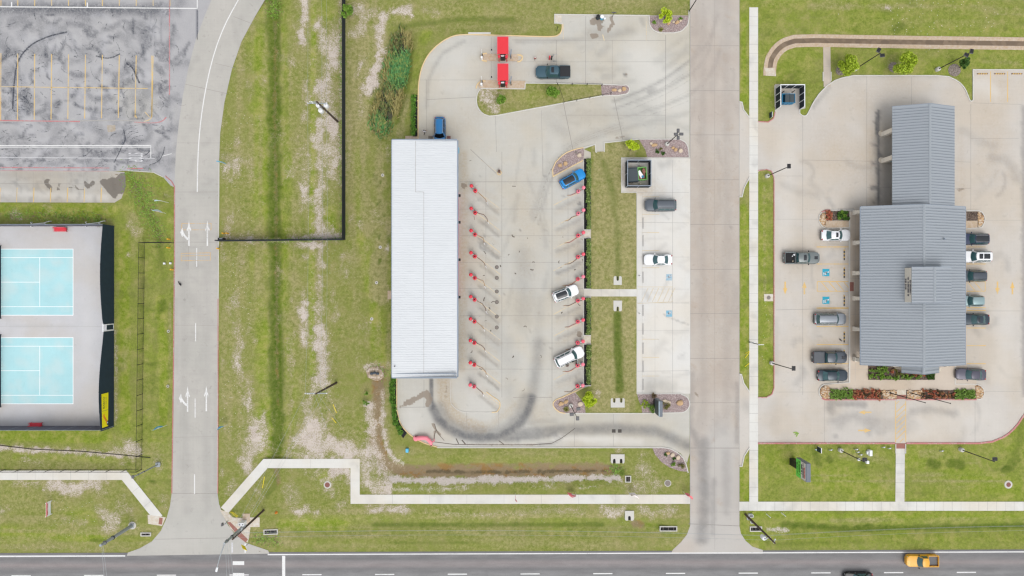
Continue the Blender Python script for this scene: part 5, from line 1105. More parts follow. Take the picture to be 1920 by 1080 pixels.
    # ---- extras
    for p_ in parts:
        if p_ == 'sunroof': pane('sunroof', roof, -.62,.62,.52,.82,.012, M['car_glass_dark'],4,2)
        elif p_ == 'panorama': pane('panoramic_roof', roof, -.86,.86,.03,.95,.012, M['car_glass_dark'],4,4)
        elif p_ == 'twin_roof':
            pane('sunroof', roof, -.66,.66,.60,.84,.012, M['car_glass_dark'],4,2); pane('sunroof', roof, -.66,.66,.14,.54,.012, M['car_glass_dark'],4,2)
        elif p_ == 'rails':
            for sg in (1,-1):
                q = MB(); q.tube([tuple(Vector(roof(sg * .86, v)) + Vector((0,0,.05 if .05 < v < .95 else .01))) for v in (.02,.1,.3,.5,.7,.9,.98)],.025,6); q.build('roof_rail', M['chrome'] if paint.name in ('paint_blue', 'paint_navy', 'paint_blue_bright') else M['grey_fixture'], root)
        elif p_ == 'dark_rails':
            for sg in (1,-1):
                q = MB(); q.tube([tuple(Vector(roof(sg * .86, v)) + Vector((0,0,.05 if .05 < v < .95 else .01))) for v in (.02,.1,.3,.5,.7,.9,.98)],.028,6); q.build('roof_rail', M['black'], root)
        elif p_ == 'never': pass
        elif p_ == 'spoiler':
            q = MB(); q.bevbox((xr1 - .10,0, ztop - .03),(.30, wt * 1.75,.05),.02); q.build('spoiler', paint, root)
        elif p_ == 'scoop':
            q = MB(); q.bevbox((h - .62,0, hood + .05),(.55,.50,.07),.03); q.build('hood_scoop', M['car_glass_dark'], root)
        elif p_ == 'liner':
            q = MB(); q.box(((xr0 - h) / 2 - .01,0, trunk + .02),(xr0 + h - .26, W * .95 - .30,.03)); q.build('bed_liner', M['black'], root)
        elif p_ == 'grey_liner':
            q = MB(); q.box(((xr0 - h) / 2 - .01,0, trunk + .02),(xr0 + h - .26, W * .95 - .30,.03)); q.build('bed_liner', M['grey_fixture'], root)
        elif p_ == 'cover':
            q = MB(); q.bevbox(((xr0 - h) / 2 - .01,0,1.185),(xr0 + h - .16, W * .95 - .16,.05),.02); q.build('bed_cover', M['tonneau'], root)
        elif p_ == 'black_cover':
            q = MB(); q.bevbox(((xr0 - h) / 2 - .01,0,1.185),(xr0 + h - .16, W * .95 - .16,.05),.02); q.build('bed_cover', M['soft_black'], root)
        elif p_ == 'plate':
            q = MB(); q.bevbox((-h - .03,0,.62),(.03,.34,.17),.01); q.build('number_plate', M['white_plastic'], root)
        elif p_ == 'door':
            q = MB(); hx = xf0 - .30; a = R(68)
            q.box((hx - .50 * math.cos(a),-hw - .50 * math.sin(a) + .02,.66),(1.0,.10,.78), rz=a); dr = q.build('open_door', paint, root)
            q = MB(); q.box((hx - .50 * math.cos(a),-hw - .50 * math.sin(a) + .02,1.25),(.84,.04,.38), rz=a); q.build('door_window', gl, dr)
            q = MB(); q.box((hx - .46 * math.cos(a) - .07,-hw - .46 * math.sin(a) + .02,.66),(.86,.06,.62), rz=a); q.build('door_lining', M['black'], dr)
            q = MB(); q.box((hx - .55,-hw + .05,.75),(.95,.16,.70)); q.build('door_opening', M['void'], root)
    return root
M['headlamp'] = plain('headlamp', (.55,.58,.60),.15,0,.6)
M['tail'] = plain('tail_lamp', (.30,.012,.015),.25)
M['tonneau'] = plain('tonneau_vinyl', (.075,.082,.092),.55)
M['soft_black'] = plain('black_vinyl', (.013,.014,.017),.6)
PT = dict(blue=car_paint('paint_blue', (.02,.16,.38)), bright=car_paint('paint_blue_bright', (.01,.23,.58)), navy=car_paint('paint_navy', (.026,.038,.08)), white=car_paint('paint_white', (.72,.73,.74),0,.3), pearl=car_paint('paint_pearl', (.66,.67,.69),.1,.3), silver=car_paint('paint_silver', (.21,.23,.255),.35,.3), grey=car_paint('paint_grey', (.09,.104,.122),.3,.3), steel=car_paint('paint_steel_blue', (.045,.095,.125),.3,.3), gunmetal=car_paint('paint_gunmetal', (.062,.074,.09),.3,.3), olive=car_paint('paint_olive_grey', (.15,.17,.17),.3,.3), teal=car_paint('paint_teal', (.24,.33,.34),.4,.3), ink=car_paint('paint_ink', (.026,.040,.054),.3,.28), plum=car_paint('paint_plum', (.075,.072,.098),.3,.3), yellow=car_paint('paint_yellow', (.66,.33,.02),0,.32), black=car_paint('paint_black', (.010,.010,.012),.2,.25))
G1, G2, G3, G4 = 'cars at the car wash', 'cars in the small lot', 'cars parked at the office', 'vehicles on the main road'
make_car('suv', (824.5,247),-90, 'bright blue SUV with silver roof rails, nose under the white wash roof', PT['blue'],4.75,1.85,1.68,('rails',), G1, glassm='car_glass_dark')
make_car('pickup', (1037,135),180, 'steel blue pickup with black bed and sunroof, beside the red pay canopies', PT['steel'],5.7,2.02,1.92,('sunroof', 'black_cover'), G1)
make_car('suv', (1073.5,335),29, 'bright blue hatchback with dark panoramic roof, parked by the hedge', PT['bright'],4.35,1.82,1.52,('panorama', 'spoiler'), G1, name='hatchback', glassm='car_glass')
make_car('suv', (1238.5,384.5),180, 'slate grey SUV facing the lawn, parked below the bin enclosure', PT['grey'],5.1,2.0,1.78,('dark_rails',), G2)
make_car('sedan', (1234,487),180, 'white sedan alone in the pale lot near the faded blue symbol', PT['white'],4.6,1.80,1.44,(), G2)
make_car('suv', (1060.5,550),21, 'white hatchback with long black glass roof in the vacuum bays', PT['white'],4.3,1.80,1.54,('panorama', 'spoiler'), G1, name='hatchback')
make_car('suv', (1067.5,669),26, 'large white SUV with its front door open at the vacuum bays', PT['white'],5.0,1.96,1.76,('dark_rails', 'door'), G1)
make_car('sedan', (1567.5,441),0, 'white sedan with dark sunroof parked beside the small planted island', PT['pearl'],4.75,1.84,1.46,('sunroof',), G3)
make_car('pickup', (1502.5,483.5),0, 'olive grey pickup with open black bed holding white bags, stopped in the lane', PT['olive'],5.75,2.0,1.92,('sunroof', 'scoop', 'liner', 'plate'), G3)
make_car('suv', (1556.5,598),0, 'silver SUV with plain pale roof parked below the blue wheelchair symbols', PT['silver'],5.1,1.95,1.78,('dark_rails',), G3)
make_car('pickup', (1555,670),0, 'dark grey pickup with grey bed cover and black hood scoop', PT['gunmetal'],5.5,1.96,1.88,('cover', 'scoop', 'plate'), G3)
make_car('sedan', (1561.5,704),0, 'dark sedan parked last in the row, against the river rock corner', PT['ink'],4.9,1.86,1.44,('plate',), G3)
make_car('suv', (1827,448),180, 'navy SUV with silver rails and dark roof, half under the grey eave', PT['navy'],4.6,1.88,1.68,('panorama', 'rails'), G3)
make_car('suv', (1831,481),180, 'white SUV with two dark roof panes nosed under the grey eave', PT['white'],4.85,1.88,1.68,('twin_roof',), G3)
make_car('suv', (1823,517.5),180, 'charcoal SUV beside the yellow hatched aisle, nose under the eave', PT['gunmetal'],4.5,1.84,1.66,('dark_rails',), G3)
make_car('suv', (1820.5,564),180, 'small pale teal crossover nosed under the grey eave', PT['teal'],4.1,1.76,1.62,(), G3, name='crossover')
make_car('sedan', (1829,599),180, 'teal black sedan, lowest of the row tucked under the eave', PT['ink'],4.45,1.80,1.42,('sunroof',), G3)
make_car('sedan', (1820.5,702),178, 'plum grey sedan standing alone by the office corner walkway', PT['plum'],4.8,1.86,1.45,(), G3)
make_car('pickup', (1728.5,1051),180, 'orange yellow pickup driving on the main road', PT['yellow'],5.3,1.95,1.80,('grey_liner',), G4)
make_car('sedan', (1609,1084.5),180, 'black car at the lower edge of the main road', PT['black'],4.7,1.86,1.45,(), G4)
def bag(pxp, z, r, m, lab, nm='bag', cat='bag'):
    x, y = P(*pxp, z); o = MB().ball((0,0,0),(r, r * .75, r * .6),10,6).build(nm, m, smooth=True); o.location = (x, y, z + r * .5)
    rr = random.Random(int(pxp[0]))
    for v in o.data.vertices: v.co *= 1 + rr.uniform(-.14,.14)
    return tag(o, lab, cat)
bag((1489.5,477.5),.83,.26, M['white_plastic'], 'white plastic bag lying in the olive pickup bed', 'plastic_bag'); bag((1485.5,480.3),.83,.12, M['white_plastic'], 'small white scrap beside the bag in the olive pickup bed', 'litter', 'litter'); bag((1486.3,489.8),.83,.14, M['tan_wall'], 'tan bundle in the far corner of the olive pickup bed', 'bundle', 'bundle')
# writing
def text_mesh(s, size, name='lettering'):
    cu = bpy.data.curves.new(name, 'FONT'); cu.body = s; cu.size = size; cu.align_x = 'CENTER'; cu.align_y = 'CENTER'; cu.extrude = .004
    t = bpy.data.objects.new(name, cu); COL.objects.link(t)
    me = bpy.data.meshes.new_from_object(t.evaluated_get(bpy.context.evaluated_depsgraph_get()))
    bpy.data.objects.remove(t); me.name = name
    return me
def lettering(s, size, mat, parent, origin, xdir, ydir, name='lettering', sx=1.0):
    bpy.context.view_layer.update()
    me = text_mesh(s, size, name); me.materials.clear(); me.materials.append(mat)
    X = Vector(xdir).normalized(); Y = Vector(ydir).normalized(); Z = X.cross(Y); o = Vector(origin)
    for v in me.vertices: v.co = o + X * v.co.x * sx + Y * v.co.y + Z * v.co.z
    ob = bpy.data.objects.new(name, me); COL.objects.link(ob)
    if parent: ob.parent = parent
    return ob
def glyphs(n, h, L, mat, parent, origin, xdir, ydir, seed, name='lettering', gap=.25):
    """a line of marks too small and soft to read in the photo: uneven upright strokes"""
    r = random.Random(seed); X = Vector(xdir).normalized(); Y = Vector(ydir).normalized(); Z = X.cross(Y); o = Vector(origin)
    q = MB(); w = L / n
    for i in range(n):
        if r.random() < .14: continue
        c = -L / 2 + w * (i + .5)
        def bar(cx, cy, a, b):
            vs = []
            for dz in (0,.012):
                for sx, sy in ((-1,-1),(1,-1),(1,1),(-1,1)):
                    vs.append(tuple(o + X * (c + cx * w + sx * a * w / 2) + Y * (cy * h + sy * b * h / 2) + Z * dz))
            q.add(vs, [(3,2,1,0),(4,5,6,7),(0,1,5,4),(1,2,6,5),(2,3,7,6),(3,0,4,7)])
        k = r.randrange(4)
        bar(-.26,0,.32,1)
        if k != 0: bar(.22,0,.32,.95)
        if k in (1,2): bar(0,.40,.5,.2)
        if k in (2,3): bar(0,-.40,.5,.2)
        if k in (1,0): bar(.06,0,.34,.2)
    return q.build(name, mat, parent)

# car wash building
def wash_building():
    z0, zW, zE = 0.02,6.3,5.7
    xw, ys = P(735,707, zW)[0], P(735,707,6.0)[1]; xe, yn = P(857,263, zE)[0], P(857,263,6.0)[1]
    cx, cy = (xw + xe) / 2,(yn + ys) / 2
    b = thing('car_wash_building', 'long car wash building with a white ribbed metal roof', 'building', (cx, cy, 0))
    hx, hy = (xe - xw) / 2,(yn - ys) / 2
    def zr(x): return zW + (zE - zW) * (x + hx) / (2 * hx)
    wx, wy = hx - .25, hy - .22
    mb = MB()   # walls, with a door opening at each end
    mb.box((-wx + .1,0,2.9),(.2,2 * wy, 5.7)); mb.box((wx - .1,0,2.65),(.2,2 * wy, 5.2))
    d0, d1 = P(803,0,0)[0] - cx, P(846,0,0)[0] - cx
    d0 -= .2; d1 += .1
    for sy in (1,-1):
        Y = sy * (wy - .1)
        mb.box(((-wx + .2 + d0) / 2, Y, 2.65),(d0 + wx - .2,.2,5.2)); mb.box(((wx - .2 + d1) / 2, Y, 2.65),(wx - .2 - d1,.2,5.2)); mb.box(((d0 + d1) / 2, Y, 4.5),(d1 - d0,.2,1.5))
    mb.build('wall', M['grey_wall'], b)
    for sy in (1,-1):
        mb = MB(); Y = sy * (wy + .03)
        for X in (d0 - .08, d1 + .08): mb.box((X, Y, 1.92),(.16,.08,3.78))
        mb.box(((d0 + d1) / 2, Y, 3.9),(d1 - d0 + .32,.08,.16)); f = mb.build('wash_door_frame', M['red'], b)
        mb = MB(); mb.box(((d0 + d1) / 2, sy * (wy - .6),1.9),(d1 - d0,.06,3.75)); mb.build('dark_recess', M['void'], f)  # black sheet standing in for the shade inside the door opening
    # roof: panel with standing ribs in two runs that lap at a seam
    mb = MB(); n = int(2 * hy / .37)
    def slab(xa, xb, ya, yb, t0, t1):
        mb.add([(xa, ya, zr(xa) + t0),(xb, ya, zr(xb) + t0),(xb, yb, zr(xb) + t0),(xa, yb, zr(xa) + t0),(xa, ya, zr(xa) + t1),(xb, ya, zr(xb) + t1),(xb, yb, zr(xb) + t1),(xa, yb, zr(xa) + t1)], [(3,2,1,0),(4,5,6,7),(0,1,5,4),(1,2,6,5),(2,3,7,6),(3,0,4,7)])
    slab(-hx, hx, -hy, hy, -.18,0)
    ysm = P(0,360,6)[1] - cy; xs1, xs2 = P(779,0,6.1)[0] - cx, P(794.5,0,6.1)[0] - cx
    for i in range(n):
        y = -hy + .2 + i * (2 * hy - .4) / (n - 1)
        xs = xs1 if y > ysm else xs2
        for xa, xb in ((-hx + .02, xs - .03),(xs + .03, hx - .05)):
            wv = .045
            vs = [(xa, y - wv, zr(xa)),(xa, y, zr(xa) + .035),(xa, y + wv, zr(xa)),(xb, y - wv, zr(xb)),(xb, y, zr(xb) + .035),(xb, y + wv, zr(xb))]
            mb.add(vs, [(0,3,4,1),(1,4,5,2),(0,1,2),(3,5,4)])
    rf = mb.build('roof', M['white_roof'], b)
    mb = MB(); 
    for xs, ya, yb in ((xs1, ysm, hy - .1),(xs2,-hy + .6, ysm)):
        mb.add([(xs - .03, ya, zr(xs) + .01),(xs + .03, ya, zr(xs) + .01),(xs + .03, yb, zr(xs) + .01),(xs - .03, yb, zr(xs) + .01)], [(0,1,2,3)])
    mb.add([(xs1, ysm - .03, zr(xs1) + .012),(xs2, ysm - .03, zr(xs2) + .012),(xs2, ysm + .03, zr(xs2) + .012),(xs1, ysm + .03, zr(xs1) + .012)], [(0,1,2,3)])
    mb.build('lap_seam', M['joint_pale'], rf)
    mb = MB()
    mb.box((hx + .10,0, zE - .12),(.22,2 * hy + .1,.26)); mb.build('gutter', M['trim_grey'], b)
    mb = MB(); mb.box((0,-hy - .09,6.06),(2 * hx + .1,.18,.40)); mb.box((-.0,-hy + .55,6.12),(2 * hx - .1,.10,.34)); mb.box((hx - .3,-hy + .25,6.05),(.1,.7,.30))
    mb.build('parapet', M['trim_grey'], b); mb = MB(); mb.box((0, hy + .08,6.02),(2 * hx + .1,.16,.42)); mb.box((-hx - .05,0, zW - .08),(.10,2 * hy, .22)); mb.build('eave_trim', M['trim_grey'], b)
    # rib ends along the far eave read as small dark teeth
    mb = MB()
    for i in range(90): mb.box((-hx - .13,-hy + .5 + i * (2 * hy - 1) / 89, zW - .10),(.06,.12,.12))
    mb.build('rib_end', M['trim_grey'], b)
    for yp in (417,487,557,367): 
        mb = MB(); y = P(0, yp, 4)[1] - cy; mb.bevbox((wx + .42, y, 4.2),(.55,.42,.28),.04); mb.build('wall_light', M['dark_metal'], b)
    for ya, yb in ((598,650),(655,663),(670,682),(686,699)):
        mb = MB(); a, c_ = P(0, ya, 3)[1] - cy, P(0, yb, 3)[1] - cy; mb.box((wx + .12,(a + c_) / 2,3.2),(.24, abs(a - c_),1.6)); mb.build('louvre_panel', M['dark_metal'], b)
    mb = MB(); mb.box((wx + .06, P(0,460,1)[1] - cy, .5),(.10,17.5,.9)); mb.build('red_skirting', M['pink'], b)
    mb = MB(); mb.cyl((-hx + .45,-hy + 1.75, zr(-hx)),.09,.30,10); mb.build('vent_pipe', M['dark_metal'], b)
    mb = MB(); mb.bevbox((wx + .20, hy - 1.0,3.2),(.34,.9,.9),.05); mb.build('wall_cabinet', M['flag_blue'], b)
    mb = MB(); mb.tube([(-wx - .1, hy - .6,2.0),(-wx - .5, hy - .3,1.9),(-wx - .75, hy + .3,1.8)],.05,6); mb.build('hose_reel_arm', M['black'], b)
wash_building()

# office with standing seam roof
def office():
    zE, zR = 3.5,6.55
    xw, xe = P(1614,0, zE)[0], P(1810,0, zE)[0]; yn, ys = P(0,387.5, zE)[1], P(0,684, zE)[1]
    cx, cy = (xw + xe) / 2,(yn + ys) / 2
    b = thing('office_building', 'office with a grey standing seam gable roof and lower drive through wing', 'building', (cx, cy, 0))
    hx, hy = (xe - xw) / 2,(yn - ys) / 2
    def gable(name, x0, x1, xr, y0, y1, ze, zr, sp, parent, skip=None, capm='trim_grey', ridge=True):
        mb = MB(); t = .10
        prof = [(x0, ze),(xr, zr),(x1, ze + 0.0)]
        for (xa, za),(xb, zb) in ((prof[0], prof[1]),(prof[1], prof[2])):
            mb.add([(xa, y0, za - t),(xb, y0, zb - t),(xb, y1, zb - t),(xa, y1, za - t),(xa, y0, za),(xb, y0, zb),(xb, y1, zb),(xa, y1, za)], [(3,2,1,0),(4,5,6,7),(0,1,5,4),(1,2,6,5),(2,3,7,6),(3,0,4,7)])
            n = max(2, int(round((y1 - y0) / sp)))
            for i in range(1, n):
                y = y0 + (y1 - y0) * i / n; w = .045
                lo = (xa, za) if za < zb else (xb, zb)
                vs = [(xa, y - w, za),(xa, y - w * .7, za + .055),(xa, y + w * .7, za + .055),(xa, y + w, za),(xb, y - w, zb),(xb, y - w * .7, zb + .055),(xb, y + w * .7, zb + .055),(xb, y + w, zb)]
                mb.add(vs, [(0,4,5,1),(1,5,6,2),(2,6,7,3),(0,1,2,3),(4,7,6,5)])
                sh = .075   # width of the dark strip that paints the seam's shadow on the roof
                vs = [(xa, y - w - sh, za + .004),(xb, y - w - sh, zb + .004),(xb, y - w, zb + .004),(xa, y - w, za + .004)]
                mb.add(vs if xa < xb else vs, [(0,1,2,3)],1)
        o = mb.build(name, [M['grey_roof'], M['seam']], parent)
        if ridge:
            q = MB(); q.add([(xr - .20, y0, zr - .03),(xr, y0, zr + .08),(xr + .20, y0, zr - .03),(xr - .20, y1, zr - .03),(xr, y1, zr + .08),(xr + .20, y1, zr - .03)], [(0,1,4,3),(1,2,5,4),(0,2,1),(3,4,5),(0,3,5,2)]); q.build('ridge_cap', M['grey_roof'], o)
        for Y, d in ((y0 - .03,1),(y1 + .03,1)):
            q = MB()
            for (xa, za),(xb, zb) in ((prof[0], prof[1]),(prof[1], prof[2])): q.add([(xa, Y - .03, za - .26),(xb, Y - .03, zb - .26),(xb, Y - .03, zb + .05),(xa, Y - .03, za + .05),(xa, Y + .03, za - .26),(xb, Y + .03, zb - .26),(xb, Y + .03, zb + .05),(xa, Y + .03, za + .05)], [(3,2,1,0),(4,5,6,7),(0,1,5,4),(1,2,6,5),(2,3,7,6),(3,0,4,7)])
            q.build('gable_trim', M['trim_grey'], o)
        return o
    xr = P(1733,0, zR)[0] - cx
    rf = gable('roof', -hx, hx, xr, -hy, hy, zE, zR, .445, b)
    # drive-through wing
    z2e, z2r = 4.0,5.9
    a0, a1 = P(1673,0, z2e)[0] - cx, P(1790,0, z2e)[0] - cx; yt = P(0,200, z2e)[1] - cy; yb = hy - .35; ar = P(1744,0, z2r)[0] - cx
    gable('wing_roof', a0, a1, ar, yb, yt, z2e, z2r, .445, b)
    # entrance roof to the south
    z3e, z3r = 4.2,6.0
    e0, e1 = P(1690.5,0, z3e)[0] - cx, P(1761,0, z3e)[0] - cx; yo = P(0,698.5, z3e)[1] - cy
    gable('porch_roof', e0, e1, xr, yo, -hy - .07, z3e, z3r + .45,.445, b, ridge=True)
    # raised sign box with its own small gable
    z4e, z4r = 7.6,8.4
    s0, s1 = P(1709.5,0, z4e)[0] - cx, P(1784,0, z4e)[0] - cx; yA, yB = P(0,501, z4e)[1] - cy, P(0,567.5, z4e)[1] - cy; sr = P(1753,0, z4r)[0] - cx
    dm = gable('sign_gable_roof', s0, s1, sr, yB, yA, z4e, z4r, .445, b)
    q = MB(); zb = 5.0
    q.box((s0 + .18,(yA + yB) / 2,(zb + z4e) / 2 - .04),(.3, yA - yB - .12, z4e - zb - .08)); q.build('sign_wall', M['sign_stone'], b)
    q = MB(); q.box(((s0 + s1) / 2 + .2, yA - .16,(4.6 + z4e) / 2 - .12),(s1 - s0 - .5,.2, z4e - 4.6 - .24)); q.box(((s0 + s1) / 2 + .2, yB + .16,(4.6 + z4e) / 2 - .12),(s1 - s0 - .5,.2, z4e - 4.6 - .24)); q.build('gable_box_wall', M['trim_grey'], b)
    ym = (yA + yB) / 2
    for n_, h_, L_, z_, sd, dy in ((12,.34,2.3,7.18,3,-.4),(17,.40,3.0,6.62,4,-.25),(10,.40,1.7,5.95,5,.15)):
        glyphs(n_, h_, L_, M['navy_letter'], b, (s0 + .02, ym + dy, z_),(0,-1,0),(0,0,1), sd)
    # walls with openings shown as windows and doors
    q = MB(); ww = hx - 2.05
    q.box((.0,-.05,1.78),(2 * ww, 2 * hy - .9,3.3)); q.build('wall', M['tan_wall'], b)
    q = MB(); q.box((0,-.05,.55),(2 * ww + .12,2 * hy - .78,1.0)); q.build('stone_base', M['tan_stone'], b)
    for sx in (1,-1):
        for i in range(6):
            y = -hy + 3 + i * (2 * hy - 6) / 5
            f = MB().box((sx * (ww + .03), y, 1.95),(.10,1.7,1.5)).build('window', M['white_plastic'], b); MB().box((sx * (ww + .07), y, 1.95),(.06,1.5,1.3)).build('pane', M['window'], f)
    d = MB().box((xr, -hy + .37,1.3),(1.9,.10,2.3)).build('door', M['bronze'], b); MB().box((xr, -hy + .32,1.4),(1.6,.06,1.8)).build('pane', M['window'], d)
    q = MB(); q.add([(x, y, z) for y in (hy - .16, hy - .26) for x, z in ((-ww, 3.36),(ww, 3.36),(xr, 6.25))], [(0,1,2),(5,4,3)]); q.add([(x, y, z) for y in (-hy + .16,-hy + .26) for x, z in ((-ww, 3.36),(ww, 3.36),(xr, 6.25))], [(0,1,2),(5,4,3)]); q.build('gable_wall', M['tan_wall'], b)
    # colonnade along the west front, stone piers at the porch
    for yp in (398,455,512,559.5,617,674):
        x, y = P(1607, yp, 1.2); q = MB(); q.box((x - cx + .1, y - cy, .58),(.74,.74,.9)); q.box((x - cx + .1, y - cy, 2.2),(.56,.56,2.34)); q.build('column', M['sign_stone'], b)
    for xp in (1668,1684,1764):
        x, y = P(xp, 688,1.6); q = MB(); q.box((x - cx, -hy + .0,1.75),(.75,.7,3.2)); q.build('stone_pier', M['tan_stone'], b)
    for xp in (1697,1755):
        x, y = P(xp, 694,3); q = MB(); q.box((x - cx, yo + .45,2.1),(.5,.5,3.9)); q.build('porch_column', M['tan_stone'], b)
    q = MB(); q.box((P(1677,0,3)[0] - cx, -hy + .35,1.75),(2.6,.35,3.2)); q.build('stone_wall', M['tan_stone'], b)
    q = MB(); q.cyl((P(1768,448,5)[0] - cx, P(0,448,5)[1] - cy, 5.0),.10,.6,10); q.build('vent_pipe', M['trim_grey'], b)
    # drive-through piers and lane islands
    for yp in (248.5,299):
        for xp in (1664,1742):
            x, y = P(xp, yp, 1.5); q = MB(); q.box((x - cx, y - cy, 2.0),(.62,.72,3.9)); q.build('drive_through_pier', M['sign_stone'], b)
        x, y = P(1652, yp + 1.5,0); q = MB()
        q.prism([(x - cx + 7.6, y - cy - .48),(x - cx + 7.6, y - cy + .48),(x - cx, y - cy + .48)] + [(x - cx + .48 * math.cos(a), y - cy + .48 * math.sin(a)) for a in [R(105 + 15 * k) for k in range(11)]] + [(x - cx, y - cy - .48)],.03,.19); q.build('lane_island', M['walk'], b)
        q = MB(); x, y = P(1666, yp - 1,1); q.bevbox((x - cx + .8, y - cy, .85),(.7,.55,1.3),.05); q.build('teller_unit', M['flag_blue'] if yp > 270 else M['tan_wall'], b)
    q = MB(); q.box(((a0 + a1) / 2 + 2.2,(yt + yb) / 2 - 4,2.0),(4.4,7.5,3.9)); q.build('wing_wall', M['tan_wall'], b)
    q = MB(); q.add([(x, y, z) for y in (yt - .3, yt - .4) for x, z in ((a0 + .3, z2e - .1),(a1 - .3, z2e - .1),(ar, z2r - .15))], [(0,1,2),(5,4,3)]); q.build('gable_wall', M['tan_wall'], b)
    q = MB(); q.tube([(-hx - .06,-hy, zE - .08),(-hx - .06, hy, zE - .08)],.085,8); q.tube([(hx + .06,-hy, zE - .08),(hx + .06, hy, zE - .08)],.085,8); q.build('gutter', M['trim_grey'], b)
    for yp in (430,650): 
        q = MB(); q.tube([(-ww - .1, P(0, yp)[1] - cy, 3.3),(-ww - .1, P(0, yp)[1] - cy, .15)],.06,8); q.build('downpipe', M['trim_grey'], b)
M['navy_letter'] = plain('navy_letter', (.012,.014,.05),.5)
office()

# bin enclosures
def enclosure(name, label, x0, y0, x1, y1, h, open_side, mat, trim, posts=3):
    """a fence of slatted panels round a rubbish bin; x0.. in ground pixels"""
    A, B = P(x0, y0), P(x1, y1); cx, cy = (A[0] + B[0]) / 2,(A[1] + B[1]) / 2
    e = thing(name, label, 'enclosure', (cx, cy, .03)); hx, hy = abs(B[0] - A[0]) / 2, abs(A[1] - B[1]) / 2
    sides = {'n': ((-hx, hy),(hx, hy)), 's': ((-hx, -hy),(hx, -hy)), 'w': ((-hx, -hy),(-hx, hy)), 'e': ((hx, -hy),(hx, hy))}
    for k, (a, b_) in sides.items():
        if k == open_side: continue
        L = math.hypot(b_[0] - a[0], b_[1] - a[1]); horiz = k in 'ns'
        q = MB(); n = int(h / .17)
        for i in range(n):
            z = .12 + i * (h - .2) / (n - 1)
            q.box(((a[0] + b_[0]) / 2,(a[1] + b_[1]) / 2, z),(L - .1,.03,.13) if horiz else (.03, L - .1,.13))
        p_ = q.build('slat_panel', mat, e)
        q = MB(); q.box(((a[0] + b_[0]) / 2,(a[1] + b_[1]) / 2, h + .03),(L + (.12 if horiz else -.12),.12,.07) if horiz else (.12, L - .12,.07)); q.build('top_rail', trim, e)
        for i in range(posts):
            t = i / (posts - 1)
            if not horiz and i in (0, posts - 1) and not (open_side in 'ns' and ((i == 0) == (open_side == 's'))): continue
            q = MB(); q.box((a[0] + (b_[0] - a[0]) * t, a[1] + (b_[1] - a[1]) * t, h / 2),(.10,.10, h)); q.build('post', trim, e)
    return e
enclosure('bin_enclosure', 'dark slatted bin enclosure with a closed rectangle of pale rails beside the parking lot', 1172.5,305,1215.5,352,2.25, 'x', M['black_screen'], M['trim_grey'])
enclosure('bin_enclosure', 'dark slatted bin enclosure open toward the office lot, pale top rails', 1454.5,166,1498.5,206,2.1, 's', M['black_screen'], M['trim_white'],4)
def dumpster(lab, pxp, rz, size, mat, lids, rim, content=False):
    x, y = P(*pxp, .8); d = thing('dumpster', lab, 'dumpster', (x, y, .04), R(rz)); a, c, h = size
    q = MB(); t = .05
    q.box((0,0,.22),(a * .96, c * .92,.06))
    for sx in (1,-1): q.box((sx * (a / 2 - t / 2),0, h / 2 + .15),(t, c, h - .1))
    for sy in (1,-1): q.box((0, sy * (c / 2 - t / 2), h / 2 + .15),(a - 2 * t, t, h - .1))
    for i in (-1,0,1): q.box((i * a * .3, c / 2 + .03, h / 2 + .1),(.08,.06, h - .3)); q.box((i * a * .3,-c / 2 - .03, h / 2 + .1),(.08,.06, h - .3))
    q.build('bin_body', mat, d)
    q = MB()
    for sx in (1,-1): q.box((sx * a / 2,0, h + .12),(.10, c + .1,.09))
    for sy in (1,-1): q.box((0, sy * c / 2, h + .12),(a - .1,.10,.09))
    q.build('rim', rim, d)
    for sx in (1,-1):
        q = MB(); q.box((sx * (a / 2 + .06),0, h * .6),(.10, c * .5,.18)); q.build('lifting_pocket', mat, d)
    for lx, w_ in lids:
        q = MB(); q.bevbox((lx, 0, h + .20),(w_, c * .94,.05),.02)
        for k in (-.25,0,.25): q.box((lx, k * c, h + .235),(w_ * .86,.06,.03))
        q.build('lid', M['bin_lid'], d)
    if content:
        q = MB(); r = random.Random(3)
        for i in range(26): q.box((r.uniform(-.36,.36) * a, r.uniform(-.36,.36) * c, .75 + r.uniform(0,.45)),(r.uniform(.2,.5), r.uniform(.15,.4), r.uniform(.05,.2)), rz=r.uniform(0,3))
        q.build('rubbish', M['paver_red'], d)
        q = MB(); q.box((-.30,-.10,1.38),(.55,1.25,.07), rz=.5); q.build('mattress', M['white_plastic'], d)
        q = MB(); q.box((.02,-.50,1.34),(.4,.35,.2), rz=.2); q.build('bag', M['bin_blue'], d)
    return d
M['bin_blue'] = plain('bin_blue', (.015,.16,.30),.5); M['bin_lid'] = plain('bin_lid', (.045,.06,.068),.55); M['bin_green'] = plain('bin_green', (.16,.42,.10),.55); M['bin_navy'] = plain('bin_navy', (.012,.03,.045),.55)
dumpster('blue dumpster with two dark lids inside the enclosure above the office lot', (1475.5,186.5),0,(2.05,1.45,1.3), M['bin_blue'], [(-.22,.72),(.55,.72)], M['bin_blue'])
dumpster('open green dumpster full of rubbish inside the closed enclosure', (1203,326.5),5,(1.35,2.0,1.3), M['bin_green'], [], M['bin_green'], True)
o = dumpster('dark navy dumpster with lid closed, squeezed beside the green one', (1186,329),5,(1.7,2.2,1.25), M['bin_navy'], [(0,1.6)], M['bin_navy'])
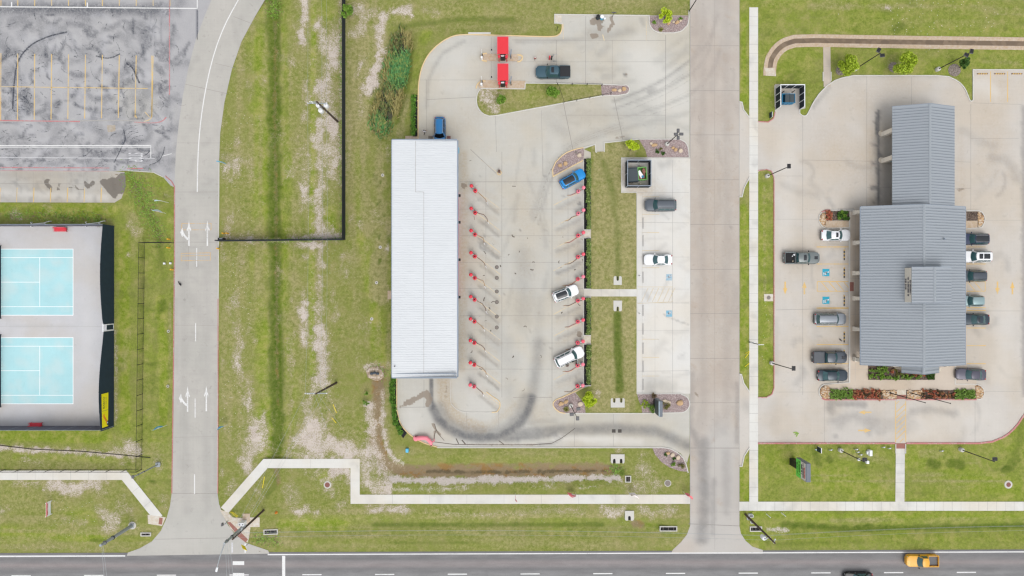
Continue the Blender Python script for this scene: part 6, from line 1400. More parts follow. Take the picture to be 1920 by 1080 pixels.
for pxp in ((1201,310),(1201,344),(1180,316)):
    q = MB(); x, y = P(*pxp, .9); q.cyl((0,0,0),.09,.95,10); q.dome((0,0,.95),.09,.07,10,3); o = q.build('bollard', M['yellow_bollard']); o.location = (x, y, .04)
    tag(o, {310: 'pale bollard behind the green dumpster on the upper side', 344: 'pale bollard below the green dumpster', 316: 'pale bollard by the navy dumpster corner'}[pxp[1]], 'bollard', 'bollards inside the bin enclosure')
for pxp, lab in (((1468,172.5), 'slim pipe guard behind the blue dumpster, nearer the lawn'),((1487.5,171.5), 'slim pipe guard behind the blue dumpster, beside the white strut')):
    q = MB(); x, y = P(*pxp, .6); q.cyl((0,0,0),.07,1.1,8); o = q.build('pipe_guard', M['dark_metal']); o.location = (x, y, .04); tag(o, lab, 'pipe guard', 'pipe guards in the enclosure')

# lane writing on the sealed car park
me = text_mesh('STOP', 1.0, 'lettering'); me.materials.clear(); me.materials.append(M['faded_white'])
ox_, oy_ = P(253,295)
for v in me.vertices: v.co = Vector((ox_ + v.co.y * 3.4, oy_ - v.co.x * .62,.040 + v.co.z * .2))
ob = bpy.data.objects.new('lane_lettering', me); COL.objects.link(ob); tag(ob, kind='structure')
# vacuum bays
ORD = ['first', 'second', 'third', 'fourth', 'fifth', 'sixth', 'seventh', 'eighth', 'ninth', 'tenth']
def vacuum(pxp, rz, mats, lab, grp, drop=1.0, bend=.3):
    x, y = P(*pxp, 0); v = thing('vacuum_post', lab, 'vacuum', (x, y, .035), R(rz), grp)
    q = MB(); q.cyl((0,0,0),.20,1.55,14); q.cyl((0,0,0),.27,.10,14); q.build('column', M['steel'], v, smooth=40)
    q = MB(); q.cyl((0,0,1.55),.29,.22,18); q.dome((0,0,1.77),.30,.17,18,5); q.build('dome', mats[0], v, smooth=50)
    q = MB(); q.bevbox((.34,.0,1.2),(.26,.20,.5),.03); q.build('nozzle_holder', M['chrome'], v)
    q = MB(); q.tube([(.14,.14,1.35),(.32,.18,1.45),(.50,.14,1.1),(.75,.08,.2),(1.3,.10 + bend * .2,.06),(2.1,.16 + bend, .05),(2.9 * drop, .10 + bend * .5,.05),(3.3 * drop, -.12,.05)],.045,7); q.build('hose', mats[2], v, smooth=60)
    q = MB(); q.tube([(3.3 * drop, -.12,.06),(3.75 * drop, -.30,.06)], [.05,.03],7); q.build('nozzle', mats[3], v)
    return v
def bin_can(pxp, mat, lab, grp):
    x, y = P(*pxp, .9); c = thing('waste_bin', lab, 'waste bin', (x, y, .035),0, grp)
    q = MB(); q.lathe((0,0,0), [(.25,0),(.30,.06),(.31,.85),(.33,.90),(.33,.98),(.26,1.10),(.17,1.16)],18); q.build('can', mat, c, smooth=40)
    q = MB(); q.cyl((0,0,1.155),.13,.012,14); q.build('opening', M['void'], c)
    q = MB(); q.box((.26,-.16,.6),(.06,.20,.25), rz=-.5); q.build('label_plate', M['white_plastic'], c)
M['hose_tan'] = plain('tan_hose', (.36,.22,.12),.6); M['hose_brown'] = plain('brown_hose', (.16,.085,.06),.6); M['hose_red'] = plain('red_hose', (.34,.10,.08),.6)
rv = random.Random(2)
for k, y in enumerate((351.5,393,434,475,515.5,556,597,637,678,719)):
    x = 885 - .25 * k
    m0 = M['red'] if k < 9 else M['rose']
    vacuum((x, y),-38 - rv.uniform(-3,5),(m0, m0, [M['hose_tan'], M['hose_brown']][k % 2], M['white_plastic']), f'red domed vacuum post beside the white roofed wash, {ORD[k]} from the top of its row', 'vacuum posts beside the wash', rv.uniform(.75,1.05), rv.uniform(-.1,.45))
    bin_can((x + 6.2, y + 6), m0, f'red waste bin beside the {ORD[k]} vacuum post from the top, on the wash side', 'bins beside the wash vacuums')
for k, (y, dk) in enumerate(((354.5,0),(396,0),(437.5,1),(477.5,1),(519,0),(559.5,1),(599,1),(638.5,1),(681,0),(720,0))):
    x = 1092.2 - .15 * k
    m0 = [M['pink'], M['rose']][dk]; m1 = [M['pink'], M['rose']][1 if k > 2 else dk]
    vacuum((x, y),180 + 29 + rv.uniform(-4,6),(m0, m0, [M['hose_red'], M['hose_brown']][k % 2], M['hose_tan']), f'pale red domed vacuum post at the hedge, {ORD[k]} from the top of its row', 'vacuum posts at the hedge', rv.uniform(.7,.95), rv.uniform(-.45,.1))
    bin_can((x - 8, y + 4.2), m1, f'pale red waste bin beside the {ORD[k]} vacuum post from the top, on the hedge side', 'bins at the hedge vacuums')

# pay lanes
def canopy(lab, x0, y0, x1, y1, z):
    A, B = P(x0, y0, z), P(x1, y1, z); cx, cy = (A[0] + B[0]) / 2,(A[1] + B[1]) / 2
    w, d = B[0] - A[0], A[1] - B[1]
    c = thing('pay_canopy', lab, 'canopy', (cx, cy, 0),0, 'red canopies over the pay lanes')
    q = MB(); q.bevbox((0,0, z - .06),(w, d, .12),.02)
    for i in range(9): q.box((-w / 2 + .1 + (w - .2) * i / 8,0, z + .008),(.03, d - .1,.016))
    q.build('canopy_panel', M['red_canopy'], c)
    q = MB(); q.box((-w / 2 - .04,0, z - .1),(.08, d + .1,.24)); q.box((w / 2 + .04,0, z - .1),(.08, d + .1,.24)); q.box((0, d / 2 + .04, z - .1),(w, .08,.24)); q.build('edge_trim', M['rose'], c)
    for sx in (1,-1):
        q = MB(); q.box((sx * (w / 2 - .2),-d / 2 - .30, z / 2),(.14,.14, z - .15)); q.bevbox((sx * (w / 2 - .22),-d / 2 - .28, z - .35),(.40,.46,.3),.04); q.build('canopy_post', M['red'], c)
    q = MB(); q.box((0,-d / 2 - .02, z - .25),(w * .6,.10,.30)); q.build('header', M['dark_metal'], c)
    return c
canopy('upper red flat canopy over the pay lane nearest the lawn', 933,69.5,952.5,101,2.9); canopy('lower red flat canopy over the pay lane by the grass island', 933.5,120,952.5,151,2.9)
def kiosk(lab, pxp):
    x, y = P(*pxp, 1.6); k = thing('pay_kiosk', lab, 'kiosk', (x, y, .12),0, 'pay kiosks under the canopies')
    q = MB(); q.bevbox((0,0,.85),(.75,.62,1.7),.06); q.build('cabinet', M['dark_metal'], k); q = MB(); q.bevbox((0,.02,1.74),(.52,.40,.10),.03); q.build('top_cover', M['white_plastic'], k)
    q = MB(); q.box((0,.325,1.25),(.45,.03,.35)); q.build('screen', M['window'], k); q = MB(); q.bevbox((.50,.05,.6),(.26,.26,1.2),.04); q.build('side_cabinet', M['red'], k)
kiosk('dark pay kiosk with white top below the upper red canopy', (942.5,104.8)); kiosk('dark pay kiosk with white top below the lower red canopy', (942.5,155))
def gate_arm(lab, pxp):
    x, y = P(*pxp, .9); g = thing('barrier_gate', lab, 'barrier', (x, y, .1),0, 'barrier units at the pay lanes')
    q = MB(); q.bevbox((0,-.12,.5),(.34,.36,1.0),.05); q.build('housing', M['white_plastic'], g); q = MB(); q.bevbox((.05,.25,.55),(.26,.34,1.0),.04); q.build('motor_box', M['dark_metal'], g)
    q = MB(); q.tube([(0,.1,.95),(.05,.3,2.2),(.08,.42,3.2)],.035,6); q.build('raised_arm', M['white_plastic'], g)
gate_arm('black and white barrier unit on the upper yellow nosed island', (903,106)); gate_arm('black and white barrier unit on the lower yellow nosed island', (902.7,156))
def lane_sign(lab, pxp, h=2.0):
    x, y = P(*pxp, 0); s = thing('lane_sign', lab, 'sign', (x, y, .1),0, 'pale lane boards by the kiosks')
    q = MB(); q.cyl((0,0,0),.06, h, 8); q.build('post', M['dark_metal'], s); q = MB(); q.box((-.02,.38, h - .5),(.12,1.0,1.3), rz=-.18); q.build('board', M['trim_grey'], s)
lane_sign('grey lane board beside the upper pay kiosk', (958,110.5)); lane_sign('grey lane board beside the lower pay kiosk', (958,160))
for pxp, lab in (((922,98.5), 'small white detector post ahead of the upper red canopy'),((922,149), 'small white detector post ahead of the lower red canopy')):
    x, y = P(*pxp, 0); s = thing('detector_post', lab, 'post', (x, y, .03),0, 'detector posts by the pay lanes'); q = MB(); q.cyl((0,0,0),.06,1.1,8); q.build('post', M['white_plastic'], s); q = MB(); q.bevbox((0,.05,1.15),(.2,.22,.22),.03); q.build('sensor_head', M['dark_metal'], s)
def small_sign(lab, pxp, mat, w=.4, h=1.2, nm='marker_sign'):
    x, y = P(*pxp, .6); s = thing(nm, lab, 'sign', (x, y, .03)); q = MB(); q.cyl((0,0,0),.04, h, 8); q.build('post', M['dark_metal'], s); q = MB(); q.bevbox((0,0, h),(w, .3,.35),.04); q.build('panel', mat, s); q = MB(); q.box((0,.02, h + .19),(w * .4,.12,.02)); q.build('symbol', M['white_plastic'], s)
small_sign('small dark red lane sign standing alone above the steel blue pickup', (1003,111), M['paver_red'])
def height_bar():
    x, y = P(1034,111,0); s = thing('lane_barrier', 'black and red lane frame with thin rails above the steel blue pickup', 'lane barrier', (x, y, .03))
    for dx, m in ((-.35, 'red'),(.0, 'dark_metal')): q = MB(); q.bevbox((dx, 0,.7),(.22,.28,1.4),.03); q.build('cabinet', M[m], s)
    q = MB(); q.tube([(.35,.45,.05),(.35,.45,1.1),(.35,-.45,1.1),(.35,-.45,.05)],.03,6); q.tube([(.1,.42,1.0),(.95,.42,1.0)],.025,6); q.tube([(-.1,-.45,.4),(.95,-.45,.4)],.025,6); q.build('rail', M['steel'], s)
height_bar()
for i, (pxp, col, lab) in enumerate((((1121.5,31), 'bin_navy', 'navy rubbish barrel at the top kerb by the brown stains'),((1129,31.5), 'flag_blue', 'pale blue barrel at the top kerb beside the navy one'),((1134.5,33), 'white_plastic', 'white bucket at the top kerb beside the two barrels'))):
    x, y = P(*pxp, .9); s = thing('barrel' if i < 2 else 'bucket', lab, 'barrel' if i < 2 else 'bucket', (x, y, .03)); k = 1 if i < 2 else .55
    q = MB(); q.lathe((0,0,0), [(.24 * k, 0),(.29 * k, .1),(.30 * k, .9 * k),(.27 * k, .92 * k)],16); q.build('drum', M[col], s, smooth=40); q = MB(); q.lathe((0,0,.92 * k), [(.27 * k, 0),(.31 * k, .02),(.31 * k, .06),(.1 * k, .09)],16); q.build('lid', M['dark_metal'] if i == 0 else M['white_plastic'], s)
def hydrant_post(lab, pxp, h, m, nm='sign_post', cat='sign post', pan=None):
    x, y = P(*pxp, 0); s = thing(nm, lab, cat, (x, y, .03)); q = MB(); q.cyl((0,0,0),.04, h, 8); q.build('post', M[m], s)
    if pan: q = MB(); q.box((0,0, h - .25), pan[1]); q.build('panel', M[pan[0]], s)
hydrant_post('thin black parking sign at the kerb above the dark smears', (1148,32),2.1, 'dark_metal', pan=('grey_fixture', (.75,.05,.40)))
hydrant_post('short dark sign post in the grass notch near the top kerb', (1044,58),1.6, 'dark_metal', pan=('dark_metal', (.06,.3,.4)))
for pxp, lab in (((1197,517), 'small sign on a post by the upper faded blue symbol'),((1197,587), 'small sign on a post by the lower faded blue symbol')): hydrant_post(lab, pxp, 1.7, 'steel', pan=('white_plastic', (.05,.32,.45)))

# wheel stops
def wheel_stop(pxp, L, lab, grp, mats, along='y'):
    x, y = P(*pxp, 0); s = thing('wheel_stop', lab, 'wheel stop', (x, y, .034), R(90) if along == 'y' else 0, grp)
    q = MB(); n = 9 if len(mats) > 1 else 1
    for i in range(n):
        a = -L / 2 + L * (i + .5) / n; l = L / n / 2
        vs = [(a - l, -.09,0),(a + l, -.09,0),(a + l, .09,0),(a - l, .09,0),(a - l, -.055,.11),(a + l, -.055,.11),(a + l, .055,.11),(a - l, .055,.11)]
        q.add(vs, [(3,2,1,0),(4,5,6,7),(0,1,5,4),(1,2,6,5),(2,3,7,6),(3,0,4,7)], i % len(mats))
    q.build('block', [M[m] for m in mats], s)
M['stop_grey'] = plain('weathered_stop', (.34,.33,.315),.9, var=.2)
for k, y in enumerate((418.5,451.5,486,520,582,617,653,687,721)):
    wheel_stop((1205.8, y),1.83, f'grey concrete wheel stop in the pale lot, {ORD[k]} from the top', 'grey wheel stops in the pale lot', ('stop_grey',))
for k, (y, lab) in enumerate(((478, 'black and yellow wheel stop in the bay ahead of the olive pickup'),(511.5, 'black and yellow wheel stop at the upper wheelchair symbol'),(563.5, 'black and yellow wheel stop at the lower wheelchair symbol'),(598, 'black and yellow wheel stop under the nose of the silver SUV'),(632, 'black and yellow wheel stop in the empty bay with the bird'),(666, 'black and yellow wheel stop under the dark grey pickup'),(703, 'black and yellow wheel stop under the dark sedan at the corner'))):
    wheel_stop((1582.6, y),1.75, lab, 'striped wheel stops beside the office', ('void', 'void', 'yellow_stop'))
for k, x in enumerate((1841.5,1874,1906)):
    wheel_stop((x, 138.5),1.75, f'striped wheel stop in the top corner bays, {ORD[k]} from the lawn', 'striped wheel stops in the corner bays', ('hose_brown', 'yellow_stop'), 'x')
wheel_stop((1794,702),1.75, 'striped wheel stop ahead of the plum grey sedan', 'striped wheel stops beside the office', ('void', 'yellow_stop'))

# lamps and poles
def lamp(lab, base, h, heads, grp, foot=True, col='dark_metal', headmat='dark_metal', nm='light_pole', boxs=(.72,.55,.16)):
    """heads: (dx, dy, rotation in degrees) in metres from the pole top"""
    x, y = P(*base, 0); s = thing(nm, lab, 'light pole', (x, y, 0),0, grp)
    if foot: q = MB(); q.lathe((0,0,0), [(.34,0),(.34,.62),(.30,.68)],18); q.build('foot', M['cast'], s, smooth=40)
    q = MB(); q.tube([(0,0,.3),(0,0, h)], [.085,.065],8); q.build('pole', M[col], s, smooth=40)
    for dx, dy, a in heads:
        if abs(dx) + abs(dy) > .45: q = MB(); q.tube([(0,0, h - .12),(dx * .7, dy * .7, h - .1)],.04,6); q.build('arm', M[col], s)
        q = MB(); q.bevbox((dx, dy, h - .05), boxs, .04, rz=R(a)); hd = q.build('lamp_head', M['grey_fixture'], s); q = MB(); q.bevbox((dx, dy, h + .05),(boxs[0] * .88, boxs[1] * .84,.10),.03, rz=R(a)); q.build('cap', M[headmat], hd)
    return s
g = 'black light poles round the office lot'
lamp('black twin head light pole on the lawn between the two lime bushes', (1603,130),8.0, [(-.25,.45,60),(.30,-.35,5)], g)
lamp('black twin head light pole on the lawn beside the small dark tree', (1756.5,131),8.2, [(.38,.30,80),(-.42,-.25,-30)], g)
lamp('black light pole leaning over the office lot entrance, upper one', (1437.5,330.5),8.2, [(.45,.25,90)], g)
lamp('black light pole at the office lot edge facing the parked cars', (1446,680.5),8.2, [(.42,.05,90)], g)
lamp('black light pole among the white meters on the lower lawn', (1574.5,843.5),8.0, [(.10,.38,0)], g)
lamp('black light pole on the lower lawn toward the road corner', (1800.5,842.5),8.2, [(.08,.40,0)], g)
g = 'grey light poles at the wash beds'
lamp('grey three head light pole in the gravel bed below the vacuum bays', (1070.2,760),7.6, [(.55,.72,5),(-.50,-.12,5),(.42,-.75,90)], g, col='bronze', headmat='grey_fixture', boxs=(.62,.50,.14))
lamp('grey four head light pole in the gravel bed by the brown street', (1250,271),7.8, [(-.30,.0,0),(.55,.02,0),(.05,.55,90),(.05,-.55,90)], g, col='bronze', headmat='grey_fixture', boxs=(.62,.44,.14))
lamp('slim black light pole at the top of the brown street', (1291,22.5),6.5, [(.25,.05,0)], None, False, boxs=(.45,.24,.12))
# flag poles
for base, lab in (((1669.5,737), 'bare black flagpole rising from the river rocks beside the crosswalk'),((1708.5,737), 'bare black flagpole rising from the red shrubs right of the crosswalk'.replace('right of', 'beyond'))):
    x, y = P(*base, .14); s = thing('flagpole', lab, 'flagpole', (x, y, .14),0, 'flagpoles by the crosswalk'); h = 9.6 if base[0] < 1700 else 10.2
    q = MB(); q.tube([(0,0,0),(0,0, h)], [.085,.055],10); q.build('pole', M['dark_metal'], s, smooth=40); q = MB(); q.ball((0,0, h + .07),.09,10,6); q.build('finial', M['dark_metal'], s); q = MB(); q.cyl((0,0,0),.22,.10,14); q.build('collar', M['bronze'], s)
# power poles
POLES = {}
def power_pole(lab, base, h, arms, cans=0, col='wood', key=None, lean=(0,0)):
    x, y = P(*base, 0); s = thing('power_pole', lab, 'power pole', (x, y, 0),0, None)
    q = MB(); q.tube([(0,0,-.3),(lean[0] * .5, lean[1] * .5, h / 2),(lean[0], lean[1], h)], [.19,.16,.12],10); q.build('pole', M[col], s, smooth=40)
    for z, L, ang, off in arms:
        a = R(ang); q = MB(); q.box((lean[0] * z / h + off * math.cos(a), lean[1] * z / h + off * math.sin(a), z),(L, .12,.13), rz=a); am = q.build('crossarm', M['steel'], s)
        for t in (-.46,-.22,.46): 
            q = MB(); q.lathe((lean[0] * z / h + (off + t * L) * math.cos(a), lean[1] * z / h + (off + t * L) * math.sin(a), z + .06), [(.05,0),(.09,.06),(.05,.12),(.08,.18),(.03,.24)],8); q.build('insulator', M['white_plastic'], am)
    for i in range(cans):
        an = R((160,250,20)[i] if cans > 1 else 215); r = .62; c = (lean[0] * .7 + r * math.cos(an), lean[1] * .7 + r * math.sin(an), h * .70)
        q = MB(); q.lathe(c, [(.30,0),(.34,.06),(.34,.92),(.28,1.02),(.10,1.06)],16); t_ = q.build('transformer', M['white_plastic'], s, smooth=40)
        q = MB(); q.lathe((c[0], c[1], c[2] + 1.05), [(.05,0),(.07,.1),(.03,.22)],8); q.build('bushing', M['steel'], t_); q = MB(); q.box((c[0] - r * .55 * math.cos(an), c[1] - r * .55 * math.sin(an), c[2] + .5),(.35,.10,.3), rz=an); q.build('bracket', M['steel'], t_)
    if key: POLES[key] = (x + lean[0], y + lean[1], h)
    return s
power_pole('wooden power pole with three white transformers beside the black fence', (633,228),12.4, [(11.4,3.0,0,-.15),(12.1,1.1,0,-.5)],3, key='a')
power_pole('wooden power pole with one crossarm and stay wires in the worn verge', (631,717.5),12.2, [(11.6,3.4,0,-.1),(11.9,1.0,0,-.8)],0, key='b')
power_pole('tall wooden power pole by the tactile paving at the drive mouth', (494.5,956.5),12.0, [(9.2,.9,60,.2)],0, key='c', lean=(-.35,-.5))
power_pole('dark brown power pole with a white transformer on the roadside lawn', (1397.5,964.5),13.0, [(10.6,.9,20,-.3),(12.5,.6,70,.2)],1, key='d')
def wire(a, b, sag, lab, r=.012, grp='overhead wires'):
    pts = [(a[0] + (b[0] - a[0]) * t, a[1] + (b[1] - a[1]) * t, a[2] + (b[2] - a[2]) * t - sag * 4 * t * (1 - t)) for t in [i / 14 for i in range(15)]]
    q = MB(); q.tube(pts, r, 5); return tag(q.build('overhead_wire', M['steel']), lab, 'wire', grp)
pa, pb, pc, pd = (POLES[k] for k in 'abcd')
for k, dx in enumerate((-1.55,.55,1.25)):
    w_ = ('outer', 'middle', 'inner')[k]
    wire((pa[0] + dx, pa[1],11.7),(pb[0] + dx * 1.05, pb[1],11.9),.9, f'{w_} thin wire between the two verge power poles'); wire((pa[0] + dx, pa[1],11.7),(pa[0] + dx - .3, pa[1] + 32,12.1),.8, f'{w_} thin wire running from the transformer pole off the top'); wire((pb[0] + dx, pb[1],11.9),(pc[0] + dx * .4, pc[1],11.6 - .4 * k),.6, f'{w_} thin wire down to the pole at the drive mouth')
for k, (za, dy) in enumerate(((11.5,.1),(9.4,0),(8.6,-.2))):
    w_ = ('upper', 'middle', 'lower')[k]
    wire((pc[0], pc[1] + dy, za),(pd[0], pd[1] + dy, za + .6),1.6, f'{w_} thin wire above the roadside lawn between the two roadside poles'); wire((pd[0], pd[1] + dy, za + .6),(pd[0] + 62, pd[1] + 1.5 + dy, za + .6),1.6, f'{w_} thin wire from the brown pole along the road')
wire((pb[0], pb[1],11.5),(P(640,800)[0], P(640,800)[1],.05),0, 'stay wire from the verge pole to the ground, steeper', .014); wire((pb[0] - .4, pb[1],11.5),(P(631,815)[0] - 1.6, P(631,815)[1] + 1,.05),0, 'stay wire from the verge pole to the ground, longer', .014)
for a, b_, lab in (((625.5,758),(630.8,774), 'yellow stay guard standing in the verge, upper one'),((623,783),(630,793), 'yellow stay guard standing in the verge, lower one'),((497,893),(492,915), 'yellow stay guard leaning beside the footpath bend')):
    q = MB(); A, B = P(*a, 1.2), P(*b_, .1); q.tube([(A[0], A[1],1.5),(B[0], B[1],.05)],.05,6); tag(q.build('stay_guard', M['yellow']), lab, 'stay guard', 'yellow stay guards')
for a, b_, lab in (((432,960),(446,968), 'yellow stay guard beside the drive mouth path, nearer the path'),((434.5,959.5),(447.5,966), 'yellow stay guard beside the drive mouth path, nearer the lawn'),((1397.5,671),(1403.5,660), 'yellow post guard in the narrow verge, upper one'),((1398,663),(1403.5,658), 'yellow post guard in the narrow verge, leaning on another'),((1397,687.5),(1404,680), 'yellow post guard in the narrow verge, lower one')):
    q = MB(); A, B = P(*a, .1), P(*b_, 1.2); q.tube([(A[0], A[1],.05),(B[0], B[1],1.6)],.055,6); tag(q.build('stay_guard', M['yellow']), lab, 'stay guard', 'yellow stay guards')
# steel signal poles and the street light
def steel_pole(lab, base, tip, h, arm=None, r=(.30,.20), foot=.62, nm='signal_pole', cat='signal pole', head=False):
    x, y = P(*base, 0); s = thing(nm, lab, cat, (x, y, 0))
    q = MB(); q.lathe((0,0,0), [(foot, 0),(foot, .12),(foot * .9,.16)],20); q.build('foot', M['cast'], s, smooth=40)
    q = MB(); q.tube([(0,0,.1),(0,0, h)], list(r),12); q.build('pole', M['steel'], s, smooth=40); q = MB(); q.bevbox((0,0,.32),(.75,.75,.12),.04); q.build('base_plate', M['steel'], s)
    for z in (h * .62, h * .86): q = MB(); q.lathe((0,0, z), [(r[0] * .95,0),(r[0] * 1.1,.04),(r[0] * 1.1,.16),(r[0] * .9,.2)],12); q.build('clamp', M['dark_metal'] if z < h * .7 else M['grey_fixture'], s)
    if arm:
        q = MB(); q.tube([(0,0, h - .2),(arm[0] * .5, arm[1] * .5, h + .5),(arm[0], arm[1], h + .55)], [.09,.07,.05],8); ar = q.build('lamp_arm', M['steel'], s, smooth=40); q = MB(); q.bevbox((arm[0] * 1.06, arm[1] * 1.06, h + .5),(.30,.75,.16),.06, rz=math.atan2(arm[1], arm[0]) - math.pi / 2); q.build('lamp_head', M['trim_white'], ar)
    if head: q = MB(); q.bevbox((.35 * head[0],.35 * head[1], h),(.4,.5,.2),.06); q.build('lamp_head', M['grey_fixture'], s)
    return s
steel_pole('thick grey steel signal pole in the roadside grass by the drive', (248.5,985), None, 9.0); steel_pole('grey steel signal pole with a lamp arm over the drive mouth', (457.5,986), None, 7.9,(-.9,-3.6),(.24,.17),.45); steel_pole('thin grey street light pole beside the corner of the mesh fence', (297.5,870.5), None, 7.2, None, (.12,.08),.36, 'street_lamp', 'street lamp', (-1,-.4))
for k, dx in enumerate((0,1.1)): wire((P(248.5,985)[0] + dx * .2, P(248.5,985)[1],8.7),(P(248.5,985)[0] + 1.0 + dx, P(248.5,985)[1] - 26,8.4),.5,('span wire from the thick steel pole across the road, outer', 'span wire from the thick steel pole across the road, inner')[k],.018)
for k, dx in enumerate((0,1.0,2.4)): wire((P(457.5,986)[0] + dx * .15, P(457.5,986)[1],7.5 - .3 * k),(P(457.5,986)[0] + dx + .3, P(457.5,986)[1] - 26,7.3),.5,('first', 'second', 'third')[k] + ' span wire from the lamp arm pole across the road', .016)
def ped_signal():
    x, y = P(428,977,0); s = thing('push_button_post', 'bent steel crossing post at the drive mouth ramp', 'crossing post', (x, y, .05)); q = MB(); q.tube([(0,0,0),(0,0,2.4)],.06,8); q.tube([(0,0,1.8),(.5,.3,1.8)],.035,6); q.build('post', M['steel'], s); q = MB(); q.bevbox((-.05,.2,2.2),(.25,.5,.5),.05); q.build('signal_head', M['grey_fixture'], s)
    x, y = P(457,982.5,.8); s = thing('control_cabinet', 'white signal control cabinet with dark vents by the tactile paving', 'cabinet', (x, y, .06)); q = MB(); q.bevbox((-.2,.1,.7),(.85,.55,1.4),.05); q.build('cabinet', M['white_plastic'], s)
    for dx in (-.42,.06): q = MB(); q.cyl((dx, .1,1.4),.09,.05,10); q.build('vent', M['void'], s)
    x, y = P(467.5,1017,0); s = thing('warning_sign', 'bright yellow warning sign plate tilted by the road edge', 'sign', (x, y, .03)); q = MB(); q.cyl((0,0,0),.04,2.2,8); q.build('post', M['steel'], s); q = MB(); q.box((0,0,0),(.95,.06,.95), M=Matrix.Rotation(R(45),3, 'Y')); pl = q.build('plate', M['yellow'], s); pl.location = (.05,.05,2.4); pl.rotation_euler = (R(-8),0, R(-46))
    x, y = P(517,962,.3); q = MB(); q.lathe((0,0,0), [(.22,0),(.22,.03),(.05,.65),(.03,.68)],12); o = q.build('traffic_cone', M['orange']); o.location = (x, y, .0); tag(o, 'small orange cone lying in the grass beside the drive mouth poles', 'cone')
ped_signal()

# fences
def run_fence(name, lab, line, h, mat, postmat, postgap=3.0, cloth=True, thick=.05, rail=True, hs=None, leanf=None, cat='fence', post_r=.045, meshy=False):
    """upright fence along ground pixels; cloth on it when the photo shows a screen"""
    pts = px(line); s = thing(name, lab, cat, (pts[0][0], pts[0][1],0)); o = Vector((pts[0][0], pts[0][1]))
    L = [Vector(p) - o for p in pts]
    dense = []
    for a, b in zip(L[:-1], L[1:]):
        n = max(1, int((b - a).length / .75))
        dense += [a + (b - a) * i / n for i in range(n)]
    dense.append(L[-1])
    H_ = [hs(i / (len(dense) - 1)) if hs else h for i in range(len(dense))]
    if cloth:
        q = MB(); l = offset_line(dense, thick / 2); r_ = offset_line(dense, -thick / 2)
        q.loft([[(l[i][0], l[i][1],.06),(r_[i][0], r_[i][1],.06),(r_[i][0], r_[i][1], H_[i]),(l[i][0], l[i][1], H_[i])] for i in range(len(dense))]); q.build('screen', mat, s)
    if meshy:
        q = MB()
        for a, b in zip(L[:-1], L[1:]):
            D = (b - a); n = int(D.length / .14)
            for i in range(n):
                p = a + D * (i + .5) / n; d2 = D.normalized() * .28
                q.add([(p.x, p.y, .05),(p.x + .012, p.y + .012,.05),(p.x + d2.x + .012, p.y + d2.y + .012, h),(p.x + d2.x, p.y + d2.y, h)], [(0,1,2,3)])
                q.add([(p.x + d2.x, p.y + d2.y, .05),(p.x + d2.x + .012, p.y + d2.y + .012,.05),(p.x + .012, p.y + .012, h),(p.x, p.y, h)], [(0,1,2,3)])
        q.build('wire_mesh', mat, s)
    if rail:
        q = MB(); q.tube([(p.x, p.y, H_[i] + .02) for i, p in enumerate(dense)],.03,6); q.build('top_rail', postmat, s)
        if meshy: q = MB(); q.tube([(p.x, p.y, .08) for i, p in enumerate(dense)],.02,5); q.build('bottom_wire', postmat, s)
    for a, b in zip(L[:-1], L[1:]):
        n = max(1, round((b - a).length / postgap))
        for i in range(n + 1):
            p = a + (b - a) * i / n
            if i == n and b is not L[-1]: continue
            k = min(range(len(dense)), key=lambda j: (dense[j] - p).length)
            q = MB(); q.cyl((p.x, p.y, 0), post_r, H_[k] + .08,8); q.build('post', postmat, s)
    return s
run_fence('screened_fence', 'long black cloth screened fence down the worn verge', [(647.2,-70),(647.2,449.5)],2.05, M['black_screen'], M['dark_metal'],3.0, thick=.10)
run_fence('screened_fence', 'dark fence with cloth running from the drive to the long black fence', [(412,452),(470,451.5),(646,449.5)],1.9, M['black_screen'], M['dark_metal'],3.0, thick=.16)
run_fence('mesh_fence', 'black chain link fence with regular posts beside the courts and footpath', [(326,455.5),(271.5,455.5),(266,880),(-300,880)],1.85, M['dark_metal'], M['dark_metal'],2.45, cloth=False, meshy=True, post_r=.045)
def gate_motor():
    x, y = P(416,449,.4); s = thing('gate_operator', 'dark sliding gate operator at the drive edge', 'gate operator', (x, y, 0)); q = MB(); q.bevbox((0,0,.5),(.9,.5,1.0),.06); q.build('housing', M['dark_metal'], s); q = MB(); q.box((.1,.1,1.03),(.5,.22,.05)); q.build('cover', M['steel'], s)
gate_motor()
for pxp, lab in (((419,437.5), 'yellow bollard beside the gate operator, nearer the drive'),((426.5,437.5), 'yellow bollard beside the gate operator, nearer the lawn'),((316.5,448.5), 'yellow bollard above the end of the mesh fence'),((316,464.5), 'yellow bollard below the end of the mesh fence'),((322.5,505.5), 'yellow bollard at the red kerb by the grey boxes'),((409,466), 'yellow bollard at the drive edge below the black fence')):
    x, y = P(*pxp, .4); q = MB(); q.cyl((0,0,0),.11,.95,12); q.dome((0,0,.95),.11,.08,12,3); o = q.build('bollard', M['orange_yellow']); o.location = (x, y, 0); tag(o, lab, 'bollard', 'yellow bollards at the gate')
run_fence('island_fence', 'low black rail fence crossing the grass island of the pay lanes', [(1128,161),(1045,159),(1057,194),(1130,180),(1145,177)],1.05, M['dark_metal'], M['dark_metal'],2.6, cloth=False, rail=True, post_r=.05)

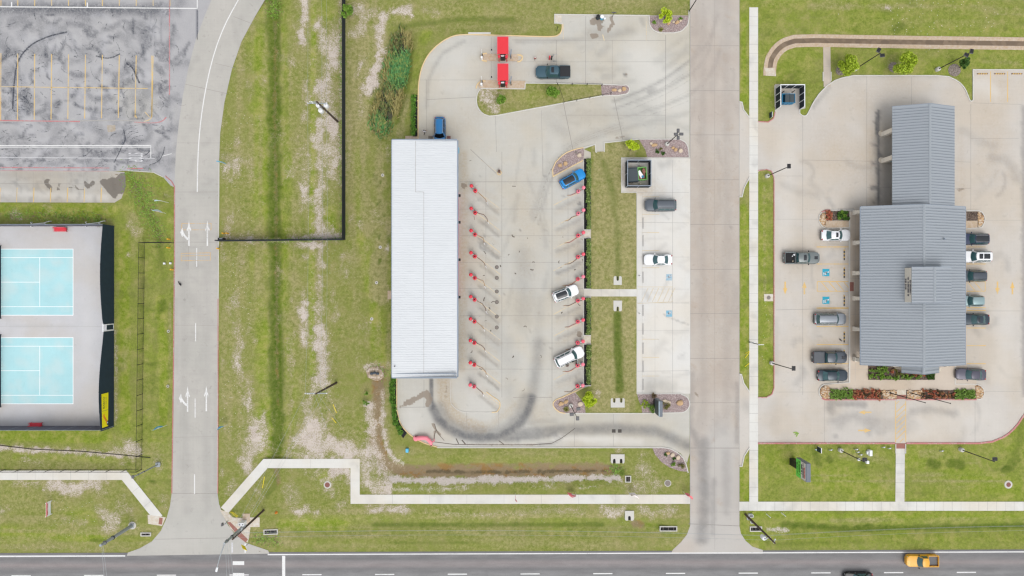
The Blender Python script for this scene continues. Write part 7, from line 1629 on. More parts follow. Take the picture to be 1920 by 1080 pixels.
# tennis court
east_h = lambda t: 2.55 + 1.25 * (.22 + .78 * abs(math.sin(t * 2 * math.pi * .98 + .35)) ** .8) * (1 if t > .0 else 1)
run_fence('court_fence', 'tall navy windscreen fence along the end of the tennis courts', [(214,424),(214,606)],3.4, M['screen'], M['screen'],3.1, thick=.06, hs=lambda t: 3.15 + .75 * math.sin(min(1, t * 1.0) * math.pi) ** 1 if t < .97 else 3.0, post_r=.05)
run_fence('court_fence', 'tall navy windscreen fence below the court gate, carrying a yellow banner', [(214,620),(213.5,800)],3.4, M['screen'], M['screen'],3.1, thick=.06, hs=lambda t: 2.95 + 1.25 * math.sin(t * math.pi * .80) ** 1.2, post_r=.05)
run_fence('court_fence', 'grey screened fence along the upper side of the courts', [(-300,424.5),(213.5,424)],3.5, M['grey_screen'], M['trim_grey'],3.1, thick=.06, post_r=.05)
run_fence('court_fence', 'dark screened fence along the lower side of the courts', [(-300,799),(213.5,798.5)],3.5, M['grey_screen'], M['trim_grey'],3.1, thick=.06, post_r=.05)
def court_gate():
    A, B = P(213.5,606), P(213.5,619.5); x, y = A[0],(A[1] + B[1]) / 2; s = thing('court_gate', 'pale steel gate frame in the navy court fence', 'gate', (x, y, 0)); w = (A[1] - B[1]) / 2
    q = MB()
    for sy in (1,-1): q.box((0, sy * w, 1.5),(.14,.14,3.0))
    q.box((0,0,3.0),(.14,2 * w + .14,.14)); q.build('frame', M['trim_white'], s)
    q = MB()
    for sy in (1,-1): q.box((0, sy * (w - .16),1.1),(.06,.07,2.1))
    q.box((0,0,2.16),(.06,2 * w - .3,.07)); q.box((0,0,.12),(.06,2 * w - .3,.07)); lf = q.build('leaf', M['trim_white'], s); q = MB(); q.box((0,0,1.14),(.03,2 * w - .4,1.9)); q.build('screen', M['screen'], lf)
court_gate()
def net(lab, y0, y1):
    A, B = P(3, y0 - 6), P(3, y1 + 6); x = A[0]; cy = (A[1] + B[1]) / 2; s = thing('tennis_net', lab, 'tennis net', (x, cy, .06),0, 'nets of the tennis courts'); w = (A[1] - B[1]) / 2
    for sy in (1,-1): q = MB(); q.cyl((0, sy * w, 0),.05,1.08,10); q.build('post', M['dark_metal'], s)
    q = MB(); n = 16; top = [(.0,-w + 2 * w * i / n, 1.04 - .13 * math.sin(math.pi * i / n)) for i in range(n + 1)]
    q.tube(top, .085,6); q.build('tape', M['screen'], s); q = MB()
    for i in range(n): a, b = top[i], top[i + 1]; q.add([(-.01, a[1],.05),(-.01, b[1],.05),(.0, b[1], b[2]),(.0, a[1], a[2])], [(0,1,2,3)])
    q.build('netting', M['screen'], s)
net('dark net across the upper blue tennis court', 467,591); net('dark net across the lower blue tennis court', 633,757)
def bench(lab, pxp, rz):
    x, y = P(*pxp, .5); s = thing('bench', lab, 'bench', (x, y, .055), R(rz), 'red benches on the court slab'); L = 2.0
    q = MB()
    for i in range(5): q.box((0,-.20 + i * .115,.45),(L, .10,.04))
    q.build('seat', M['red'], s); q = MB()
    for i in range(5): q.box((0,.34 + i * .02,.56 + i * .10),(L, .03,.08))
    q.build('backrest', M['rose'], s)
    for sx in (1,-1):
        q = MB(); q.box((sx * (L / 2 - .1),0,.22),(.06,.52,.06)); q.box((sx * (L / 2 - .1),-.22,.22),(.06,.06,.44)); q.box((sx * (L / 2 - .1),.30,.5),(.06,.06,1.0)); q.build('leg', M['red'], s)
    for sx in (1,-1): q = MB(); q.tube([(sx * L / 2,.3,.72),(sx * L / 2,-.24,.70),(sx * L / 2,-.24,.42)],.03,6); q.build('armrest', M['red'], s)
bench('red slatted bench against the upper court fence', (113,431.2),0); bench('red slatted bench against the lower court fence', (66.5,795.5),180)
def banner():
    x = P(212.6,770)[0]; ya, yb = P(0,744)[1], P(0,800)[1]; ya, yb = P(0,737,2.4)[1], P(0,800,2.4)[1]; cy = (ya + yb) / 2; s = thing('banner', 'yellow banner with dark lettering and an orange swoosh on the navy court fence', 'banner', (x + .16, cy, 0))
    W = (ya - yb) / 2; q = MB(); z0, z1 = 1.75,3.55
    q.add([(d, y, z) for d in (0,.03) for y, z in ((-W, z0 + .1),(W, z0),(W, z1 + .05),(-W, z1 - .15))], [(0,1,2,3),(7,6,5,4),(0,4,5,1),(1,5,6,2),(2,6,7,3),(3,7,4,0)]); q.build('panel', M['banner_yellow'], s)
    lettering('BABCO', .62, M['navy_letter'], s, (.036, W * .46, z1 - .55),(0,1,0),(0,0,1), sx=.95); glyphs(14,.12,1.7, M['grey_fixture'], s, (.036, W * .46, z1 - 1.12),(0,1,0),(0,0,1),8)
    c = [(.05,-W * .50 + yy, z0 + .86 + zz) for yy, zz in ((-.85,-.30),(-.6,-.42),(-.35,-.25),(0,.05),(.35,.35),(.6,.42),(.82,.28))]; q = MB(); q.tube(c, [.05,.16,.19,.17,.19,.16,.05],8); o = q.build('swoosh', M['orange'], s)
    for v in o.data.vertices: v.co.x = .034 + (v.co.x - .05) * .06
    q = MB(); q.box((.034,-W * .80, z0 + .22),(.02,.7,.40)); q.build('corner_print', M['bin_navy'], s); q = MB(); q.box((.05,-W * .78, z0 + .25),(.02,.25,.2)); q.build('corner_mark', M['flag_pale'], s)
    q = MB(); q.box((.036,-.05,(z0 + z1) / 2),(.012,.04, z1 - z0 - .1)); q.build('seam_line', M['grey_fixture'], s)
banner()
def pipe_frame(lab, x0, x1, yp):
    A, B = P(x0, yp, 1.0), P(x1, yp - 2,1.0); s = thing('pipe_support', lab, 'pipe support', (A[0], A[1],0),0, 'white pipe frames behind the courts'); L = B[0] - A[0]; d = A[1] - B[1]
    q = MB(); q.tube([(0,0,1.1),(L, -d, 1.1)],.07,8); q.build('bar', M['white_plastic'], s)
    for X, sg in ((0,-1),(L, 1)):
        Y = 0 if X == 0 else -d
        for k in (1,-1): q = MB(); q.tube([(X, Y, 1.1),(X + sg * .55, Y + k * .35,.55),(X + sg * .62, Y + k * .42,0)],.06,8); q.build('foot', M['white_plastic'], s)
pipe_frame('white pipe frame lying behind the upper court fence, above the red bench', 60,82,420.5); pipe_frame('white pipe frame lying behind the upper court fence, by the corner', 163,184,420)

# flags, air dancer, signs
def feather(lab, base, h, w, dirv, mats, grp, curl=.5, nm='feather_flag'):
    x, y = P(*base, 0); s = thing(nm, lab, 'flag', (x, y, 0),0, grp); D = Vector((dirv[0], dirv[1],0)).normalized()
    pole = [Vector((0,0,0)), Vector((0,0, h * .6)), D * .12 + Vector((0,0, h * .85)), D * (.35 + w * .3) + Vector((0,0, h))]
    q = MB(); q.tube([tuple(p) for p in pole], [.03,.025,.02,.012],6); q.build('pole', M['white_plastic'], s)
    q = MB(); n = 10; N = Vector((-D.y, D.x, 0))
    for i in range(n + 1):
        t = i / n; z = h * (.28 + .70 * t); a = D * (.02 + (.12 * max(0,(t - .45)) * 2)); wid = w * (math.sin(math.pi * (.12 + .80 * t)) ** .7)
        wav = N * (curl * .35 * math.sin(t * 5 + h))
        for dz in (0,.012):
            pass
        q.v += [tuple(a + Vector((0,0, z)) + N * .008), tuple(a + D * wid * .5 + wav * .6 + Vector((0,0, z - .04)) + N * .008), tuple(a + D * wid + wav + Vector((0,0, z - .12)) + N * .008), tuple(a + D * wid + wav + Vector((0,0, z - .12)) - N * .008), tuple(a + D * wid * .5 + wav * .6 + Vector((0,0, z - .04)) - N * .008), tuple(a + Vector((0,0, z)) - N * .008)]
    for i in range(n):
        for j in range(6): q.f.append((i * 6 + j, i * 6 + (j + 1) % 6,(i + 1) * 6 + (j + 1) % 6,(i + 1) * 6 + j)); q.m.append(1 if 3 <= i <= 6 and j in (1,4) else 0)
    q.build('sail', [M[m] for m in mats], s, smooth=50); return s
g = 'blue feather flags along the curved drive'
feather('pale blue feather flag at the drive edge over a bare soil patch', (430.5,311),4.2,.85,(-1,.4),('flag_blue', 'flag_pale'), g)
feather('pale blue feather flag on the inner curve of the drive, upper one', (316,380),3.8,.9,(-1,.05),('flag_pale', 'flag_blue'), g); feather('pale blue feather flag on the inner curve of the drive, lower one', (311,400),3.8,.8,(-.9,.4),('flag_pale', 'flag_white'), g)
feather('pale blue feather flag beside the mesh fence near the white lane arrows', (313,797),3.9,.85,(-1,-.1),('flag_blue', 'flag_pale'), g); feather('small blue feather flag on the outer drive edge near the lane arrows', (427,796),3.2,.8,(-1,-.3),('flag_blue', 'flag_blue'), g)
g = 'pink feather flags along the footpath'
feather('pink flag on the footpath edge, standing first from the zigzag path', (966,925),3.3,.7,(.3,-1),('flag_red', 'flag_white'), g); feather('pink flag leaning flat along the footpath above its second joint', (1079,924),2.2,1.5,(-1,.1),('flag_red', 'flag_white'), g, .9); feather('pink flag over the footpath above the paved outlet', (1178,922),2.2,1.7,(1,-.3),('flag_white', 'flag_red'), g, .9); feather('pink flag at the end of the footpath by the brown street', (1281,922),2.4,1.4,(1,-.45),('flag_red', 'flag_white'), g, .9)
def air_dancer():
    x, y = P(780,822,.3); s = thing('air_dancer', 'limp pink inflatable air dancer lying over the yellow kerb', 'air dancer', (x, y, .03))
    q = MB(); q.lathe((0,0,0), [(.42,0),(.46,.1),(.44,.42),(.30,.52)],18); fb = q.build('fan_base', M['pink_cloth'], s, smooth=50); q = MB(); q.box((.12,.36,.35),(.5,.16,.3)); q.build('fan_motor', M['void'], fb)
    e = [P(*p, z) + (z,) for p, z in (((781,822),.5),((786,821.5),.75),((793,821),.7),((800,821.5),.75),((804,825.5),.8),((808,830),.75),((808.6,834.5),.55))]
    pts = [(a - x, b - y, c - .03) for a, b, c in e]
    q = MB(); q.tube(pts, [.32,.38,.36,.34,.32,.30,.2],14); q.build('body', M['pink_cloth'], s, smooth=60)
    q = MB(); q.tube([pts[5],(pts[5][0] + .5, pts[5][1] + .2,.4),(pts[5][0] + .45, pts[5][1] + .55,.25)], [.12,.1,.06],8); q.build('arm', M['pink_cloth'], s, smooth=60); q = MB(); q.tube([pts[6],(pts[6][0] - .05, pts[6][1] - .45,.15)], [.12,.06],8); q.build('head_fringe', M['skin'], s); q = MB(); q.ball((pts[6][0], pts[6][1], pts[6][2] + .2),(.14,.14,.06),8,5); q.build('face_print', M['void'], s)
air_dancer()
q = MB(); x, y = P(763.5,844.5,.3); q.bevbox((0,0,.3),(.45,.62,.6),.04); o = q.build('meter_box', M['flag_blue']); o.location = (x, y, 0); tag(o, 'small light blue box in the grass below the yellow kerb', 'box')
def yard_sign():
    x, y = P(97.5,951,0); s = thing('yard_sign', 'white sign board with a red edge in the roadside grass', 'sign', (x, y, 0)); L = 2.35
    for sy in (1,-1): q = MB(); q.box((0, sy * (L / 2 - .1),.8),(.09,.09,1.6)); q.build('post', M['white_plastic'], s)
    q = MB(); q.box((.06,.05,1.0),(.04, L, 1.15)); q.build('panel', M['white_plastic'], s); q = MB(); q.box((.075,.05,1.46),(.04, L - .02,.22)); q.build('red_band', M['flag_red'], s)
    glyphs(14,.16, L * .8, M['red'], s, (.10,.05,1.27),(0,1,0),(0,0,1),21); q = MB(); q.box((.075,.05 - L * .0,.62),(.04, L * .6,.10)); q.build('blue_band', M['flag_pale'], s)
yard_sign()
def monument(lab, base, w, t, zb, zt, mats, text=None, nm='pylon_sign', foot=(.9,.5)):
    x, y = P(*base, 0); s = thing(nm, lab, 'sign', (x, y, 0)); q = MB(); q.box((-.05,.25,(zb + .2) / 2),(foot[1], foot[0], zb + .2)); q.build('pedestal', mats[0], s); q = MB(); q.bevbox((0,0,(zb + zt) / 2),(t, w, zt - zb),.05); cab = q.build('cabinet', mats[1], s); return s
M['sign_grey'] = plain('sign_grey', (.115,.135,.16),.5); M['sign_dark'] = plain('sign_dark', (.05,.065,.085),.5); M['sign_green'] = plain('sign_green', (.13,.62,.09),.5); M['sign_board'] = plain('sign_board', (.62,.58,.54),.5)
s = monument('tall green and white message sign on a dark pedestal on the lower lawn', (1484.5 + 1.5,868),2.95,.72,2.35,6.2,(M['dark_metal'], M['sign_grey']), nm='message_sign', foot=(1.1,.9))
q = MB(); q.box((-.375,0,3.28),(.05,2.85,1.75)); q.build('green_panel', M['sign_green'], s); q = MB(); q.box((-.375,0,5.12),(.05,2.7,1.70)); q.build('message_board', M['sign_board'], s)
glyphs(10,.48,2.3, M['leaf_dark'], s, (-.405,.1,3.65),(0,-1,0),(0,0,1),12); glyphs(12,.30,1.9, M['leaf_dark'], s, (-.405,.0,2.95),(0,-1,0),(0,0,1),13)
glyphs(11,.36,1.9, M['red'], s, (-.405,-.1,5.66),(0,-1,0),(0,0,1),14); glyphs(15,.40,2.5, M['void'], s, (-.405,.0,5.14),(0,-1,0),(0,0,1),15); glyphs(10,.38,1.6, M['void'], s, (-.405,.15,4.60),(0,-1,0),(0,0,1),16)
s = monument('dark blue grey pylon sign in the gravel bed by the brown street', (1228,758),2.5,.58,1.5,4.6,(M['dark_metal'], M['sign_grey']), nm='pylon_sign', foot=(1.2,.5))
q = MB(); q.box((-.30,0,3.0),(.05,2.36,2.8)); q.build('sign_face', M['sign_dark'], s); q = MB(); q.box((-.285,0,4.56),(.06,2.46,.12)); q.build('edge_trim', M['flag_pale'], s)
small_board = thing('yard_sign', 'small blue and white sign at the lawn edge by the office entrance', 'sign', (*P(1443,217),0)); q = MB(); q.box((0,0,.5),(.10,.9,1.0)); q.build('panel', M['bin_navy'], small_board); q = MB(); q.box((.09,0,.5),(.06,.86,.98)); q.build('border', M['white_plastic'], small_board)
x, y = P(1532,841.5); small_board = thing('yard_sign', 'small white and blue board on the lower lawn above the message sign', 'sign', (x, y, 0)); q = MB(); q.box((0,0,.75),(.08,.80,1.3)); q.build('panel', M['bin_navy'], small_board); q = MB(); q.box((.10,0,.78),(.10,.82,1.34)); q.build('backing', M['white_plastic'], small_board); q = MB(); q.cyl((-.25,-.1,0),.10,.3,8); q.build('spotlight', M['flag_pale'], small_board)

# utility boxes, covers, outlets
def ubox(lab, pxp, size, mat='white_plastic', nm='utility_box', cat='utility box'):
    x, y = P(*pxp, size[2]); s = thing(nm, lab, cat, (x, y, 0)); q = MB(); q.bevbox((0,0, size[2] / 2), size, .03); q.build('housing', M[mat], s); q = MB(); q.bevbox((0,0, size[2] + .012),(size[0] * .8, size[1] * .8,.03),.01); q.build('lid', M['trim_white'] if mat == 'white_plastic' else M['grey_fixture'], s)
ubox('white utility cabinet on the lower lawn, largest of the cluster', (1633.5,850),(.45,.95,.8)); ubox('small white meter box above the dark lamp head on the lower lawn', (1627.5,849),(.3,.5,.4)); ubox('white valve box below the lamp head on the lower lawn', (1627.5,867),(.45,.5,.5)); ubox('white valve cover beside the lamp pole shaft', (1611,862),(.40,.38,.35))
ubox('pale blue box above the brown power pole foot', (1408.5,968),(.75,.48,.6), 'trim_white'); ubox('pale box against the brown power pole', (1404,973),(.45,.4,.4), 'trim_white'); ubox('pale box farther along the brown power pole', (1410.5,979.5),(.4,.45,.4), 'trim_white')
for i, (a, b) in enumerate(((1606,843),(1609,848),(1614,853),(1558,844),(1657,839),(1668,841),(1766,846))):
    x, y = P(a, b, .3); s = thing('backflow_valve', ('first', 'second', 'third', 'fourth', 'fifth', 'sixth', 'seventh')[i] + ' small grey pipe valve on the lower lawn, counted from the message sign' if i > 2 else ('upper', 'middle', 'lower')[i] + ' small grey pipe valve between lamp pole and white cabinet', 'valve', (x, y, 0),0, 'pipe valves on the lower lawn'); q = MB(); q.tube([(-.25,0,0),(-.25,0,.4),(.25,.1,.4),(.25,.1,0)],.06,8); q.build('pipe', M['steel'], s); q = MB(); q.ball((0,.05,.45),.12,8,5); q.build('valve_body', M['white_plastic'], s)
for pxp, lab, rr, ring in (((614,909), 'rusty round manhole in a bare ring below the zigzag path', .42,.62),((1252,906), 'grey round manhole in the grass beside the gravel bed corner', .46,.56),((1890.5,908.5), 'rusty round manhole with pale collar on the lower lawn', .38,.66),((1488,331), 'x', 0,0)):
    if not rr: continue
    x, y = P(*pxp); s = thing('manhole', lab, 'manhole', (x, y, 0)); q = MB(); q.lathe((0,0,0), [(ring, 0),(ring, .05),(ring - .05,.07),(.05,.07)],24); q.build('collar', M['cast'], s); q = MB(); q.lathe((0,0,.072), [(rr, 0),(rr, .02),(.05,.024)],20); q.build('cover', M['rusty'] if rr != .46 else M['iron'], s)
for k, y_ in enumerate((501,521,546.5,566.5,593.5,614)):
    x, y = P(931.5, y_); s = thing('manhole', f'small dark round cover on the wash concrete, {ORD[k]} of six from the top', 'manhole', (x, y, .032),0, 'round covers beside the vacuum bays'); q = MB(); q.lathe((0,0,0), [(.32,0),(.32,.012),(.05,.016)],20); q.build('frame', M['bronze'], s); q = MB(); q.lathe((0,0,.017), [(.27,0),(.27,.006),(.04,.008)],18); q.build('cover', M['iron'], s)
for k, (a, b) in enumerate(((717.5,328.5),(713,463.5),(706,530),(697,598))):
    x, y = P(a, b); s = thing('cleanout', f'pale round cleanout in the grass beside the wash, {ORD[k]} from the top', 'cleanout', (x, y, 0),0, 'cleanouts along the wash'); q = MB(); q.lathe((0,0,0), [(.26,0),(.26,.05),(.14,.06),(.05,.05)],18); q.build('collar', M['cast'], s); q = MB(); q.cyl((0,0,.055),.10,.03,12); q.build('cap', M['grey_fixture'], s)
x, y = P(1441,558); s = thing('manhole', 'round manhole in a square concrete pad on the strip lawn', 'manhole', (x, y, 0)); q = MB(); q.box((0,0,.04),(1.5,1.2,.08)); q.build('pad', M['walk'], s); q = MB(); q.lathe((0,0,.082), [(.32,0),(.32,.02),(.05,.024)],20); q.build('cover', M['iron'], s)
for i, (a, b) in enumerate(((1150.7,808),(1162,808))):
    x, y = P(a, b); s = thing('drain_grate', ('dark square drain grate in the exit lane, of the pair the one toward the wash', 'dark square drain grate in the exit lane, of the pair the one toward the street')[i], 'drain', (x, y, .032),0, 'grates in the exit lane'); q = MB(); q.box((0,0,.004),(.60,.56,.008)); q.build('pit', M['void'], s); q = MB()
    for k in range(6): q.box((-.24 + k * .096,0,.014),(.03,.54,.012))
    q.build('grate', M['iron'], s)
def headwall(lab, pxp, w, d, side, n):
    """sloping concrete collar with pipe mouths on one side (n or s)"""
    x, y = P(*pxp); s = thing('culvert_outlet', lab, 'culvert', (x, y, .02),0 if side == 's' else R(180), None)
    out = [(-w / 2, d / 2),(-w / 2,-d / 2 + .2),(-w / 2 + .15,-d / 2)]; step = w / n
    for i in range(n):
        c = -w / 2 + step * (i + .5); out += [(c - .23,-d / 2),(c - .22,-d / 2 + .50)] + [(c + .22 * math.cos(R(a)),-d / 2 + .55 + .22 * math.sin(R(a))) for a in (150,110,70,30)] + [(c + .22,-d / 2 + .50),(c + .23,-d / 2)]
    out += [(w / 2 - .15,-d / 2),(w / 2,-d / 2 + .2),(w / 2, d / 2)]
    q = MB(); q.prism(out, -.25,.14); q.build('apron', M['cast'], s)
    for i in range(n):
        c = -w / 2 + step * (i + .5); q = MB(); q.tube([(c, -d / 2 + .9,-.10),(c, -d / 2 + .06,-.10)],.21,14); q.build('pipe_mouth', M['void'], s)
headwall('paved pipe outlet in the straw lawn above the crossing path', (1158,526),1.35,1.45, 'n', 1); headwall('paved pipe outlet in the straw lawn below the crossing path', (1158,573.5),1.40,1.75, 's', 1); headwall('twin pipe outlet at the lower end of the straw lawn', (1158,755),2.3,1.55, 'n', 2); headwall('twin pipe outlet at the end of the muddy ditch', (1158,860),2.25,1.5, 's', 2); headwall('pipe outlet below the footpath with the pink flags', (1180,966.5),1.5,1.6, 's', 1)
def inlet(lab, pxp, w, d, h=.18, rz=0):
    x, y = P(*pxp); s = thing('storm_inlet', lab, 'storm inlet', (x, y, 0), R(rz)); q = MB(); t = .14
    for sy in (1,-1): q.box((0, sy * (d / 2 - t / 2), h / 2),(w, t, h))
    for sx in (1,-1): q.box((sx * (w / 2 - t / 2),0, h / 2),(t, d - 2 * t, h))
    q.build('rim', M['cast'], s); q = MB(); q.box((0,0,.03),(w - 2 * t, d - 2 * t, .02)); q.build('pit', M['void'], s)
    q = MB()
    for k in range(3): q.box((-w * .3 + k * w * .3,0,.08),(.05, d - 2 * t, .04))
    q.build('bar', M['iron'], s)
inlet('square concrete storm inlet between muddy ditch and footpath', (1177.5,898),1.0,1.1); inlet('long dark storm inlet at the roadside near the brown street', (1253,991),2.9,.85); inlet('long pale storm inlet at the roadside near the drive mouth', (508,997),2.35,.85, rz=2); inlet('narrow storm inlet in the grass left of the drive flare'.replace('left of', 'beside'),(274,1001.5),1.7,.62); inlet('storm inlet under the brown power pole', (1417,991.5),2.0,.85)
for pxp, lab in (((307,494), 'small white post box beside the mesh fence, nearer the fence'),((318.5,493.5), 'small white post box beside the mesh fence, nearer the kerb')): ubox(lab, pxp, (.28,.3,.4))
for pxp, lab in (((316,621), 'white ring in the grass at the red kerb, upper one'),((315,724), 'white ring in the grass at the red kerb, lower one')):
    q = MB(); x, y = P(*pxp); q.tube([(.18 * math.cos(R(a)),.18 * math.sin(R(a)),.06) for a in range(0,361,30)],.06,6); o = q.build('sprinkler_ring', M['cast']); o.location = (x, y, 0); tag(o, lab, 'sprinkler ring', 'white rings along the drive')
hydrant_post('thin pole leaning marker at the narrow verge by the footpath', (1404,640),2.2, 'steel', pan=('white_plastic', (.9,.05,.18)))
x, y = P(1404.5,641.5,0); s = thing('street_sign', 'grey steel sign pole crossing the footpath beside the strip lawn', 'sign', (x, y, 0)); q = MB(); q.tube([(0,0,0),(0,0,5.2)],.07,8); q.build('post', M['dark_metal'], s); q = MB(); q.box((.1,0,5.2),(.9,.08,.22)); q.build('plate', M['trim_white'], s)
x, y = P(936,322); s = thing('island_marker', 'small dark marker box on the yellow nose of the thin lane kerb', 'marker', (x, y, .03)); q = MB(); q.bevbox((0,0,.35),(.42,.42,.7),.04); q.build('housing', M['hose_brown'], s); q = MB(); q.bevbox((0,0,.72),(.2,.2,.05),.02); q.build('cap', M['dark_metal'], s)
# plants
def leaf_mesh(name, fill, n, size, mat, parent, seed, up=.5, asp=1.7):
    """n leaf-sized faces at points drawn from fill(rng) -> (x, y, z, scale)"""
    r = random.Random(seed); q = MB()
    for _ in range(n):
        x, y, z, k = fill(r); s = size * k * r.uniform(.6,1.3)
        d = Vector((r.gauss(0,1), r.gauss(0,1), r.gauss(0,.6) + up)).normalized(); a = d.cross(Vector((r.gauss(0,1), r.gauss(0,1), r.gauss(0,1)))).normalized(); b = d.cross(a)
        p = Vector((x, y, z)); a *= s * asp / 2; b *= s / 2
        q.add([tuple(p - a), tuple(p + b * .9 - a * .1 + d * s * .12), tuple(p + a), tuple(p - b * .9 - a * .1 + d * s * .12)], [(0,1,2,3)])
    return q.flat(name, mat, parent)
def tree(lab, base, top, h, rad, mat, n=900, seed=1, grp=None, nm='young_tree', stem=.07, squash=1.0):
    """base: ground pixel of the trunk, top: pixel of the crown's middle"""
    x, y = P(*base); zc = h * .68; cx, cy = P(top[0], top[1], zc); s = thing(nm, lab, 'tree', (x, y, 0),0, grp); r = random.Random(seed)
    ox, oy = cx - x, cy - y
    q = MB(); q.tube([(0,0,0),(ox * .3, oy * .3, h * .3),(ox, oy, h * .75)], [stem, stem * .8, stem * .35],8)
    clumps = []
    for i in range(13):
        a = r.uniform(0,6.28); e = r.uniform(-.55,1); rr = rad * (.35 + .4 * r.random()) * math.sqrt(max(.1,1 - e * e * .8))
        c = (ox + rr * math.cos(a), oy + rr * math.sin(a) * squash, zc + e * h * .27, rad * r.uniform(.26,.46)); clumps.append(c)
        if i % 2 == 0: q.tube([(ox * .45, oy * .45, h * .38),((ox * .6 + c[0]) / 2,(oy * .6 + c[1]) / 2,(h * .5 + c[2]) / 2), c[:3]], [stem * .5, stem * .3,.012],5)
    q.build('trunk', M['trunk'], s, smooth=40)
    def fill(r2):
        c = r2.choice(clumps)
        while True:
            v = [r2.uniform(-1,1) for _ in range(3)]
            m = v[0] ** 2 + v[1] ** 2 + v[2] ** 2
            if m < 1 and m > r2.random() ** 2 * .6: break
        return c[0] + v[0] * c[3], c[1] + v[1] * c[3], c[2] + v[2] * c[3] * .8,1
    leaf_mesh('crown', fill, int(n * 1.7),.17 * (rad / 1.2) ** .4, mat, s, seed)
    return s
tree('lime green young tree above the dumpster pad, beside the gravel bed', (1181,283),(1186.5,272),3.2,1.15, M['leaf_lime'],1000,2, 'lime young trees')
tree('lime green young tree at the end of the straw lawn, beside the rocks', (1100,748),(1105.5,749.5),2.9,1.35, M['leaf_lime'],1100,3, 'lime young trees', squash=.9)
tree('lime green young tree in the gravel bed at the top kerb', (1245,38),(1247,30),3.2,1.15, M['leaf_lime'],900,4, 'lime young trees', squash=1.2)
tree('yellow green tree in the ring of mulch near the twin head lamp', (1578,134),(1590,122.5),3.8,1.75, M['leaf_yg'],1700,5, 'trees on the office lawn', stem=.09)
tree('largest yellow green tree on the lawn, middle of the row above the office lot', (1683,124),(1697,118.5),4.2,1.85, M['leaf_yg'],1900,6, 'trees on the office lawn', stem=.10, squash=1.1)
tree('small dark green tree on the lawn beside a round mulch ring', (1799,127),(1810,118),3.6,.95, M['leaf_dark'],700,7, 'trees on the office lawn')
tree('bushy green tree touching the black fence at the top edge', (651,26),(650.5,22),2.4,1.05, M['leaf_green'],900,8, None, squash=1.6)
tree('round green tree in bare soil on the pay lane island', (938,189),(939,186.5),2.3,.88, M['leaf_green'],800,9, 'green bushes on the island'); tree('wide green tree against the black rail on the pay lane island', (1036,180),(1036,172),3.0,1.15, M['leaf_green'],1100,10, 'green bushes on the island')
def shrub(lab, pxp, rad, h, mat, n, seed, grp=None, nm='shrub', size=.13, z0=.1, spiky=False):
    x, y = P(pxp[0], pxp[1], h * .6); s = thing(nm, lab, 'shrub', (x, y, z0),0, grp); r = random.Random(seed)
    if spiky:
        q = MB()
        for i in range(n):
            a = r.uniform(0,6.28); e = r.uniform(.25,1.3); L = rad * r.uniform(.7,1.15); d = Vector((math.cos(a) * math.cos(e), math.sin(a) * math.cos(e), math.sin(e))) * L; w = Vector((-math.sin(a), math.cos(a),0)) * size * .3
            m = d * .55 + Vector((0,0, L * .12)); q.add([tuple(-w * .6), tuple(w * .6), tuple(m + w), tuple(m - w), tuple(d + Vector((0,0,-.05)))], [(0,1,2,3),(3,2,4)])
        q.flat('foliage', mat, s)
    else:
        cl = [(r.gauss(0, rad * .38), r.gauss(0, rad * .38), h * r.uniform(.3,.8), rad * r.uniform(.3,.5)) for _ in range(7)]
        def fill(r2):
            c = r2.choice(cl); a = r2.uniform(0,6.28); e = r2.uniform(-.4,1.5); k = c[3] * r2.random() ** .4
            return c[0] + k * math.cos(a) * math.cos(e), c[1] + k * math.sin(a) * math.cos(e), max(.03, c[2] + k * math.sin(e) * .8),1
        leaf_mesh('foliage', fill, n, size, mat, s, seed)
    q = MB(); q.tube([(0,0,-.05),(.02,.01, h * .45)], [.035,.015],6); q.build('stem', M['trunk'], s)
    return s
shrub('bright shrub in the worn strip left by the muddy ditch, upper one'.replace('left by', 'beside'),(687,739),.42,.8, M['leaf_green'],200,1); shrub('bright shrub in the worn strip beside the muddy ditch, lower one', (685.5,755),.55,.9, M['leaf_green'],260,2)
for i, (a, b, r_, m, sp, lab) in enumerate(((1226,43,.38, 'leaf_green', 0, 'small green shrub in the top gravel bed'),(1239.5,55,.48, 'leaf_olive', 1, 'olive spiky plant in the top gravel bed'),(1276,35,.36, 'leaf_green', 0, 'small green shrub between the rocks of the top gravel bed'),
    (1226.5,742,.62, 'leaf_brown', 1, 'brown spiky plant in the pylon sign bed'),(1210,758.5,.62, 'leaf_yg', 0, 'round yellow green shrub in the pylon sign bed'),(1221.5,766,.92, 'leaf_green', 0, 'wide green shrub at the pylon sign foot'),(1249.5,761,.72, 'leaf_olive', 0, 'olive shrub beside the tan rock behind the pylon sign'),
    (1062,767.5,.62, 'leaf_olive', 1, 'olive spiky plant beside the three head light pole'),(1233,286,.38, 'leaf_dark', 0, 'small dark shrub in the gravel bed above the bins, nearer the lawn'),(1243.5,287.5,.42, 'leaf_dark', 0, 'small dark shrub in the gravel bed above the bins, nearer the rocks'),(1239,279,.32, 'leaf_olive', 0, 'tiny olive shrub in the gravel bed above the bins'),
    (1262.5,871,.52, 'leaf_green', 0, 'green shrub in the lower corner gravel bed'),(1277,872.5,.62, 'leaf_olive', 0, 'olive shrub in the lower corner gravel bed'),(1264,859,.34, 'leaf_dark', 0, 'dark shrub among the rocks of the lower corner bed'),(1248,852,.34, 'leaf_dark', 0, 'dark shrub at the kerb side of the lower corner bed'))):
    shrub(lab, (a, b), r_, r_ * 1.05, M[m],90 if sp else int(300 * r_ / .5),20 + i, 'shrubs in the gravel beds', 'spiky_plant' if sp else 'shrub', spiky=bool(sp), size=.22 if sp else .12)
for i, (a, b, r_) in enumerate(((1042,172,.3),(1030,181,.35))): pass
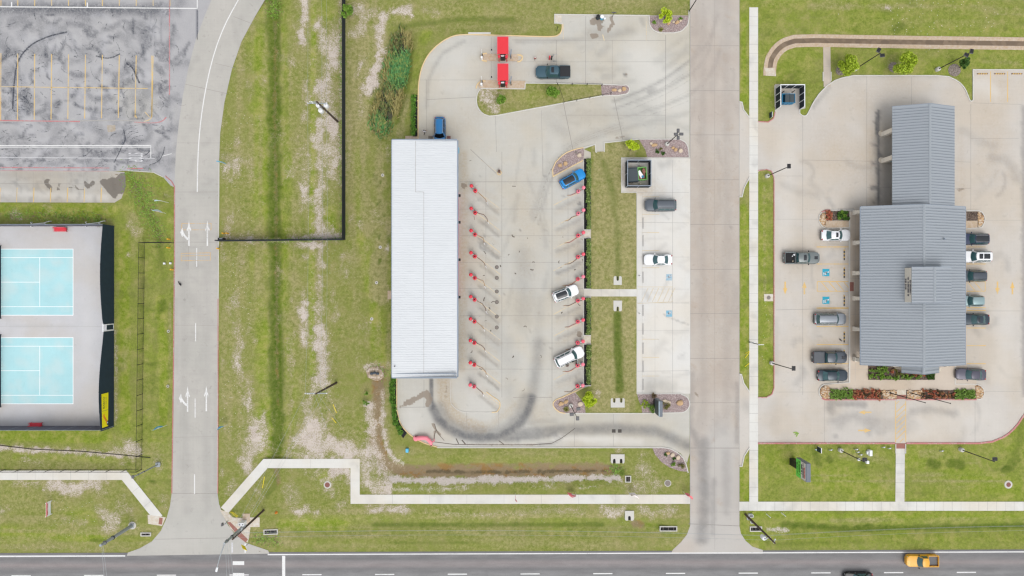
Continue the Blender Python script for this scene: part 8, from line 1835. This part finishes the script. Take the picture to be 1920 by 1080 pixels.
def hedge(lab, pts, w, h, mat, n, seed, grp):
    """a clipped row of shrubs, uneven along its length"""
    ln = [Vector(p) for p in px(pts, h * .5)]; s = thing('hedge', lab, 'hedge', (ln[0].x, ln[0].y, .1),0, grp); o = ln[0].copy(); ln = [p - o for p in ln]
    seg = [(b - a).length for a, b in zip(ln[:-1], ln[1:])]; T = sum(seg); r = random.Random(seed)
    bumps = []
    t = .2
    while t < T - .1: bumps.append((t, r.uniform(-.12,.12) * w, w * r.uniform(.40,.60), h * r.uniform(.75,1.05))); t += w * r.uniform(.55,.85)
    def at(t):
        for a, b, L in zip(ln[:-1], ln[1:], seg):
            if t <= L: d = (b - a) / L; return a + d * t, Vector((-d.y, d.x))
            t -= L
        d = (ln[-1] - ln[-2]).normalized(); return ln[-1], Vector((-d.y, d.x))
    def fill(r2):
        t, off, ra, hh = r2.choice(bumps); a = r2.uniform(0,6.28); e = r2.uniform(-.2,1.5); k = ra * r2.random() ** .3
        p, nn = at(max(0, t + k * math.cos(a) * math.cos(e))); p = p + nn * (off + k * math.sin(a) * math.cos(e)); return p.x, p.y, max(.05, hh * .45 + hh * .55 * math.sin(e) * (k / ra)),1
    leaf_mesh('foliage', fill, n, .155, mat, s, seed)
    q = MB()
    for t, off, ra, hh in bumps: p, nn = at(t); q.tube([(p.x, p.y, -.05),(p.x, p.y, hh * .5)], [.03,.015],5)
    q.build('stems', M['trunk'], s)
g = 'hedges behind the vacuum bays'
for (y0, y1), w_ in zip(((298,429),(448,540),(559,627),(647,721)),('longest dark hedge row, highest of the four along the straw lawn', 'second dark hedge row from the top along the straw lawn', 'shortest dark hedge row, just below the crossing path', 'lowest dark hedge row, beside the large white SUV')): hedge(w_, [(1104, y0),(1103.8, y1)],.76,.9, M['leaf_hedge'], int((y1 - y0) * 25), y0, g)
hedge('bright green hedge along the black mulch above the wash building', [(775.5,179),(774.5,254)],.92,1.0, M['leaf_hedge2'],1500,61, 'hedges along the wash kerb'); hedge('bright green curved hedge along the black mulch below the wash building', [(736.5,709),(736.5,745),(738,775),(744,797),(755,818)],1.05,1.1, M['leaf_hedge2'],2300,62, 'hedges along the wash kerb')
# planted rows at the office
def rows(lab, grp, x0, x1, y0, y1, nx, ny, mats, rad, seed, h=.55, nm='shrub', skip=0, n=130, z0=.13):
    r = random.Random(seed); proto = None; k = 0
    for j in range(ny):
        for i in range(nx):
            if r.random() < skip: continue
            a, b = x0 + (x1 - x0) * (i + .5 + r.uniform(-.22,.22)) / nx, y0 + (y1 - y0) * (j + .5 + r.uniform(-.18,.18)) / ny
            if k < 3:
                s = shrub(lab, (a, b), rad * r.uniform(.9,1.1), h, M[mats[k % len(mats)]], n, seed + k, grp, nm, .15, z0); P_ = PROTO.setdefault((lab, seed), []); P_.append(s)
            else:
                c = copy_tree(r.choice(PROTO[(lab, seed)])); X, Y = P(a, b, h * .6); c.location = (X, Y, z0); c.rotation_euler = (0,0, r.uniform(0,6.28)); c.scale = (r.uniform(.85,1.15),) * 3
            k += 1
PROTO = {}
rows('bright green clump in the planted row beside the river rock corner', 'green clumps in the front beds, near the dark sedan', 1557,1597,731,747,7,3, ['leaf_grass'],.42,71,.5)
rows('rusty red shrub in the mulch between green clumps and crosswalk', 'red shrubs in the front bed, sedan side', 1599,1652,731,747,8,3, ['leaf_red', 'leaf_red', 'leaf_brown'],.36,75,.45, skip=.12)
rows('rusty red shrub in the mulch beyond the second flagpole', 'red shrubs in the front bed, flagpole side', 1728,1789,731,747,9,3, ['leaf_red', 'leaf_red', 'leaf_brown'],.36,79,.45, skip=.12)
rows('green clump in the planted row at the far river rock end', 'green clumps in the front bed, far end', 1790,1827,731,747,6,3, ['leaf_grass'],.42,83,.5)
rows('green clump in the mulch bed under the office eave', 'green clumps under the eave', 1629,1664,687,711,5,4, ['leaf_grass', 'leaf_green'],.36,87,.5, skip=.22, z0=.16)
rows('low green clump along the walk edge below the porch roof', 'low green clumps under the porch', 1666,1728,703,711,9,1, ['leaf_grass', 'leaf_green'],.40,91,.5, z0=.16)
rows('brown red low shrub in the bed below the porch roof', 'brown red shrubs under the porch', 1668,1736,692,704,8,2, ['leaf_red', 'leaf_olive'],.36,95,.4, skip=.25, z0=.16)
rows('tiny dark green shrub at the end of the porch bed', 'tiny dark shrubs of the porch bed', 1738,1751,700,711,3,3, ['leaf_dark'],.22,99,.3, n=60, z0=.16)
rows('red leaved shrub in the small planted island by the white sedan', 'red shrubs of the small island', 1549,1559,396,413,2,4, ['leaf_red'],.38,103,.45)
rows('dark green shrub in the small planted island by the white sedan', 'green shrubs of the small island', 1570,1590,397,412,4,3, ['leaf_dark', 'leaf_green'],.36,107,.45, skip=.15)
# reeds: nobody could count these blades
def reeds():
    r = random.Random(5); q = MB()
    zones = [((748,68),(738,95),11,200,0),((740,105),(735,165),12,620,1),((756,105),(750,160),8,460,1),((764,100),(758,150),4,220,1),((722,160),(730,180),9,110,0),((712,195),(722,212),14,190,0),((703,228),(722,243),11,380,1),((698,225),(715,244),10,160,2),((750,178),(740,212),6,240,2),((735,180),(728,192),6,120,2),((760,65),(766,92),6,200,2),((730,100),(722,160),5,190,2),((712,175),(698,215),5,160,2)]
    for (x0, y0),(x1, y1), w, n, m in zones:
        for _ in range(n):
            t = r.random(); a, b = x0 + (x1 - x0) * t + r.gauss(0, w * .62), y0 + (y1 - y0) * t + r.gauss(0, w * .8); X, Y = P(a, b)
            zz = max(-.62, float(relief(np.array([a]), np.array([b]))[0])) - .02; h = r.uniform(.4,1.2) * (.55 if zz > -.3 else 1); d = r.gauss(1.2,.55); le = Vector((math.cos(d), math.sin(d),0)) * h * r.uniform(.4,1.15); wv = Vector((-math.sin(d), math.cos(d),0)) * r.uniform(.03,.085); p = Vector((X, Y, zz))
            q.add([tuple(p - wv), tuple(p + wv), tuple(p + le * .4 + wv + Vector((0,0, h * .7))), tuple(p + le * .4 - wv + Vector((0,0, h * .7))), tuple(p + le + Vector((0,0, h)))], [(0,1,2,3),(3,2,4)], m)
    o = q.flat('reeds', [M['reed_dark'], M['reed'], M['reed_dry']]); tag(o, 'tall green reeds and rushes crowding the damp ditch above the wash', 'reeds', kind='stuff')
    w = MB(); pond = [(742,62),(756,58),(766,66),(768,90),(764,130),(760,165),(746,178),(738,205),(730,235),(712,248),(697,244),(694,228),(703,205),(708,185),(716,160),(722,125),(730,95)]
    w.prism(px(pond),-.62,-.50); t = NT('pond_water'); n = t.noise(t.pos(),1.4,5,.7); t.out(t.mix(t.ramp(n, .35,.65),(.020,.024,.018),(.075,.075,.035)),.25,0,.4); tag(w.build('pond_water', t.m), kind='structure')
reeds()
def weeds():
    r = random.Random(9); q = MB(); zones = [((250,330),(275,380),12,600),((275,385),(298,450),10,500),((505,0),(515,25),8,260),((640,20),(642,440),2.5,500),((700,690),(722,700),7,160),((10,400),(200,412),7,500),((1160,878),(1150,884),6,160),((470,452),(640,448),2,220),((480,1010),(520,1012),7,200)]
    for (x0, y0),(x1, y1), w, n in zones:
        for _ in range(n):
            t = r.random(); a, b = x0 + (x1 - x0) * t + r.gauss(0, w), y0 + (y1 - y0) * t + r.gauss(0, w)
            X, Y = P(a, b); z = float(relief(np.array([a]), np.array([b]))[0]); h = r.uniform(.1,.35); d = r.uniform(0,6.28); le = Vector((math.cos(d), math.sin(d),.4)) * r.uniform(.12,.34); wv = Vector((-math.sin(d), math.cos(d),0)) * r.uniform(.03,.09); p = Vector((X, Y, z + .02))
            q.add([tuple(p - wv * .4), tuple(p + wv * .4), tuple(p + le + wv), tuple(p + le * 1.5)], [(0,1,2,3)],0 if r.random() < .75 else 1)
    tag(q.flat('weeds', [M['leaf_green'], M['leaf_brown']]), 'ragged weeds along the ditches and fence lines', 'weeds', kind='stuff')
weeds()
# rocks
def rock(lab, pxp, size, mat, seed, grp, rz=0, nm='rock'):
    x, y = P(*pxp, .2); r = random.Random(seed); q = MB(); q.ball((0,0,0),(size[0], size[1], size[2]),12,7); o = q.build(nm, M[mat])
    for v in o.data.vertices:
        k = 1 + .24 * (vnoise(np.array([v.co.x * 3 + seed]), np.array([v.co.y * 3 + v.co.z * 2.1]), seed)[0] - .5) * 2; v.co *= k
        v.co.z = min(v.co.z, size[2] * .75 + v.co.x * .15)
    smooth_by_angle(o.data, 28); o.location = (x, y, .1 + size[2] * .45); o.rotation_euler = (r.uniform(-.15,.15), r.uniform(-.15,.15), R(rz)); tag(o, lab, 'rock', grp)
for i, (a, b, sx, sy, rz, m, lab) in enumerate(((1052,757,.5,.36,10, 'rock', 'tan rock in the bed below the vacuum bays, closest to the yellow kerb'),(1061,753,.46,.30,35, 'rock', 'tan rock in the bed below the vacuum bays, beside its twin'),(1088,757.5,.46,.36,20, 'rock_pale', 'pale rock beside the lime tree in the bed below the vacuum bays'),
    (1250.5,753.5,.72,.34,-20, 'rock_pale', 'long pale rock behind the pylon sign'),(1274.5,755.5,.62,.48,30, 'rock', 'tan boulder alone near the rounded end of the pylon sign bed'),
    (1050,310,.40,.32,20, 'rock', 'tan rock in the pointed bed by the blue hatchback, lower'),(1060,306.5,.36,.34,70, 'rock', 'tan rock in the pointed bed by the blue hatchback, upper'),(1086,291,.42,.36,30, 'rock_pale', 'pale rock at the wide end of the pointed bed'),(1080,286,.20,.18,0, 'iron', 'small dark stone at the wide end of the pointed bed'),
    (1152,169,.40,.26,5, 'rock', 'tan rock at the island tip, farthest from the tip'),(1161.5,169.5,.36,.30,40, 'rock_pale', 'tan rock at the island tip, middle of three'),(1170.5,166.5,.42,.36,60, 'rock', 'tan rock at the island tip, closest to the tip'),
    (1254,43,.38,.28,60, 'rock', 'tan rock in the top bed, beside the lime tree'),(1263,41,.24,.2,0, 'rock_pale', 'small rock in the top bed, middle'),(1270,42,.40,.28,30, 'rock', 'tan rock in the top bed, third from the lime tree'),(1276,38,.26,.22,0, 'rock_pale', 'small pale rock in the top bed, last from the lime tree'),
    (1227,272,.52,.26,10, 'rock', 'long tan rock at the kerb of the bed above the bins'),(1221,269,.3,.22,0, 'rock_pale', 'pale rock at the kerb of the bed above the bins'),(1267,281,.42,.32,40, 'rock', 'tan rock near the street in the bed above the bins'),(1276,282.5,.40,.34,80, 'rock_pale', 'pale rock near the street in the bed above the bins'),(1262,277,.28,.22,20, 'rock', 'small tan rock near the street in the bed above the bins'),
    (1252,850,.40,.3,20, 'rock', 'tan rock in the lower corner bed, upper one'),(1261,852.5,.40,.34,60, 'rock_pale', 'pale rock in the lower corner bed, upper one'),(1271.5,858,.42,.34,80, 'rock_pale', 'pale rock in the lower corner bed, lower one'))):
    rock(lab, (a, b),(sx, sy, min(sx, sy) * .8), m, 3 + i, 'rocks in the gravel beds', rz)
def cobbles(name, lab, pts, n, grp, seed):
    """river stones in the corner beds: far too many to count"""
    r = random.Random(seed); q = MB(); xs = [p[0] for p in pts]; ys = [p[1] for p in pts]; c = 0
    while c < n:
        a, b = r.uniform(min(xs), max(xs)), r.uniform(min(ys), max(ys)); ins = False
        for (x0, y0),(x1, y1) in zip(pts, pts[1:] + pts[:1]):
            if (y0 > b) != (y1 > b) and a < (x1 - x0) * (b - y0) / (y1 - y0) + x0: ins = not ins
        if not ins: continue
        x, y = P(a, b); s_ = r.uniform(.08,.22); q.ball((x, y, .15),(s_ * r.uniform(.7,1.2), s_ * r.uniform(.6,1), s_ * .6),7,5, r.randrange(3)); c += 1
    tag(q.build(name, [M['rock'], M['rock_pale'], M['hose_tan']], smooth=True), lab, 'river stones', kind='stuff')
cobbles('river_stones', 'tan river stones in the corner bed by the dark sedan', [(1540,726),(1550,722),(1557,732),(1555,747),(1546,747),(1539,740)],110, None, 1); cobbles('river_stones', 'tan river stones before the crosswalk', [(1652,732),(1680,732),(1680,747),(1657,747)],150, None, 2); cobbles('river_stones', 'tan river stones between crosswalk and second flagpole', [(1700,732),(1733,732),(1724,747),(1700,747)],150, None, 3)
cobbles('river_stones', 'tan river stones at the far end of the front beds', [(1829,724),(1840,728),(1843,736),(1839,746),(1829,747)],110, None, 4); cobbles('river_stones', 'tan river stones on the small island by the white sedan', [(1546,402),(1547,426),(1537,416),(1537,406)],70, None, 5); cobbles('river_stones', 'tan river stones on the small island beyond the office', [(1833,400),(1842,406),(1843,416),(1833,426)],80, None, 6)
def ring_mulch(pxp, r, lab):
    x, y = P(*pxp); q = MB(); q.lathe((0,0,0), [(r, 0),(r * .95,.06),(r * .5,.10),(.03,.12)],22); o = q.build('mulch_ring', M['mulch_grey']); o.location = (x, y, 0); tag(o, kind='structure')
M['mulch_grey'] = stone_bed('grey_mulch', (.24,.20,.175),(.32,.28,.25),(.19,.16,.13),8.0,(.12,.10,.085))
ring_mulch((1575,133),.72, ''); ring_mulch((1675.5,126),.85, ''); ring_mulch((1789.5,131.5),1.05, '')
def heap():
    x, y = P(703,700); q = MB(); q.ball((0,0,0),(1.5,1.2,.28),20,10); o = q.build('soil_heap', M['heap'], smooth=True); o.location = (x, y, 0)
    for v in o.data.vertices: v.co *= 1 + .3 * (vnoise(np.array([v.co.x * 2.3]), np.array([v.co.y * 2.3]),4)[0] - .5)
    tag(o, 'pale heap of soil and stones beside the wash corner', 'soil heap')
    for i, (a, b) in enumerate(((697,700),(702.5,699),(708,700.5))):
        s = bag((a, b),.45,.30, M['sign_dark'],('first', 'second', 'third')[i] + ' dark sack on the soil heap, counted from the verge', 'sack', 'sack')
heap()
q = MB(); q.tube([P(a, b) + (.06,) for a, b in ((-200,826),(0,835),(60,842),(150,846),(220,852),(282,858))],.06,6); tag(q.build('ground_cable', M['bronze']), 'long dark cable lying across the pale soil below the courts', 'cable')
for k, (a, b) in enumerate(((1439,965.5),(1467,963))):
    x, y = P(a, b, .5); q = MB(); q.tube([(0,0,0),(.28,-.22,1.2)],.05,6); o = q.build('marker_rod', M['white_plastic']); o.location = (x, y, 0); tag(o, ('white marker rod leaning in the roadside lawn, nearer the brown pole', 'white marker rod leaning in the roadside lawn, farther from the brown pole')[k], 'marker rod', 'white marker rods')

# people and birds
def person(lab, pxp, rz, joints, cloth, grp=None, hair='hair_dark', lower='trousers', seated=False):
    """one continuous skinned body; joints: name -> (x, y, z, radius), facing +y"""
    x, y = P(*pxp, 1.0); s = thing('person', lab, 'person', (x, y, .035), R(rz), grp)
    E = [('pelvis', 'waist'),('waist', 'chest'),('chest', 'neck'),('neck', 'chin'),('chin', 'skull'),('chest', 'shl'),('shl', 'ell'),('ell', 'wrl'),('chest', 'shr'),('shr', 'elr'),('elr', 'wrr'),('pelvis', 'hil'),('hil', 'knl'),('knl', 'anl'),('anl', 'tol'),('pelvis', 'hir'),('hir', 'knr'),('knr', 'anr'),('anr', 'tor')]
    names = ['pelvis'] + [k for k in joints if k != 'pelvis']; V = [joints[k][:3] for k in names]; Rr = [joints[k][3] for k in names]; ed = [(names.index(a), names.index(b)) for a, b in E]
    for w, el in (('wrl', 'ell'),('wrr', 'elr')):
        d = (Vector(joints[w][:3]) - Vector(joints[el][:3])).normalized(); sd = d.cross(Vector((0,1,.3))).normalized()
        pi = len(V); V.append(tuple(Vector(joints[w][:3]) + d * .07)); Rr.append(.034); ed.append((names.index(w), pi))
        for k, (o, L) in enumerate(((-.033,.075),(-.011,.088),(.011,.083),(.033,.066))):
            a = Vector(V[pi]) + sd * o + d * .03; b = a + d * L * .55 + Vector((0,.012,0)); c = b + d * L * .4 + Vector((0,.022,0))
            for p, rr in ((a, .010),(b, .009),(c, .008)): V.append(tuple(p)); Rr.append(rr)
            n = len(V); ed += [(pi, n - 3),(n - 3, n - 2),(n - 2, n - 1)]
        a = Vector(joints[w][:3]) + d * .045 + sd * .045 + Vector((0,.02,0)); b = a + d * .045 + sd * .012 + Vector((0,.015,0))
        for p, rr in ((a, .012),(b, .010)): V.append(tuple(p)); Rr.append(rr)
        n = len(V); ed += [(pi, n - 2),(n - 2, n - 1)]
    me = bpy.data.meshes.new('body'); me.from_pydata(V, ed, []); o = bpy.data.objects.new('body', me); COL.objects.link(o)
    m = o.modifiers.new('skin', 'SKIN'); m.use_smooth_shade = True
    for i, sv in enumerate(me.skin_vertices[0].data): sv.radius = (Rr[i], Rr[i]); sv.use_root = i == 0
    su = o.modifiers.new('sub', 'SUBSURF'); su.levels = su.render_levels = 1
    bpy.context.view_layer.update(); ev = o.evaluated_get(bpy.context.evaluated_depsgraph_get()); m2 = bpy.data.meshes.new_from_object(ev); bpy.data.objects.remove(o); m2.name = 'body'
    m2.materials.clear()
    for k in (cloth, lower, 'skin', 'black'): m2.materials.append(M[k])
    pz = joints['pelvis'][2]; cz = joints['neck'][2]
    el = [Vector(joints[k][:3]) for k in ('ell', 'elr', 'wrl', 'wrr')]
    for f in m2.polygons:
        c = f.center; f.use_smooth = True
        if c.z < .09: mi = 3
        elif c.z < pz + .04 and min((c - el[2]).length, (c - el[3]).length) > .22: mi = 1
        elif c.z > cz + .02: mi = 2
        elif min((c - el[2]).length, (c - el[3]).length) < min((c - el[0]).length, (c - el[1]).length) * 1.1: mi = 2
        else: mi = 0
        f.material_index = mi
    bo = bpy.data.objects.new('body', m2); COL.objects.link(bo); bo.parent = s
    h = Vector(joints['skull'][:3]); q = MB(); q.ball((h.x, h.y - .015, h.z + .03),(.092,.108,.098),14,8)
    hr = q.build('hair', M[hair], s, smooth=True)
    q = MB(); q.ball((h.x, h.y + .10, h.z - .045),(.016,.022,.022),8,5); q.build('nose', M['skin'], s)
    for sg in (1,-1): q = MB(); q.ball((h.x + sg * .034, h.y + .088, h.z - .012),(.013,.008,.010),8,5); q.build('eye', M['black'], s); q = MB(); q.ball((h.x + sg * .09, h.y, h.z - .03),(.014,.026,.034),8,5); q.build('ear', M['skin'], s)
    q = MB(); q.box((h.x, h.y + .086, h.z - .085),(.045,.012,.010)); q.build('mouth', M['rose'], s)
WALK = dict(pelvis=(0,0,.93,.135), waist=(0,.02,1.10,.125), chest=(0,.04,1.32,.145), neck=(0,.06,1.49,.055), chin=(0,.09,1.56,.062), skull=(0,.10,1.66,.088), shl=(-.19,.03,1.40,.06), ell=(-.27,-.12,1.15,.045), wrl=(-.25,-.10,.92,.032), shr=(.19,.05,1.40,.06), elr=(.28,.18,1.16,.045), wrr=(.26,.36,1.06,.032),
            hil=(-.10,.02,.86,.085), knl=(-.11,.26,.50,.062), anl=(-.10,.30,.09,.042), tol=(-.10,.46,.045,.038), hir=(.10,-.01,.86,.085), knr=(.11,-.06,.48,.062), anr=(.11,-.34,.14,.042), tor=(.12,-.24,.04,.038))
person('person in a white shirt and dark trousers walking by the wash exit', (795,247),-35, WALK, 'shirt_white')
STAND = dict(pelvis=(0,0,.93,.135), waist=(0,.01,1.10,.125), chest=(0,.03,1.32,.145), neck=(0,.04,1.49,.055), chin=(0,.07,1.56,.062), skull=(0,.08,1.66,.088), shl=(-.19,.03,1.40,.06), ell=(-.27,.10,1.14,.045), wrl=(-.17,.32,1.10,.032), shr=(.19,.03,1.40,.06), elr=(.28,.08,1.14,.045), wrr=(.20,.31,1.02,.032),
             hil=(-.10,0,.86,.085), knl=(-.11,.05,.48,.062), anl=(-.11,-.01,.08,.042), tol=(-.13,.15,.04,.038), hir=(.10,0,.86,.085), knr=(.11,.04,.48,.062), anr=(.11,-.03,.08,.042), tor=(.14,.13,.04,.038))
person('person with brown hair standing at the open door of the white SUV', (1064.5,686),35, STAND, 'shirt_tan', hair='hair_brown')
def bird(lab, pxp, rz, k=1.0):
    x, y = P(*pxp, .1); s = thing('bird', lab, 'bird', (x, y, .04), R(rz), None); s.scale = (k,) * 3
    q = MB(); q.tube([(-.16,0,.15),(-.08,0,.16),(.02,0,.18),(.10,0,.22),(.15,0,.26),(.19,0,.27),(.24,0,.26)], [.03,.07,.085,.065,.045,.042,.008],12)
    q.add([(-.14,-.03,.15),(-.14,.03,.15),(-.40,.06,.13),(-.40,-.06,.13),(-.14,-.03,.17),(-.14,.03,.17),(-.40,.06,.145),(-.40,-.06,.145)], [(0,1,2,3),(7,6,5,4),(0,4,5,1),(2,6,7,3),(1,5,6,2),(0,3,7,4)])
    for sg in (1,-1):
        q.add([(.06, sg * .06,.20),(-.10, sg * .09,.21),(-.26, sg * .085,.16),(-.06, sg * .05,.13),(.06, sg * .075,.20),(-.10, sg * .105,.205),(-.26, sg * .095,.155),(-.06, sg * .07,.13)], [(0,1,2,3),(7,6,5,4),(0,4,5,1),(1,5,6,2),(2,6,7,3),(3,7,4,0)])
        q.tube([(.0, sg * .03,.12),(-.02, sg * .035,.06),(.01, sg * .035,.01),(.06, sg * .035,.005)],.008,5)
    q.build('body', M['bird'], s, smooth=45)
bird('black bird standing on the pale drive by the mesh fence', (339,533),-50,1.5); bird('small dark bird on the concrete in the empty office bay', (1575,637),140,1.0)
x, y = P(1492.5,813); q = MB()
for i, (dx, dy, a) in enumerate(((0,0,.6),(.2,.15,-.5),(-.2,.2,.2),(.15,-.25,1.1))): q.box((dx, dy, .03 + i * .012),(.55,.16,.02), rz=a)
tag(q.build('branch', M['leaf_green'], None), 'small green broken branch lying on the office concrete', 'branch').location = (x, y, .03)

# light, sky and camera
EL, AZ = 64.0,160.0       # sun height; compass direction it shines from (0 north, 90 east)
w = bpy.data.worlds.new('World'); SC.world = w; w.use_nodes = True
nt = w.node_tree; bg = nt.nodes['Background']; sky = nt.nodes.new('ShaderNodeTexSky'); sky.sky_type = 'NISHITA'; sky.sun_disc = False
sky.sun_elevation = R(EL); sky.sun_rotation = R(AZ); sky.dust_density = 3.0; sky.air_density = 1.0; sky.ozone_density = 1.0
hs_ = nt.nodes.new('ShaderNodeHueSaturation'); hs_.inputs['Saturation'].default_value = .20; hs_.inputs['Value'].default_value = 1.0
nt.links.new(sky.outputs[0], hs_.inputs['Color']); nt.links.new(hs_.outputs[0], bg.inputs[0]); bg.inputs[1].default_value = .15
sd = bpy.data.lights.new('sun', 'SUN'); sd.energy = .55; sd.angle = R(38); sd.color = (1,.955,.90); so = bpy.data.objects.new('sun', sd); COL.objects.link(so)
d = Vector((math.sin(R(AZ)) * math.cos(R(EL)), math.cos(R(AZ)) * math.cos(R(EL)), math.sin(R(EL)))); so.rotation_euler = d.to_track_quat('Z', 'Y').to_euler(); so.location = d * 150
cam = bpy.data.cameras.new('camera'); cam.sensor_width = 36; cam.lens = 36 * H / (1920 / S); cam.clip_start = 1; cam.clip_end = 5000
co = bpy.data.objects.new('camera', cam); COL.objects.link(co); co.location = (0,0, H); co.rotation_euler = (0,0,0); SC.camera = co
SC.view_settings.view_transform = 'Standard'; SC.view_settings.look = 'None'; SC.view_settings.exposure = .59; SC.view_settings.gamma = 1
SC.render.resolution_x, SC.render.resolution_y = 1024,576
SC.cycles.use_denoising = True; SC.cycles.pixel_filter_type = 'BLACKMAN_HARRIS'; SC.cycles.filter_width = 1.35
